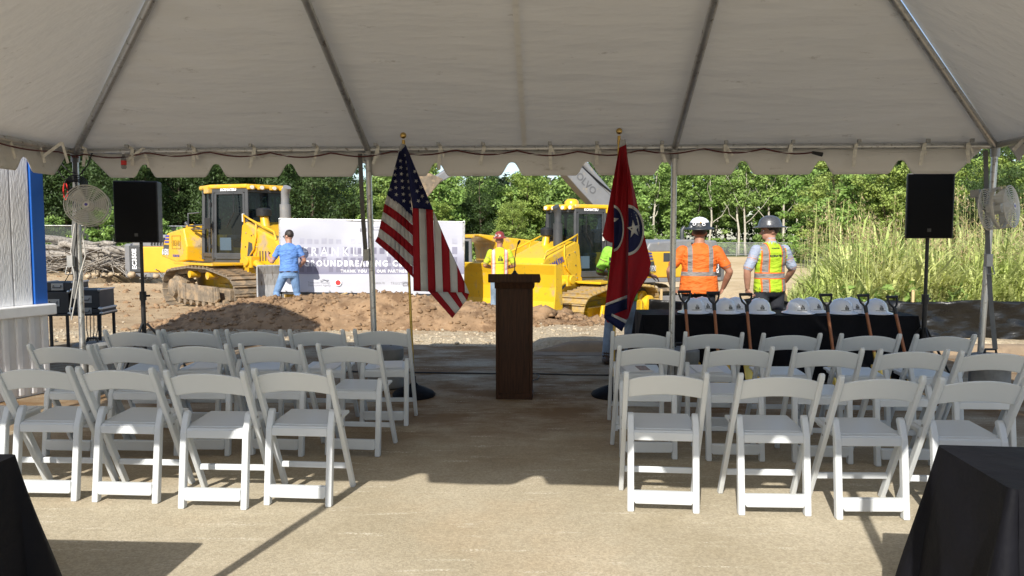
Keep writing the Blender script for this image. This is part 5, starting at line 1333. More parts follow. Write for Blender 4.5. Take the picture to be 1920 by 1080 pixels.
def track(root, y, w_, poly, rads, shoe_m, frame_m, nshoe, seed, guard_m):
    s = 1 if y > 0 else -1
    lp_ = loop_points(poly, rads)
    mb = MB()                                               # the chain of links under the shoes
    inner = resample(lp_, 90); vs = []
    for p, u in inner:
        n_ = Vector((u.y, -u.x))
        for yy in (-0.09, 0.09):
            for k in (0.0, -0.10): vs.append((p.x + n_.x * k, y + yy, p.y + n_.y * k))
    n = len(inner); fs = []
    for i in range(n):
        a, b = i * 4, ((i + 1) % n) * 4; fs += [(a, a + 2, b + 2, b), (a + 1, b + 1, b + 3, a + 3), (a, b, b + 1, a + 1), (a + 2, a + 3, b + 3, b + 2)]
    mb.add(vs, fs); tr_ = mb.build('track', M_['track_mud'] if guard_m is M_['track_mud'] else M_['dark_grey'], root)
    sm = shoe_mesh(w_, shoe_m, seed)
    for p, u in resample(lp_, nshoe):
        n_ = Vector((u.y, -u.x)); o = link('track_shoe', sm, tr_)
        mt = Matrix(((u.x, 0, n_.x, p.x + n_.x * 0.012), (0, 1, 0, y), (u.y, 0, n_.y, p.y + n_.y * 0.012), (0, 0, 0, 1))); o.matrix_basis = mt
    # track frame, rollers, sprocket, idler
    mb = MB(); mb.box((0, y, 0.42), (2.3, 0.22, 0.26)); mb.build('track_frame', frame_m, root, bevel=0.02)
    mb = MB(); yo = y + s * (w_ / 2 - 0.02)
    mb.prism([(-0.95, 0.24), (0.95, 0.24), (1.05, 0.34), (0.98, 0.60), (-0.9, 0.62), (-1.02, 0.5)], 'y', yo - 0.03, yo + 0.03); g = mb.build('track_guard', guard_m, root, bevel=0.012)
    for xx in (-0.86, -0.55, 0.82, 0.95):
        mb = MB(); mb.box((xx, yo + s * 0.035, 0.43), (0.05, 0.03, 0.32)); mb.build('guard_rib', guard_m, g, bevel=0.006)
    for i in range(7):
        xx = -0.95 + i * 0.317; mb = MB(); mb.cyl((xx, y - 0.2, 0.20), (xx, y + 0.2, 0.20), 0.115, n=16); mb.cyl((xx, yo - s * 0.1, 0.20), (xx, yo + s * 0.02, 0.20), 0.075, n=14); mb.build('roller', frame_m, root, smooth=40)
    (ix, iz), ir = poly[1] if poly[1][0] > 0.8 else poly[0], rads[1] if poly[1][0] > 0.8 else rads[0]
    mb = MB(); mb.cyl((ix, y - 0.14, iz), (ix, y + 0.14, iz), ir - 0.09, n=28); mb.cyl((ix, y - 0.2, iz), (ix, y + 0.2, iz), 0.13, n=18); mb.build('idler', frame_m, root, smooth=40)
    (sx_, sz_), sr = poly[0] if poly[0][0] < -0.8 else poly[-1], rads[0] if poly[0][0] < -0.8 else rads[-1]
    mb = MB(); teeth = []
    for k in range(42): a = 2 * math.pi * k / 42; rr = sr - (0.05 if k % 2 else 0.12); teeth.append((sx_ + rr * math.cos(a), sz_ + rr * math.sin(a)))
    mb.prism(teeth, 'y', y - 0.05, y + 0.05); yy = y + s * 0.02
    rotm = Matrix.Rotation(R(-90) if s > 0 else R(90), 3, 'X')
    mb.lathe([(0.30, 0.05), (0.30, 0.14), (0.24, 0.17), (0.22, w_ / 2 - 0.06), (0.12, w_ / 2 - 0.03)], 24, (sx_, yy, sz_), rot=rotm)
    sp = mb.build('sprocket', frame_m, root, smooth=35)
    for k in range(10):
        a = 2 * math.pi * k / 10; mb = MB(); yb = y + s * (w_ / 2 - 0.05); mb.cyl((sx_ + 0.17 * math.cos(a), yb, sz_ + 0.17 * math.sin(a)), (sx_ + 0.17 * math.cos(a), yb + s * 0.03, sz_ + 0.17 * math.sin(a)), 0.018, n=6); mb.build('bolt', frame_m, sp)
    for xx in (-0.45, 0.45):
        mb = MB(); mb.cyl((xx, y - 0.05, 0.84), (xx, y + s * 0.26, 0.84), 0.085, n=16); mb.build('carrier_roller', frame_m if guard_m is not M_['track_mud'] else M_['yellow'], root, smooth=40)
def bulldozer(name, label, loc, rz, shoe_w, gauge, code, dirty, blade_half, blade_x, blade_m, blade_turn=0.0, blade_lift=0.02, blade_tall=1.0):
    root = thing(name, label, 'bulldozer', loc, rz, 'bulldozers on the building site')
    Y = M_['yellow'] if dirty else M_['yellow_new']; DG = M_['dark_grey']; GP = M_['grey_paint']
    shoe_m = M_['track_mud'] if dirty else M_['track_clean']; fr = M_['track_mud'] if dirty else M_['yellow_new']
    poly = [(-1.45, 0.47), (1.35, 0.44), (0.45, 0.84 - 0.06), (-0.45, 0.84)]; rads = [0.44, 0.41, 0.15, 0.15]
    poly = [(-1.45, 0.47), (-1.0, 0.15), (1.0, 0.15), (1.38, 0.44), (0.45, 0.84), (-0.45, 0.84)]; rads = [0.42, 0.13, 0.13, 0.40, 0.15, 0.15]
    for s in (-1, 1):
        track_poly = poly
        track(root, s * gauge, shoe_w, [poly[0], poly[3], poly[4], poly[5]] if False else poly, rads, shoe_m, fr, 44, 1, fr)
    # belly and main frame
    mb = MB(); mb.prism([(-1.75, 0.62), (-1.6, 0.42), (1.75, 0.42), (1.9, 0.6), (1.9, 1.1), (-1.75, 1.15)], 'y', -0.58, 0.58); mb.build('main_frame', Y, root, bevel=0.02)
    for s in (-1, 1):
        mb = MB(); mb.box((-0.2, s * 0.92, 1.10), (2.0, 0.72, 0.06)); mb.build('fender', Y, root, bevel=0.012)
    # tail: cooling unit and tanks
    mb = MB()
    outer = [(-2.5, 1.20), (-2.32, 1.62), (-2.1, 1.92), (-0.98, 2.04), (-0.80, 1.5), (-0.84, 1.12), (-1.4, 1.06)]
    inn = 0.78
    vs = []
    for yy, k in ((-1.12, 0.0), (-inn, 1.0), (inn, 1.0), (1.12, 0.0)):
        for x, z in outer: vs.append((x + (0.16 * (1 - k) if x < -1.5 else (-0.06 * (1 - k))), yy, z - (0.10 * (1 - k) if z > 1.8 else 0) + (0.04 * (1 - k) if z < 1.3 else 0)))
    n = len(outer); fs = [list(range(n)), [3 * n + i for i in range(n)][::-1]]
    for j in range(3):
        for i in range(n): a, b = j * n + i, j * n + (i + 1) % n; fs.append((a, a + n, b + n, b))
    mb.add(vs, fs); tail = mb.build('tail_housing', Y, root, bevel=0.03, seg=3)
    mb = MB(); mb.box((-2.40, 0, 1.5), (0.05, 1.3, 0.55), Matrix.Rotation(R(-18), 3, 'Y')); mb.build('rear_grille', DG, root, bevel=0.01)
    mb = MB(); mb.tube([(-1.35, 0.9, 1.86), (-1.35, 0.9, 2.0), (-1.05, 0.9, 2.02), (-1.05, 0.9, 1.9)], 0.03, 8); mb.tube([(-1.35, -0.9, 1.86), (-1.35, -0.9, 2.0), (-1.05, -0.9, 2.02), (-1.05, -0.9, 1.9)], 0.03, 8); mb.build('grab_handle', Y, root, smooth=50)
    for s in (-1, 1):                                         # printing on the tail
        def on(x, z, off=0.006): return (x, s * (1.12 + off), z)
        xd = (-s, 0, 0) if s > 0 else (1, 0, 0)
        mb = MB(); mb.face([on(-2.27, 1.27), on(-1.92, 1.28), on(-1.84, 1.53), on(-2.14, 1.54)][::(1 if s < 0 else -1)]); mb.build('decal_panel', DG, tail)
        text_mesh('model_number', code, 0.20, M_['print_white'], tail, frame_M(on(-2.065, 1.345, 0.012), xd, (0, 0, 1)), bold=0.006, sx=0.8, shear=0.15)
        for k in range(3):
            mb = MB(); z0 = 1.58 + 0.075 * k; mb.face([on(-2.11 + 0.03 * k, z0), on(-1.85 + 0.012 * k, z0), on(-1.83 + 0.012 * k, z0 + 0.045), on(-2.09 + 0.03 * k, z0 + 0.045)][::(1 if s < 0 else -1)]); mb.build('stripe', M_['print_blue'], tail)
        mb = MB()
        fr_ = [(-1.66, 1.44), (-1.18, 1.44), (-1.18, 1.76), (-1.66, 1.76)]
        for (a, b), (c, d) in zip(fr_, fr_[1:] + fr_[:1]): mb.bar(on(a, b), on(c, d), 0.012, 0.006, up=(0, 1, 0))
        mb.build('logo_frame', M_['print_brown'], tail)
        text_mesh('logo', 'BEAR', 0.20, M_['print_brown'], tail, frame_M(on(-1.42, 1.57), xd, (0, 0, 1)), bold=0.002, sx=0.85)
        text_mesh('maker_name', 'KOMATSU', 0.08, M_['print_blue'], tail, frame_M(on(-1.45, 1.26), xd, (0, 0, 1)), bold=0.003)
    # hood
    mb = MB(); side = [(0.35, 1.02), (0.52, 2.02), (0.72, 2.08), (1.95, 1.70), (2.08, 1.58), (2.12, 0.92), (1.6, 0.85)]
    mb.prism(side, 'y', -0.52, 0.52); hood = mb.build('hood', Y, root, bevel=0.05, seg=3)
    for s in (-1, 1):
        mb = MB(); mb.prism([(0.62, 1.15), (0.72, 1.86), (1.05, 1.78), (1.25, 1.5), (1.1, 1.12)], 'y', s * 0.522, s * 0.532); mb.build('side_panel', Y, hood, bevel=0.008)
        mb = MB(); mb.prism([(1.22, 1.05), (1.3, 1.52), (1.52, 1.58), (1.95, 1.45), (1.98, 1.0)], 'y', s * 0.522, s * 0.530); mb.build('side_panel', Y, hood, bevel=0.008)
        if not dirty: text_mesh('maker_name', 'KOMATSU', 0.17, M_['print_blue'], hood, frame_M((1.58, s * 0.536, 1.56), (-s, 0, 0.30) if s > 0 else (1, 0, -0.30), (0, 0, 1)), bold=0.006, shear=0.2)
        mb = MB(); mb.tube([(0.55, s * 0.46, 2.02), (0.6, s * 0.5, 2.24), (0.9, s * 0.52, 2.14), (1.9, s * 0.5, 1.84), (1.98, s * 0.5, 1.66)], 0.022, 8); mb.tube([(1.15, s * 0.5, 2.06), (1.22, s * 0.54, 1.75), (1.15, s * 0.56, 1.45), (0.95, s * 0.55, 1.30)], 0.02, 8); mb.build('handrail', Y, root, smooth=50)
    mb = MB(); mb.tube([(1.02, 0.22, 1.85), (1.02, 0.22, 2.62), (1.03, 0.22, 2.78), (1.12, 0.22, 2.90)], [0.085, 0.085, 0.09, 0.085], 18); mb.cyl((1.02, 0.22, 1.95), (1.02, 0.22, 2.5), 0.115, n=18); mb.build('exhaust_stack', GP if dirty else DG, root, smooth=40)
    mb = MB(); mb.tube([(1.0, -0.2, 1.85), (0.9, -0.2, 2.2)], [0.10, 0.085], 14); mb.build('intake_pipe', Y, root, smooth=40)
    mb = MB(); mb.lathe([(0.10, 0), (0.15, 0.02), (0.155, 0.16), (0.12, 0.20), (0.05, 0.21)], 20, (0.89, -0.2, 2.2)); mb.build('air_precleaner', M_['black_plastic'], root, smooth=40)
    # cab: hexagonal, doors on the angled front faces
    plan = [(-0.92, -0.55), (-0.78, -0.78), (-0.18, -0.82), (0.58, -0.42), (0.58, 0.42), (-0.18, 0.82), (-0.78, 0.78), (-0.92, 0.55)]
    zb, zt = 1.18, 2.86
    def plan_c(s): return (-0.19, s * 0.85)
    mb = MB(); mb.prism(plan, 'z', 1.04, 1.26); cab = mb.build('cab_base', DG, root, bevel=0.02)
    for i, (x, y) in enumerate(plan):
        mb = MB(); k = 0.96; mb.bar((x, y, zb), (x * k, y * k, zt), 0.075, 0.075); mb.build('cab_post', DG, root, bevel=0.015)
    for i in range(8):
        (x0, y0), (x1, y1) = plan[i], plan[(i + 1) % 8]; mb = MB(); mb.bar((x0 * 0.965, y0 * 0.965, zt - 0.03), (x1 * 0.965, y1 * 0.965, zt - 0.03), 0.07, 0.11); mb.build('cab_header', DG, root, bevel=0.012)
        mb = MB(); mb.bar((x0, y0, zb + 0.12), (x1, y1, zb + 0.12), 0.06, 0.10); mb.build('cab_sill', DG, root, bevel=0.012)
    for i in range(8):
        (x0, y0), (x1, y1) = plan[i], plan[(i + 1) % 8]; a, b = Vector((x0, y0, 0)) * 0.985, Vector((x1, y1, 0)) * 0.985; ta, tb = a * 0.965, b * 0.965
        mb = MB(); mb.face([(a.x, a.y, zb + 0.14), (b.x, b.y, zb + 0.14), (tb.x, tb.y, zt - 0.06), (ta.x, ta.y, zt - 0.06)])
        pane = mb.build('window_pane', M_['glass'], root)
        m1, m2 = a.lerp(b, 0.5), ta.lerp(tb, 0.5)
        if i in (1, 5):
            mb = MB(); mb.bar((m1.x, m1.y, zb + 0.1), (m2.x, m2.y, zt), 0.04, 0.03); mb.build('window_bar', DG, pane)
        if i in (2, 4):                                       # the doors
            mb = MB(); e0, e1 = a.lerp(b, 0.07), a.lerp(b, 0.93); f0, f1 = ta.lerp(tb, 0.07), ta.lerp(tb, 0.93)
            out = Vector((b - a).cross(Vector((0, 0, 1)))).normalized() * 0.025
            L0, L1, U0_, U1_ = [Vector((p.x, p.y, z)) + out for p, z in ((e0, zb + 0.05), (e1, zb + 0.05), (f0, zt - 0.1), (f1, zt - 0.1))]
            for p, q in ((L0, L1), (L1, U1_), (U1_, U0_), (U0_, L0)): mb.bar(p, q, 0.055, 0.035, up=out)
            d = mb.build('door_frame', DG, root, bevel=0.008)
            mb = MB(); hh = L1.lerp(U1_, 0.62) + out * 1.2; mb.box(hh, (0.05, 0.05, 0.2)); mb.build('door_handle', M_['white_cord'], d, bevel=0.01)
            mb = MB(); cc = L0.lerp(L1, 0.3).lerp(U0_.lerp(U1_, 0.3), 0.12) + out * -1.6; w2 = (L1 - L0).normalized() * 0.14; mb.face([cc - w2, cc + w2, cc + w2 + Vector((0, 0, .3)), cc - w2 + Vector((0, 0, .3))]); mb.build('sticker', M_['print_white'], d)
    roof = [(x * 1.07, y * 1.07) for x, y in plan]
    mb = MB(); mb.prism(roof, 'z', zt + 0.005, zt + 0.11); rf = mb.build('roof', Y, root, bevel=0.035, seg=3)
    if not dirty: mb = MB(); mb.lathe([(0.18, 0), (0.18, 0.10), (0.12, 0.16), (0.04, 0.17)], 18, (0.1, 0.0, zt + 0.10)); mb.build('antenna_dome', Y, rf, smooth=50)
    for y in (-0.36, -0.14, 0.14, 0.36):
        mb = MB(); mb.box((0.66, y, zt + 0.03), (0.10, 0.15, 0.11)); lb_ = mb.build('lamp_housing', Y, root, bevel=0.02); mb = MB(); mb.cyl((0.71, y, zt + 0.03), (0.722, y, zt + 0.03), 0.045, n=16); mb.build('lamp', M_['lamp'], lb_, smooth=40)
    for s in (-1, 1):
        mb = MB(); mb.box((-0.28, s * 0.86, zt - 0.02), (0.22, 0.12, 0.16)); mb.build('roof_bracket', Y, root, bevel=0.02)
        x0, y0 = plan[2 if s < 0 else 5]; x1, y1 = plan[3 if s < 0 else 4]
        nm = Vector((0.4, 0.76 * s, 0)).normalized(); ct_ = Vector(((x0 + x1) / 2, (y0 + y1) / 2, zt - 0.02)) * 1.0 + nm * 0.03
        dirx = Vector((x1 - x0, y1 - y0, 0)).normalized() * (1 if s < 0 else -1)
        text_mesh('maker_name', 'KOMATSU', 0.085, M_['print_white'], root, frame_M(ct_, dirx, (0, 0, 1)), bold=0.004)
        mb = MB(); mb.tube([(-0.85, s * 0.82, 1.95), (-0.9, s * 1.05, 2.0), (-0.9, s * 1.05, 2.3), (-0.8, s * 0.85, 2.32)], 0.018, 8); mb.tube([(-0.9, s * 1.05, 2.0), (-0.2, s * 0.98, 2.02)], 0.018, 8); mb.tube([(-0.88, s * 1.0, 1.92), (-0.2, s * 0.96, 1.92)], 0.018, 8); mb.build('guard_rail', DG, root, smooth=50)
        mb = MB(); q = Vector((-0.1, s * 0.98, 2.05)); mb.box(q, (0.03, 0.13, 0.26)); mb.tube([q, (-0.15, s * 0.84, 1.9)], 0.014, 6); mb.build('mirror', DG, root, bevel=0.01)
    mb = MB(); mb.box((-0.25, 0, 1.55), (0.5, 0.52, 0.16)); mb.box((-0.5, 0, 1.95), (0.14, 0.5, 0.75), Matrix.Rotation(R(-8), 3, 'Y')); mb.box((-0.54, 0, 2.4), (0.1, 0.28, 0.18)); mb.build('operator_seat', M_['black_plastic'], root, bevel=0.04, seg=3)
    mb = MB(); mb.box((0.3, 0, 1.6), (0.25, 0.7, 0.55)); mb.box((-0.2, 0.36, 1.72), (0.45, 0.14, 0.12)); mb.box((-0.2, -0.36, 1.72), (0.45, 0.14, 0.12)); mb.build('console', DG, root, bevel=0.03)
    # bolts, hoses, steps, hinges
    for s in (-1, 1):
        for i, (x, z) in enumerate(((0.66, 1.2), (0.72, 1.5), (0.76, 1.82), (1.0, 1.76), (1.18, 1.5), (1.08, 1.16), (1.3, 1.1), (1.55, 1.1), (1.92, 1.06))):
            mb = MB(); mb.cyl((x, s * 0.53, z), (x, s * 0.545, z), 0.018, n=6); mb.build('bolt', DG if i % 2 else M_['steel_matte'], root)
        mb = MB(); mb.prism([(0.78, 1.25), (0.86, 1.62), (1.02, 1.58), (1.06, 1.28)], 'y', s * 0.531, s * 0.536); mb.build('access_cover', DG if dirty else Y, hood, bevel=0.004)
        for k in range(3):
            mb = MB(); q0 = Vector((0.9 + 0.05 * k, s * 0.56, 1.2 - 0.03 * k)); mb.tube([q0, q0 + Vector((0.2, s * 0.1, 0.02)), q0 + Vector((0.45, s * 0.12, -0.12)), q0 + Vector((0.75, s * 0.08, -0.3)), q0 + Vector((1.05, s * 0.02, -0.42))], 0.02, 7); mb.build('hydraulic_hose', M_['black_plastic'], root, smooth=60)
        for k in range(3):
            mb = MB(); mb.box((-0.45 + 0.28 * k, s * 1.13, 1.145), (0.22, 0.26, 0.012)); mb.build('step_plate', DG, root)
        for z in (1.5, 2.0, 2.5):
            x0, y0 = plan_c(s); mb = MB(); mb.box((x0, y0, z), (0.06, 0.06, 0.10)); mb.build('door_hinge', M_['black_plastic'], root, bevel=0.01)
        mb = MB(); mb.tube([(0.35, s * 0.60, 2.75), (0.38, s * 0.61, 2.3), (0.2, s * 0.70, 1.95)], 0.012, 6); mb.build('wiper', M_['black_plastic'], root)
        for k in range(6):
            mb = MB(); mb.box((-1.55 + 0.13 * k, s * 0.9, 1.09), (0.05, 0.3, 0.08)); mb.build('grille_slat', DG, root)
        for k in range(4):
            mb = MB(); mb.box((1.35 + 0.12 * k, s * 0.526, 1.3 - 0.0 * k), (0.05, 0.014, 0.22)); mb.build('vent', DG, root)
    # push frame, cylinders, blade
    for s in (-1, 1):
        mb = MB(); mb.bar((-0.3, s * 0.62, 0.5), (blade_x - 0.35, s * 0.50, 0.42), 0.16, 0.24); mb.build('push_arm', Y, root, bevel=0.015)
        mb = MB(); mb.cyl((1.25, s * 0.62, 1.18), (1.9, s * 0.6, 0.92), 0.075, n=16); mb.build('lift_cylinder', Y, root, smooth=40)
        mb = MB(); mb.cyl((1.9, s * 0.6, 0.92), (blade_x - 0.4, s * 0.55, 0.66), 0.042, n=14); mb.build('cylinder_rod', M_['steel'], root, smooth=40)
        mb = MB(); mb.box((1.2, s * 0.64, 1.16), (0.34, 0.2, 0.26)); mb.cyl((1.2, s * 0.54, 1.18), (1.2, s * 0.78, 1.18), 0.11, n=16); mb.build('cylinder_mount', Y, root, bevel=0.015)
    mb = MB(); mb.box((blade_x - 0.36, 0, 0.5), (0.3, 1.2, 0.5)); mb.build('blade_yoke', Y, root, bevel=0.03)
    prof = [(0.16, -0.02), (0.05, 0.16), (-0.03, 0.42), (-0.03, 0.68), (0.03, 0.92), (0.12, 1.10), (0.07, 1.12), (-0.06, 0.95), (-0.10, 0.68), (-0.10, 0.42), (-0.03, 0.12), (0.10, -0.02)]
    mb = MB(); mb.prism(prof, 'y', -blade_half, blade_half); bl = mb.build('blade', blade_m, root, bevel=0.008)
    bl.location = (blade_x, 0, blade_lift); bl.rotation_euler = (0, 0, blade_turn); bl.scale = (1, 1, blade_tall)
    mb = MB(); mb.box((0.13, 0, 0.05), (0.02, blade_half * 1.98, 0.18), Matrix.Rotation(R(-30), 3, 'Y')); mb.build('cutting_edge', M_['blade_steel'], bl, bevel=0.004)
    for s in (-1, 1):
        mb = MB(); mb.prism([(0.20, -0.02), (0.20, 0.25), (0.14, 0.7), (0.16, 1.10), (-0.08, 1.0), (-0.12, 0.3), (0.0, -0.02)], 'y', s * blade_half, s * (blade_half + 0.025)); mb.build('end_plate', blade_m, bl, bevel=0.006)
    return root
c = Vector((-6.35, 18.4, 0)); c.z = gz(c.x, c.y) - 0.02
bulldozer('bulldozer', 'muddy yellow bulldozer with worn steel blade on the left beside the banner', c, R(-45), 0.60, 0.98, '61EXi', True, 1.15, 2.75, M_['blade_steel'], R(-24)).scale = (1.12, 1.12, 1.0)
c = Vector((1.55, 18.8, 0)); c.z = gz(c.x, c.y) - 0.05
bulldozer('bulldozer', 'clean yellow bulldozer with yellow blade behind the lectern', c, R(232), 0.80, 1.05, '71PXi', False, 1.5, 2.85, M_['yellow_new'], 0.0, 0.32, 1.15)

# ================================================================== excavators
M_['volvo_print'] = mat('faded_grey_print', (0.12, 0.12, 0.125), 0.5)
def excavator(label, loc, rz, boom_a, stick_a, bucket_a, code=None):
    root = thing('excavator', label, 'excavator', loc, rz, 'excavators on the building site'); Y = M_['yellow_volvo']; GP = M_['grey_paint']; DG = M_['dark_grey']
    for s in (-1, 1):
        pts = loop_points([(-1.95, 0.5), (1.95, 0.5)], [0.46, 0.46], 10); mb = MB(); ring = resample(pts, 54); vs = []
        for p, u in ring:
            n_ = Vector((u.y, -u.x))
            for yy in (-0.3, 0.3):
                for k in (0.03, -0.05): vs.append((p.x + n_.x * k, s * 1.3 + yy, p.y + n_.y * k))
        n = len(ring); fs = []
        for i in range(n): a, b = i * 4, ((i + 1) % n) * 4; fs += [(a, b, b + 2, a + 2), (a + 1, a + 3, b + 3, b + 1), (a, a + 1, b + 1, b), (a + 2, b + 2, b + 3, a + 3)]
        mb.add(vs, fs); mb.build('track', M_['track_mud'], root)
        mb = MB(); mb.box((0, s * 1.3, 0.5), (3.7, 0.3, 0.5)); mb.build('track_frame', GP, root, bevel=0.04)
    mb = MB(); mb.cyl((0, 0, 0.7), (0, 0, 1.2), 0.75, n=28); mb.box((0, 0, 0.7), (2.0, 2.4, 0.4)); mb.build('turntable', GP, root, bevel=0.03)
    mb = MB(); mb.box((-0.5, 0, 1.28), (4.6, 2.7, 0.16)); mb.build('deck', GP, root, bevel=0.02)
    for s in (-1, 1):
        mb = MB(); mb.box((-0.95, s * 1.22, 1.80), (2.9, 0.32, 0.9)); hp = mb.build('side_cover', Y, root, bevel=0.05, seg=3)
        mb = MB(); mb.box((-2.55, s * 1.25, 1.82), (0.42, 0.30, 0.94)); cp = mb.build('corner_cover', DG, root, bevel=0.04, seg=3)
        if code:
            text_mesh('model_number', code, 0.22, M_['print_white'], cp, frame_M((-2.55, s * 1.405, 1.82), (0, 0, 1), (s, 0, 0) if s < 0 else (1, 0, 0)), bold=0.006)
        for i in range(5):
            mb = MB(); mb.box((-1.9 + i * 0.11, s * 1.385, 2.42), (0.05, 0.02, 0.26), Matrix.Rotation(R(8), 3, 'Y')); mb.build('vent_slot', M_['black_plastic'], root)
        mb = MB(); mb.box((-0.6, s * 1.38, 2.05), (0.7, 0.012, 0.3)); mb.build('vent_panel', DG, root, bevel=0.004)
    mb = MB(); mb.prism([(-2.7, 2.22), (-2.55, 2.62), (-1.2, 2.66), (0.3, 2.55), (0.5, 2.22)], 'y', -1.37, 1.37); mb.build('engine_hood', GP, root, bevel=0.06, seg=3)
    mb = MB(); mb.box((-1.0, 0, 1.75), (2.9, 2.1, 0.9)); mb.build('house_core', GP, root)
    cw = [(-2.72, -1.38), (-2.72, 1.38), (-3.05, 1.2), (-3.3, 0.7), (-3.38, 0), (-3.3, -0.7), (-3.05, -1.2)]
    mb = MB(); mb.prism(cw[::-1], 'z', 1.15, 2.35); mb.build('counterweight', GP, root, bevel=0.08, seg=3)
    mb = MB(); mb.tube([(-1.7, 0.5, 2.6), (-1.7, 0.5, 3.0), (-1.8, 0.5, 3.1)], 0.07, 12); mb.build('exhaust', DG, root, smooth=40)
    cabp = [(0.55, 1.3), (2.05, 1.3), (2.3, 1.9), (2.1, 3.0), (0.75, 3.05), (0.55, 2.6)]
    mb = MB(); mb.prism(cabp, 'y', 0.45, 1.38); mb.build('cab', DG, root, bevel=0.05)
    for y in (0.445, 1.385):
        mb = MB(); mb.prism([(0.72, 1.8), (2.0, 1.8), (2.15, 2.0), (2.0, 2.9), (0.82, 2.92)], 'y', y, y + 0.006); mb.build('cab_window', M_['glass'], root)
    # boom, stick, bucket in the x-z plane
    base = Vector((1.0, 0, 1.75)); A = lambda a: Vector((math.cos(a), 0, math.sin(a)))
    L1, L2 = (1.9, 4.2) if boom_a > R(60) else (2.7, 3.2)
    k = base + A(boom_a) * L1; tip = k + A(boom_a - R(46)) * L2
    def beam(nm, path, hs, wd, m):
        mb = MB(); up, lo = [], []
        for i, p in enumerate(path):
            d = (path[min(i + 1, len(path) - 1)] - path[max(i - 1, 0)]).normalized(); n_ = Vector((-d.z, 0, d.x)); up.append(p + n_ * hs[i]); lo.append(p - n_ * hs[i])
        poly_ = [(p.x, p.z) for p in up] + [(p.x, p.z) for p in lo[::-1]]; mb.prism(poly_, 'y', -wd / 2, wd / 2); return mb.build(nm, m, root, bevel=0.03)
    boom = beam('boom', [base, base.lerp(k, 0.6), k, k.lerp(tip, 0.35), tip], [0.26, 0.32, 0.37, 0.33, 0.20], 0.46, GP)
    for s in (-1, 1):
        q = k.lerp(tip, 0.35); text_mesh('maker_name', 'VOLVO', 0.34, M_['volvo_print'], boom, frame_M((q.x, s * 0.236, q.z), (tip - k) * (-1 if s > 0 else 1), (0, 0, 1)), bold=0.008)
        mb = MB(); q0 = Vector((1.9, s * 0.42, 1.5)); q1 = base.lerp(k, 0.95) + Vector((0, s * 0.42, -0.1)); mb.cyl(q0, q0.lerp(q1, 0.6), 0.11, n=14); mb.cyl(q0.lerp(q1, 0.6), q1, 0.06, n=12); mb.build('boom_cylinder', GP, root, smooth=40)
    st_end = tip + A(stick_a) * 3.7; st_top = tip - A(stick_a) * 0.7
    beam('stick', [st_top, tip, tip.lerp(st_end, 0.4), st_end], [0.14, 0.30, 0.24, 0.11], 0.34, GP)
    n1 = A(boom_a + R(65)); q0 = k + n1 * 0.55 - A(boom_a) * 0.1; mid = q0.lerp(st_top, 0.55)
    mb = MB(); mb.cyl(q0, mid, 0.12, n=16); mb.build('stick_cylinder', GP, root, smooth=40)
    mb = MB(); mb.cyl(mid, st_top, 0.065, n=14); mb.build('cylinder_rod', M_['steel'], root, smooth=40)
    mb = MB()
    for yy in (-0.14, 0.0, 0.14): mb.tube([base + Vector((0.2, yy, 0.5)), k + n1 * 0.62 + Vector((0, yy, 0)), k.lerp(tip, 0.5) + n1 * 0.35 + Vector((0, yy, 0)), tip + Vector((0, yy, 0.3)), tip.lerp(st_end, 0.2) + Vector((0, yy, 0.25))], 0.03, 6)
    mb.build('hydraulic_hose', M_['black_plastic'], root, smooth=60)
    mb = MB(); pr = [(0, 0.0), (0.25, 0.35), (0.35, 0.85), (0.2, 1.25), (-0.25, 1.4), (-0.75, 1.3), (-0.85, 1.25), (-0.3, 0.45)]
    ca, sa = math.cos(bucket_a), math.sin(bucket_a)
    mb.prism([(st_end.x + x * ca - z * sa, st_end.z - (x * sa + z * ca)) for x, z in pr], 'y', -0.75, 0.75); bk = mb.build('bucket', M_['track_mud'], root, bevel=0.03)
    for i in range(5):
        yy = -0.62 + i * 0.31; x, z = -0.88, 1.30; mb = MB(); p = Vector((st_end.x + x * ca - z * sa, yy, st_end.z - (x * sa + z * ca))); x2, z2 = -1.1, 1.2; p2 = Vector((st_end.x + x2 * ca - z2 * sa, yy, st_end.z - (x2 * sa + z2 * ca))); mb.bar(p, p2, 0.11, 0.06); mb.build('tooth', M_['steel_matte'], bk)
    return root
c = Vector((-10.2, 26.6, 0)); c.z = -0.95
excavator('yellow and grey excavator whose tail shows behind the left bulldozer', c, R(-8), R(10), R(-110), R(-20), 'EC350E')
c = Vector((4.35, 26.6, 0)); c.z = -1.12
excavator('grey boomed excavator with raised arm behind the right bulldozer', c, R(205), R(87), R(-31), R(-75), 'EC350E')

# ================================================================== dump truck
dt = thing('dump_truck', 'yellow dump truck whose cab and tray show behind the safety vest man', 'dump truck', (-0.3, 31.0, -1.95), R(202)); Y = M_['yellow']
mb = MB(); mb.prism([(-4.2, 2.3), (-3.4, 1.5), (0.2, 1.4), (0.75, 2.3), (0.9, 3.35), (1.6, 3.6), (1.6, 3.7), (-4.2, 3.05)], 'y', -1.35, 1.35); mb.build('tray', Y, dt, bevel=0.05)
for i in range(4):
    mb = MB(); mb.box((-3.2 + i * 1.1, 0, 2.35), (0.12, 2.78, 1.2)); mb.build('tray_rib', Y, dt, bevel=0.02)
mb = MB(); mb.prism([(1.7, 1.2), (3.2, 1.2), (3.25, 2.4), (2.85, 3.55), (1.75, 3.55)], 'y', -0.95, 0.95); mb.build('cab', M_['grey_paint'], dt, bevel=0.06)
mb = MB(); mb.box((2.3, 0, 3.6), (1.3, 2.0, 0.12)); mb.build('cab_roof', Y, dt, bevel=0.03)
mb = MB(); mb.face([(3.258, -0.82, 2.42), (3.258, 0.82, 2.42), (2.875, 0.82, 3.5), (2.875, -0.82, 3.5)]); mb.build('windscreen', M_['glass'], dt)
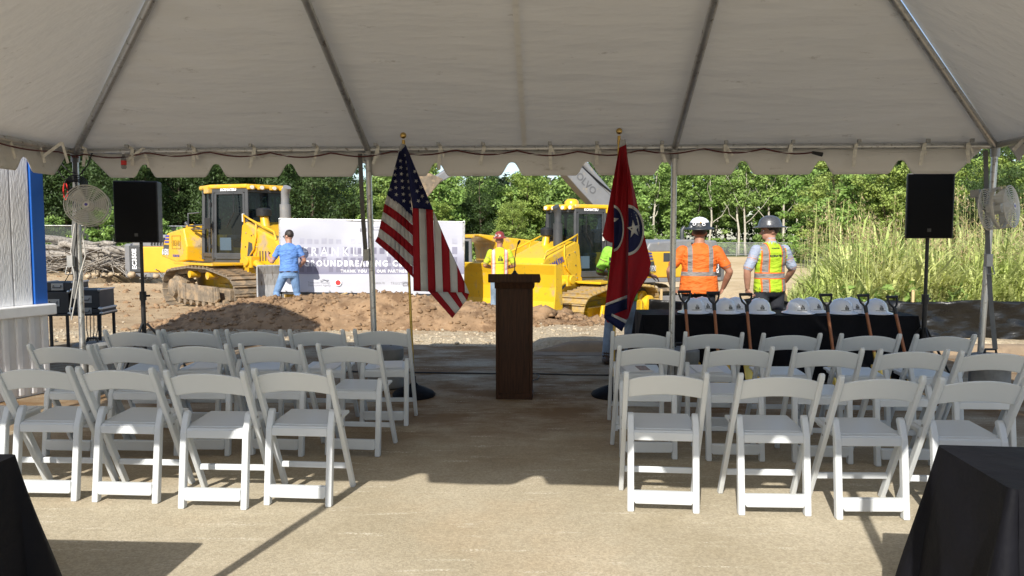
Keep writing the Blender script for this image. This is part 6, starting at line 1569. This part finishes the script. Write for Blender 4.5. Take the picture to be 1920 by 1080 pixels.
for s in (-1, 1):
    mb = MB(); mb.prism([(1.9, 2.3), (3.05, 2.3), (2.78, 3.42), (1.9, 3.42)], 'y', s * 0.953, s * 0.958); mb.build('side_window', M_['glass'], dt)
    mb = MB(); mb.tube([(3.0, s * 0.95, 3.0), (3.2, s * 1.3, 3.1), (3.2, s * 1.3, 2.5)], 0.03, 6); mb.box((3.2, s * 1.3, 2.8), (0.06, 0.22, 0.45)); mb.build('mirror', M_['black_plastic'], dt)
    for x in (3.3, -0.9, -2.7):
        mb = MB(); rot_ = Matrix.Rotation(R(90), 3, 'X'); mb.lathe([(0.45, -0.28), (0.78, -0.3), (0.86, -0.2), (0.86, 0.2), (0.78, 0.3), (0.45, 0.28)], 28, (x, s * 1.15, 0.86), rot=rot_); wh = mb.build('tyre', M_['rubber'], dt, smooth=40)
        mb = MB(); mb.lathe([(0.46, -0.2), (0.44, 0.2), (0.2, 0.24)], 20, (x, s * 1.15, 0.86), rot=rot_); mb.build('rim', Y, wh, smooth=40)
mb = MB(); mb.prism([(3.2, 1.1), (4.7, 1.05), (4.75, 1.8), (4.4, 2.1), (3.2, 2.35)], 'y', -0.85, 0.85); mb.build('hood', Y, dt, bevel=0.08, seg=3)
mb = MB(); mb.box((0, 0, 1.05), (8.0, 0.8, 0.4)); mb.build('chassis', M_['dark_grey'], dt, bevel=0.02)
# ================================================================== people
from mathutils.kdtree import KDTree
SKIN = mat('skin', (0.42, 0.22, 0.15), 0.55, var=0.12, vs=12); SKIN2 = mat('tanned_skin', (0.34, 0.16, 0.10), 0.55, var=0.12, vs=12); SKIN3 = mat('brown_skin', (0.20, 0.10, 0.065), 0.55, var=0.12, vs=12)
JEANS = mat('blue_jeans', (0.16, 0.27, 0.46), 0.85, var=0.3, vs=7, bump=0.5, bs=16); JEANS2 = mat('washed_jeans', (0.17, 0.22, 0.28), 0.85, var=0.35, vs=8, bump=0.5, bs=16); DARKP = mat('navy_trousers', (0.02, 0.022, 0.03), 0.8, var=0.2, bump=0.4, bs=14)
BOOT = mat('work_boot', (0.05, 0.03, 0.02), 0.7, var=0.3)
HAIR = mat('dark_hair', (0.025, 0.015, 0.01), 0.5, var=0.4, vs=60, bump=0.4, bs=120)
class Body:
    def __init__(s): s.mb = MB(); s.tags = []
    def mark(s, t): s.tags += [t] * (len(s.mb.v) - len(s.tags))
    def chain(s, pts, rs, t, n=14, sx=1.0):
        pts = [Vector(p) for p in pts]; P_, R_ = [], []
        d = (pts[0] - pts[1]).normalized(); P_ += [pts[0] + d * rs[0] * 0.95, pts[0] + d * rs[0] * 0.6]; R_ += [rs[0] * 0.25, rs[0] * 0.78]
        for i in range(len(pts) - 1):
            for k in range(5): u = k / 5; P_.append(pts[i].lerp(pts[i + 1], u)); R_.append(lerp(rs[i], rs[i + 1], u))
        d = (pts[-1] - pts[-2]).normalized(); P_ += [pts[-1], pts[-1] + d * rs[-1] * 0.6, pts[-1] + d * rs[-1] * 0.95]; R_ += [rs[-1], rs[-1] * 0.78, rs[-1] * 0.25]
        s.mb.tube(P_, R_, n, True, sx); s.mark(t)
    def ball(s, c, r, t, rot=None, n=20, m=14): s.mb.ball(c, r, n, m, rot); s.mark(t)
    def loft(s, rings, t, n=32):
        out = []
        for i in range(len(rings) - 1):
            z0, a0, b0, y0 = rings[i]; z1, a1, b1, y1 = rings[i + 1]
            for k in range(4): u = k / 4; out.append(((0, lerp(y0, y1, u), lerp(z0, z1, u)), lerp(a0, a1, u), lerp(b0, b1, u)))
        z, a, b, y = rings[-1]; out.append(((0, y, z), a, b)); s.mb.loft(out, n); s.mark(t)
def hand(B, wrist, dirv, palm_n, curl, t, side):
    d = Vector(dirv).normalized(); nn = Vector(palm_n); nn = (nn - d * nn.dot(d)).normalized(); w_ = d.cross(nn)
    pc = wrist + d * 0.05
    B.ball(pc, (0.040, 0.052, 0.018), t, Matrix((w_, d, nn)).transposed(), 12, 8)
    for i, L in enumerate((0.066, 0.075, 0.070, 0.054)):
        b = wrist + d * 0.088 + w_ * (-0.030 + 0.020 * i); p1 = b + (d * math.cos(curl) + nn * math.sin(curl)) * L * 0.5; p2 = p1 + (d * math.cos(curl * 2.1) + nn * math.sin(curl * 2.1)) * L * 0.55
        B.chain([b, p1, p2], [0.0105, 0.0095, 0.008], t, 8)
    b = wrist + d * 0.03 - w_ * 0.034 * side; q = b + (d * 0.7 - w_ * 0.6 * side + nn * 0.3).normalized() * 0.04; B.chain([b, q, q + (d + nn * 0.5).normalized() * 0.03], [0.014, 0.011, 0.009], t, 8)
def person(label, loc, rz, scale, mats_, arms, legs, girth=1.0, headyaw=0.0, headtilt=0.0, sleeve=0.62, hem=0.86, vest=False, lean=0.0, hair=False, curl=0.6):
    """mats_: skin, shirt, trousers, boots, sleeve cloth"""
    B = Body(); g = girth
    B.loft([(0.79, 0.150, 0.105, 0), (0.84, 0.168 * g, 0.120 * g, -0.01), (max(0.85, hem - 0.01), 0.168 * g, 0.122 * g, -0.012), (hem + 0.03, 0.15 * g, 0.10 * g, 0)], 2)
    B.loft([(hem, 0.186 * g, 0.136 * g, -0.008), (hem + 0.06, 0.184 * g, 0.136 * g, -0.006), (1.06, 0.172 * g, 0.128 * g, 0.004), (1.18, 0.176 * (0.5 + g / 2), 0.125 * (0.5 + g / 2), 0.0), (1.30, 0.192 * (0.6 + 0.4 * g), 0.126, -0.005), (1.38, 0.196 * (0.7 + 0.3 * g), 0.118, -0.008), (1.435, 0.172, 0.098, -0.008), (1.475, 0.115, 0.078, -0.008), (1.505, 0.068, 0.064, -0.006)], 1)
    B.chain([(0, -0.012, 1.46), (0, 0.004, 1.60)], [0.060 * (0.6 + 0.4 * g), 0.056], 0)
    if vest: B.chain([(0, -0.012, 1.485), (0, -0.008, 1.515)], [0.072, 0.066], 4)
    hr = Matrix.Rotation(headyaw, 3, 'Z') @ Matrix.Rotation(headtilt, 3, 'X'); hc = Vector((0, 0.008, 1.655))
    def hp(x, y, z): return hc + hr @ Vector((x, y, z))
    B.ball(hp(0, -0.002, 0.022), (0.076, 0.097, 0.104), 0, hr); B.ball(hp(0, 0.030, -0.045), (0.060, 0.066, 0.074), 0, hr)
    B.ball(hp(0, 0.070, -0.083), (0.030, 0.026, 0.022), 0, hr); B.ball(hp(0, 0.103, -0.02), (0.015, 0.034, 0.019), 0, hr, 10, 8); B.ball(hp(0, 0.092, 0.005), (0.010, 0.014, 0.03), 0, hr, 10, 8)
    B.ball(hp(0, 0.088, 0.032), (0.048, 0.014, 0.012), 0, hr, 12, 8); B.ball(hp(0, 0.088, -0.058), (0.024, 0.013, 0.011), 0, hr, 12, 8)
    for sx in (-1, 1): B.ball(hp(sx * 0.078, -0.008, -0.012), (0.010, 0.022, 0.032), 0, hr, 12, 8)
    for sx, (el, wr_, hd, pn) in zip((-1, 1), arms):
        sh = Vector((sx * 0.182 * (0.75 + 0.25 * g), -0.006, 1.415)); el, wr_ = Vector(el), Vector(wr_)
        B.chain([sh.lerp(el, 0.4), sh.lerp(el, 0.55), el, el.lerp(wr_, 0.35), wr_], [0.050 * (0.6 + 0.4 * g), 0.048 * (0.6 + 0.4 * g), 0.041, 0.042, 0.028], 0)
        B.chain([sh, sh.lerp(el, sleeve * 0.6), sh.lerp(el, sleeve)], [0.066 * (0.65 + 0.35 * g), 0.059 * (0.6 + 0.4 * g), 0.061 * (0.6 + 0.4 * g)], 4)
        hand(B, wr_, hd, pn, curl, 0, sx)
    for sx, (kn, an) in zip((-1, 1), legs):
        hip = Vector((sx * 0.090, -0.004, 0.90)); kn, an = Vector(kn), Vector(an)
        B.chain([hip, hip.lerp(kn, 0.5), kn, kn.lerp(an, 0.4), an + Vector((0, 0, 0.02))], [0.098 * (0.7 + 0.3 * g), 0.086, 0.068, 0.068, 0.062], 2)
        B.chain([an + Vector((0, -0.05, -0.045)), an + Vector((sx * 0.01, 0.06, -0.05)), an + Vector((sx * 0.02, 0.15, -0.058))], [0.044, 0.044, 0.034], 3); B.chain([an + Vector((0, -0.02, -0.04)), an + Vector((0, -0.01, 0.04))], [0.05, 0.04], 3)
    me = bpy.data.meshes.new('tmp'); me.from_pydata(B.mb.v, [], B.mb.f)
    t = bpy.data.objects.new('tmp', me); COL.objects.link(t)
    m_ = t.modifiers.new('r', 'REMESH'); m_.mode = 'VOXEL'; m_.voxel_size = 0.0105
    s_ = t.modifiers.new('s', 'SMOOTH'); s_.iterations = 2; s_.factor = 0.5
    out = bpy.data.meshes.new_from_object(t.evaluated_get(bpy.context.evaluated_depsgraph_get())); bpy.data.objects.remove(t)
    kd = KDTree(len(B.mb.v))
    for i, p in enumerate(B.mb.v): kd.insert(p, i)
    kd.balance()
    out.materials.clear()
    for m in mats_: out.materials.append(m)
    idx = []
    for p in out.polygons: idx.append(B.tags[kd.find(p.center)[1]])
    out.polygons.foreach_set('material_index', idx); out.polygons.foreach_set('use_smooth', [True] * len(idx)); out.name = 'body'
    bv = BVHTree.FromPolygons([v.co.copy() for v in out.vertices], [list(p.vertices) for p in out.polygons])
    root = thing('person', label, 'person', loc, rz, None); root.scale = scale if isinstance(scale, tuple) else (scale,) * 3
    body = link('body', out, root)
    if lean: root.rotation_euler = (lean, 0, rz)
    eyes = MB()
    for sx in (-1, 1): eyes.ball(hp(sx * 0.032, 0.083, 0.012), 0.010, 10, 8)
    e = eyes.build('eyes', M_['print_white'], root, smooth=60); e['kind'] = 'stuff'
    if hair:
        mb = MB(); mb.ball((0, 0, 0), (0.083, 0.098, 0.098), 24, 16); mb.v = [(x * (1 + 0.03 * noise.noise((x * 60, y * 60, z * 60))), y, z * (1 + 0.04 * noise.noise((x * 50, y * 50, z * 50)))) for x, y, z in mb.v]
        mb.v = [tuple(hp(x, y - 0.016, z + 0.036)) for x, y, z in mb.v]; mb.build('hair', HAIR, root, smooth=60)
    return root, bv, hp, hr
def worn_hat(root, hp, hr, shell_m, scale=1.0, tilt=0.0, stickers=False, band=None):
    mb = MB(); hat_mesh(mb); rot = hr.to_4x4() @ Matrix.Rotation(tilt, 4, 'X'); M4 = Matrix.Translation(hp(0, 0.0, 0.045)) @ rot @ Matrix.Diagonal((0.93 * scale, 0.93 * scale, 0.98 * scale, 1))
    mb.v = [tuple(M4 @ Vector(p)) for p in mb.v]; hat = mb.build('hard_hat', shell_m, root, smooth=50)
    if band is not None:
        mb = MB(); mb.lathe([(0.158, -0.002), (0.159, 0.006), (0.153, 0.014), (0.120, 0.024), (0.1145, 0.034), (0.1125, 0.06), (0.106, 0.082)], 32, sy=1.13, cap=False); mb.v = [tuple(M4 @ Vector(p)) for p in mb.v]; mb.build('back_cover', band, hat, smooth=60)
    if stickers:
        for a, z, r_, m in ((-112, 0.066, 0.020, M_['print_white']), (-64, 0.060, 0.019, M_['print_white']), (-90, 0.05, 0.012, M_['print_black']), (-135, 0.03, 0.014, M_['print_white']), (-80, 0.085, 0.010, M_['yellow'])):
            mb = MB(); q = R(a); c = Vector((0.116 * math.cos(q), 0.131 * math.sin(q), z)); n_ = Vector((math.cos(q), math.sin(q), 0.35)).normalized(); mb.cyl(c, c + n_ * 0.005, r_, n=16)
            mb.k = 1; mb.cyl(c + n_ * 0.005, c + n_ * 0.007, r_ * 0.62, n=14); mb.v = [tuple(M4 @ Vector(p)) for p in mb.v]; mb.build('sticker', [m, M_['dark_grey']], hat)
    return hat
DOWN = (0, 0.15, -1)
def still_legs(spread=0.0, back=0.0): return [((-0.10 - spread * 0.5, 0.02, 0.49), (-0.11 - spread, -0.02 + back, 0.09)), ((0.10 + spread * 0.5, 0.02, 0.49), (0.11 + spread, -0.02 - back, 0.09))]
SILVER = (0.20, 0.185, 0.175); ORANGE = (0.66, 0.13, 0.012); LIME = (0.34, 0.50, 0.015)
# man in the orange shirt
orange_cloth = band_mat('hi_vis_orange_cloth', ORANGE, [('|x|', 0.118, 0.026, SILVER, ('z', 1.13, 1.5)), ('z', 1.105, 0.027, SILVER, None)], bump=0.9, bs=8)
orange_sleeve = band_mat('hi_vis_orange_sleeve', ORANGE, [], bump=0.5, bs=9)
c = P(1309, 600, 10.0); root, bv, hp, hr = person('person in orange shirt with grey bands and stickered hard hat, back turned', (c.x, c.y, 0.0), R(-4), (1.16, 1.12, 1.0), [SKIN2, orange_cloth, DARKP, BOOT, orange_sleeve],
    [((-0.335, -0.01, 1.14), (-0.29, 0.14, 0.93), (0.3, 0.5, -0.8), (1, 0, 0)), ((0.345, -0.02, 1.13), (0.30, 0.10, 0.91), (-0.3, 0.5, -0.8), (-1, 0, 0))], still_legs(0.05), girth=1.22, headyaw=R(-14), headtilt=R(-4), sleeve=0.68, hem=0.84, hair=True)
worn_hat(root, hp, hr, M_['white_paint'], 1.13, R(8), True, mat('hat_cover', (0.03, 0.035, 0.04), 0.5))
mb = MB(); mb.tube([tuple(hp(0.078, 0.0, 0.05)), tuple(hp(0.085, -0.01, -0.03)), tuple(hp(0.06, 0.05, -0.09))], 0.006, 6); mb.build('chin_strap', M_['black_plastic'], root)
# man in the lime vest with the dark hard hat
vest_cloth = band_mat('hi_vis_vest', LIME, [('|x|', 0.120, 0.045, ORANGE, None), ('|x|', 0.120, 0.030, SILVER, None), ('z', 1.07, 0.045, ORANGE, None), ('z', 1.07, 0.030, SILVER, None)], bump=0.8, bs=8)
shirt_blue = band_mat('pale_blue_shirt', (0.28, 0.32, 0.41), [], bump=0.5, bs=12)
c = P(1441, 600, 10.0); root, bv, hp, hr = person('person in lime vest over pale shirt and dark grey hard hat, looking left', (c.x, c.y, 0.0), R(16), (1.16, 1.12, 1.01), [SKIN, vest_cloth, DARKP, BOOT, shirt_blue],
    [((-0.315, -0.03, 1.14), (-0.27, 0.03, 0.90), (0.25, 0.3, -0.9), (1, 0.2, 0)), ((0.31, 0.0, 1.15), (0.33, 0.17, 0.97), (-0.5, 0.6, -0.5), (-1, 0, 0))], still_legs(0.04), girth=1.06, headyaw=R(72), headtilt=R(-5), sleeve=0.86, hem=0.86, vest=True, hair=True)
worn_hat(root, hp, hr, mat('graphite_hat', (0.06, 0.062, 0.066), 0.35, var=0.3, vs=40, coat=0.3), 1.13, R(4))
text_mesh('lettering', 'KOMATSU', 0.036, M_['print_black'], root, frame_M((0.0, -0.3, 1.33), (1, 0, 0), (0, 0, 1)), bold=0.002, onto=bv)
text_mesh('lettering', 'KOMATSU', 0.022, M_['print_black'], root, frame_M((0.0, -0.3, 1.43), (1, 0, 0), (0, 0, 1)), bold=0.001, onto=bv)
# worker behind the lectern
vest2 = band_mat('hi_vis_vest_yellow', (0.50, 0.52, 0.015), [('|x|', 0.125, 0.042, (0.75, 0.22, 0.10), None), ('|x|', 0.125, 0.022, (0.55, 0.5, 0.48), None)], bump=0.4, bs=9)
sl2 = band_mat('hi_vis_sleeve', (0.42, 0.52, 0.02), [], bump=0.4, bs=9)
c = P(937, 580, 14.9); c.z = ground_h(c.x, c.y); root, bv, hp, hr = person('person in yellow vest and red hard hat standing behind the lectern, back turned', c, R(2), 1.0, [SKIN2, vest2, JEANS2, BOOT, sl2],
    [((-0.295, 0.0, 1.15), (-0.14, 0.24, 1.10), (0.8, 0.5, 0.1), (0, 0.3, -1)), ((0.295, 0.0, 1.15), (0.16, 0.24, 1.10), (-0.8, 0.5, 0.1), (0, 0.3, -1))], still_legs(0.03), girth=1.0, headyaw=R(-20), sleeve=0.75, hem=0.84)
worn_hat(root, hp, hr, mat('red_hat', (0.22, 0.035, 0.03), 0.4), 0.95, R(6), True)
bars_logo('logo', M_['print_black'], root, frame_M((0.0, -0.3, 1.24), (1, 0, 0), (0, 0, 1)), 0.105, bv)
mb = MB(); mb.grid(lambda u, v: (lambda p: (bv.ray_cast(p, Vector((0, 1, 0)))[0] or p) + Vector((0, -0.004, 0)))(Vector((lerp(-0.1, 0.09, u), -0.5, lerp(1.197, 1.206, v)))), 8, 1); mb.build('lettering', M_['print_black'], root)
# person in the green shirt behind the red flag
green = band_mat('lime_green_shirt', (0.26, 0.55, 0.05), [], bump=0.5, bs=9)
c = P(1166, 600, 9.35); root, bv, hp, hr = person('person in lime green shirt and jeans hidden behind the red flag', (c.x, c.y, 0.0), R(-3), 1.0, [SKIN3, green, JEANS2, BOOT, green],
    [((-0.29, 0.02, 1.15), (-0.13, 0.24, 1.12), (0.8, 0.5, 0.1), (0, 0.3, -1)), ((0.30, 0.04, 1.16), (0.36, 0.16, 1.11), (0.9, 0.2, -0.25), (0, 0.5, -1))], [((-0.15, 0.02, 0.49), (-0.19, -0.06, 0.09)), ((0.10, 0.04, 0.49), (0.10, 0.02, 0.09))], girth=1.05, sleeve=0.8, hem=0.80, curl=0.45, hair=True)
text_mesh('lettering', 'BEAR', 0.135, M_['print_black'], root, frame_M((-0.02, -0.3, 1.285), (1, 0, 0), (0, 0, 1)), bold=0.004, onto=bv)
text_mesh('lettering', 'CONSTRUCTION', 0.044, M_['print_black'], root, frame_M((-0.02, -0.3, 1.205), (1, 0, 0), (0, 0, 1)), bold=0.001, onto=bv)
# man in blue at the banner
blue = band_mat('blue_shirt', (0.10, 0.22, 0.52), [], bump=0.8, bs=8)
c = P(543, 590, 15.1); c.z = ground_h(c.x, c.y) ; root, bv, hp, hr = person('person in blue shirt and jeans gripping the left end of the banner', c, R(10), 1.0, [SKIN, blue, JEANS, BOOT, blue],
    [((-0.34, 0.03, 1.13), (-0.44, 0.20, 1.25), (-0.2, 0.5, 0.8), (0.6, 0.6, 0)), ((0.30, 0.02, 1.16), (0.20, 0.24, 1.06), (-0.6, 0.6, 0.1), (-0.5, 0, -1))], [((-0.27, 0.13, 0.51), (-0.22, -0.20, 0.09)), ((0.14, 0.10, 0.49), (0.27, 0.02, 0.09))], girth=1.06, lean=R(-5), headyaw=R(50), headtilt=R(-8), sleeve=0.62, hem=0.92, hair=True, curl=0.9)
mb = MB(); mb.tube([tuple(hp(-0.084, -0.02, 0.012)), tuple(hp(-0.080, 0.07, 0.014)), tuple(hp(-0.035, 0.104, 0.012)), tuple(hp(0.035, 0.104, 0.012)), tuple(hp(0.080, 0.07, 0.014))], 0.004, 6)
mb.ball(hp(-0.038, 0.100, 0.006), (0.024, 0.008, 0.017), 10, 8); mb.ball(hp(0.038, 0.100, 0.006), (0.024, 0.008, 0.017), 10, 8); mb.build('sunglasses', M_['black_plastic'], root)
mb = MB(); mb.tube([(-0.18, -0.10, 0.925), (0, -0.15, 0.93), (0.18, -0.10, 0.925)], 0.012, 6); mb.build('belt', BOOT, root)
# ================================================================== banner on its frame
BY = 15.75
def bpt(px, py, off=0.0): return P(px, py, BY - off)
ban = thing('banner', 'wide white groundbreaking banner on a metal frame behind the soil mound', 'banner', (P(700, 560, BY).x, BY, 0))
def bl_(mb): mb.v = [(x - ban.location.x, y - ban.location.y, z) for x, y, z in mb.v]
def top_y(px): return interp([(526, 411), (870, 417)], px)
def bot_y(px): return interp([(526, 547), (870, 552)], px)
def bwrk(px, py):
    t = (py - 411) / 140; k = math.exp(-t * 2.2)
    return 0.035 * k * math.sin((px - 526) * 0.03 + t * 5) + 0.022 * noise.noise((px * 0.02, py * 0.03, 0)) + 0.02 * math.exp(-(px - 526) / 60.0) * math.sin(t * 14)
mb = MB(); mb.grid(lambda u, v: bpt(lerp(526, 870, u), lerp(top_y(lerp(526, 870, u)), bot_y(lerp(526, 870, u)), v), bwrk(lerp(526, 870, u), lerp(412, 550, v))), 80, 30); bl_(mb)
def banner_cloth():
    m, nt, N, L, B = _nt('banner_vinyl'); tc = N.new('ShaderNodeTexCoord'); sp = N.new('ShaderNodeSeparateXYZ'); L.new(tc.outputs['Object'], sp.inputs[0])
    # the print fades from white at the top to lilac grey, and ends in a white strip at the foot
    z0, z1 = P(700, 440, BY).z, P(700, 514, BY).z
    r1 = N.new('ShaderNodeMapRange'); r1.inputs[1].default_value = z0; r1.inputs[2].default_value = z1; L.new(sp.outputs[2], r1.inputs[0])
    st = N.new('ShaderNodeMath'); st.operation = 'GREATER_THAN'; st.inputs[1].default_value = z1; L.new(sp.outputs[2], st.inputs[0])
    mu = N.new('ShaderNodeMath'); mu.operation = 'MULTIPLY'; L.new(r1.outputs[0], mu.inputs[0]); L.new(st.outputs[0], mu.inputs[1])
    c = mixc(N, L, mu.outputs[0], (0.47, 0.475, 0.53, 1), (0.22, 0.215, 0.30, 1)); L.new(c, B.inputs['Base Color']); B.inputs['Roughness'].default_value = 0.45; return m
cl = mb.build('banner_sheet', banner_cloth(), ban, smooth=180)
M_['print_lilac'] = mat('lilac_print', (0.19, 0.185, 0.25), 0.5, var=0.1, vs=3); M_['print_lilac2'] = mat('pale_lilac_print', (0.36, 0.36, 0.43), 0.5, var=0.1, vs=3)
def brect(mb, x0, y0, x1, y1, off): mb.face([bpt(x0, y1, off + bwrk(x0, y1)), bpt(x1, y1, off + bwrk(x1, y1)), bpt(x1, y0, off + bwrk(x1, y0)), bpt(x0, y0, off + bwrk(x0, y0))])
mb = MB()
for row, (y0, y1) in enumerate(((447, 457), (463, 476), (482, 493), (499, 510))):
    mb.k = 1 if row == 0 else 0
    for i in range(22):
        x0 = 562 + i * 13.6
        if (i + row) % 7 == 6: continue
        brect(mb, x0, y0 + (i % 3), x0 + 8 + (i % 2) * 1.5, y1, 0.0025)
bl_(mb); o = mb.build('printed_facade', [M_['print_lilac'], M_['print_lilac2']], cl); o['kind'] = 'stuff'
def btext(body, x0, x1, yc, hpx, m, bold=0.0, spacing=1.0, off=0.045, nm='lettering'):
    size = hpx / (FPX / BY) / 0.70
    a = bpt(x0, yc, off) - ban.location; a.z = bpt(x0, yc).z
    o = text_mesh(nm, body, size, m, ban, frame_M((0, 0, 0), (1, 0, 0), (0, 0, 1)), bold=bold, align='LEFT', spacing=spacing)
    xs_ = [v.co.x for v in o.data.vertices]; lo, hi = min(xs_), max(xs_); want = (x1 - x0) / (FPX / BY); k = want / (hi - lo)
    for v in o.data.vertices: v.co.x = (v.co.x - lo) * k
    for v in o.data.vertices:
        v.co = v.co + a; px = 960 + (v.co.x + ban.location.x) / BY * FPX; v.co.y = -0.005 - bwrk(px, 540 - (v.co.z - CAM_H) / BY * FPX - 93)
    return o
btext('FRANKLIN T', 568, 731, 473, 17.5, M_['print_white'], -0.004, 1.5)
btext('GROUNDBREAKING CEREMONY', 569, 826, 494.5, 10.5, M_['print_white'], 0.006, 1.35)
btext('THANK YOU TO OUR PARTNERS!', 638, 769, 508.6, 5.2, M_['print_white'], 0.003, 1.3)
btext('Tennessee Housing', 576, 617, 530, 4, M_['print_grey'], 0.0, 1.1); btext('Development Agency', 577, 619, 535, 4, M_['print_grey'], 0.0, 1.1)
btext('TRUIST', 732, 753, 531.5, 4.6, M_['print_grey'], 0.0, 1.3); btext('HH', 756.5, 762.5, 531.5, 3.6, M_['print_grey'], 0.0, 1.2)
btext('FRANKLIN, TN', 698, 720, 531, 3.6, M_['print_grey'], 0.0, 1.1); btext('Franklin', 697, 713, 425.5, 3.8, M_['print_grey'], 0.0, 1.1); btext('Housing', 698, 710, 430.5, 3.8, M_['print_grey'], 0.0, 1.1)
mb = MB()
for x, a, b in ((675, 434, 428), (678, 434, 424), (681.5, 434, 422), (685, 434, 427)): brect(mb, x, b, x + 2, a, 0.012)
for (xa, ya), (xb, yb) in (((600, 527), (607, 523.5)), ((607, 523.5), (614, 527)), ((612, 525), (616, 525))): mb.bar(bpt(xa, ya, 0.03), bpt(xb, yb, 0.03), 0.012, 0.004, up=(0, 1, 0))
for (xa, ya), (xb, yb) in (((755, 528.5), (764, 528.5)), ((764, 528.5), (764, 534.5)), ((764, 534.5), (755, 534.5)), ((755, 534.5), (755, 528.5))): mb.bar(bpt(xa, ya, 0.03), bpt(xb, yb, 0.03), 0.01, 0.004, up=(0, 1, 0))
bl_(mb); o = mb.build('printed_logos', M_['print_grey'], ban); o['kind'] = 'stuff'
mb = MB(); c_ = bpt(634, 530, 0.03); mb.cyl(c_, c_ + Vector((0, -0.004, 0)), 0.072, n=24); mb.k = 1; mb.cyl(c_ + Vector((0, -0.004, 0)), c_ + Vector((0, -0.008, 0)), 0.055, n=24); bl_(mb); mb.build('round_logo', [M_['print_white'], M_['print_red']], ban)
def bbar(nm, a, b, w_, m): mb = MB(); mb.bar(bpt(*a, -0.04), bpt(*b, -0.04), w_, 0.05, up=(0, 1, 0)); bl_(mb); return mb.build(nm, m, ban, bevel=0.006)
bbar('post', (525, 409), (529, 572), 0.05, M_['steel']); bbar('post', (870, 414), (868, 575), 0.05, M_['steel']); bbar('post', (700, 412), (700, 572), 0.05, M_['steel'])
bbar('top_rail', (525, 411), (871, 417), 0.04, M_['steel']); bbar('bottom_rail', (525, 549), (871, 553), 0.06, M_['dark_grey'])
for px in (527, 700, 869):
    mb = MB(); p = bpt(px, 572); g_ = ground_h(p.x, BY); mb.bar((p.x, BY - 0.55, g_ + 0.03), (p.x, BY + 0.65, g_ + 0.03), 0.07, 0.05); mb.bar((p.x, BY + 0.04, g_), (p.x, BY + 0.04, bot_y(px) * 0 + P(px, 545, BY).z), 0.05, 0.05, up=(0, 1, 0)); bl_(mb); mb.build('foot', M_['steel'], ban, bevel=0.006)
# grommets of the sheet
for i in range(9):
    mb = MB(); px = 536 + i * 41; c_ = bpt(px, bot_y(px) - 2, 0.035); mb.cyl(c_, c_ + Vector((0, -0.004, 0)), 0.016, n=10); bl_(mb); mb.build('grommet', M_['steel'], cl)
mb = MB(); a, b = P(614, 561, 14.6), P(651, 549, 14.8); mb.bar(a, b, 0.045, 0.03); o = mb.build('wooden_stake', M_['wood_light'], bevel=0.004); tag(o, 'pale wooden stake lying on the soil below the banner', 'stake')
mb = MB(); p = P(777, 560, 15.0); mb.box((p.x, 15.0, ground_h(p.x, 15.0) + 0.25), (0.045, 0.045, 0.62)); o = mb.build('survey_stake', M_['white_paint'], bevel=0.004); tag(o, 'short white stake standing under the banner beside the flag pole', 'stake')
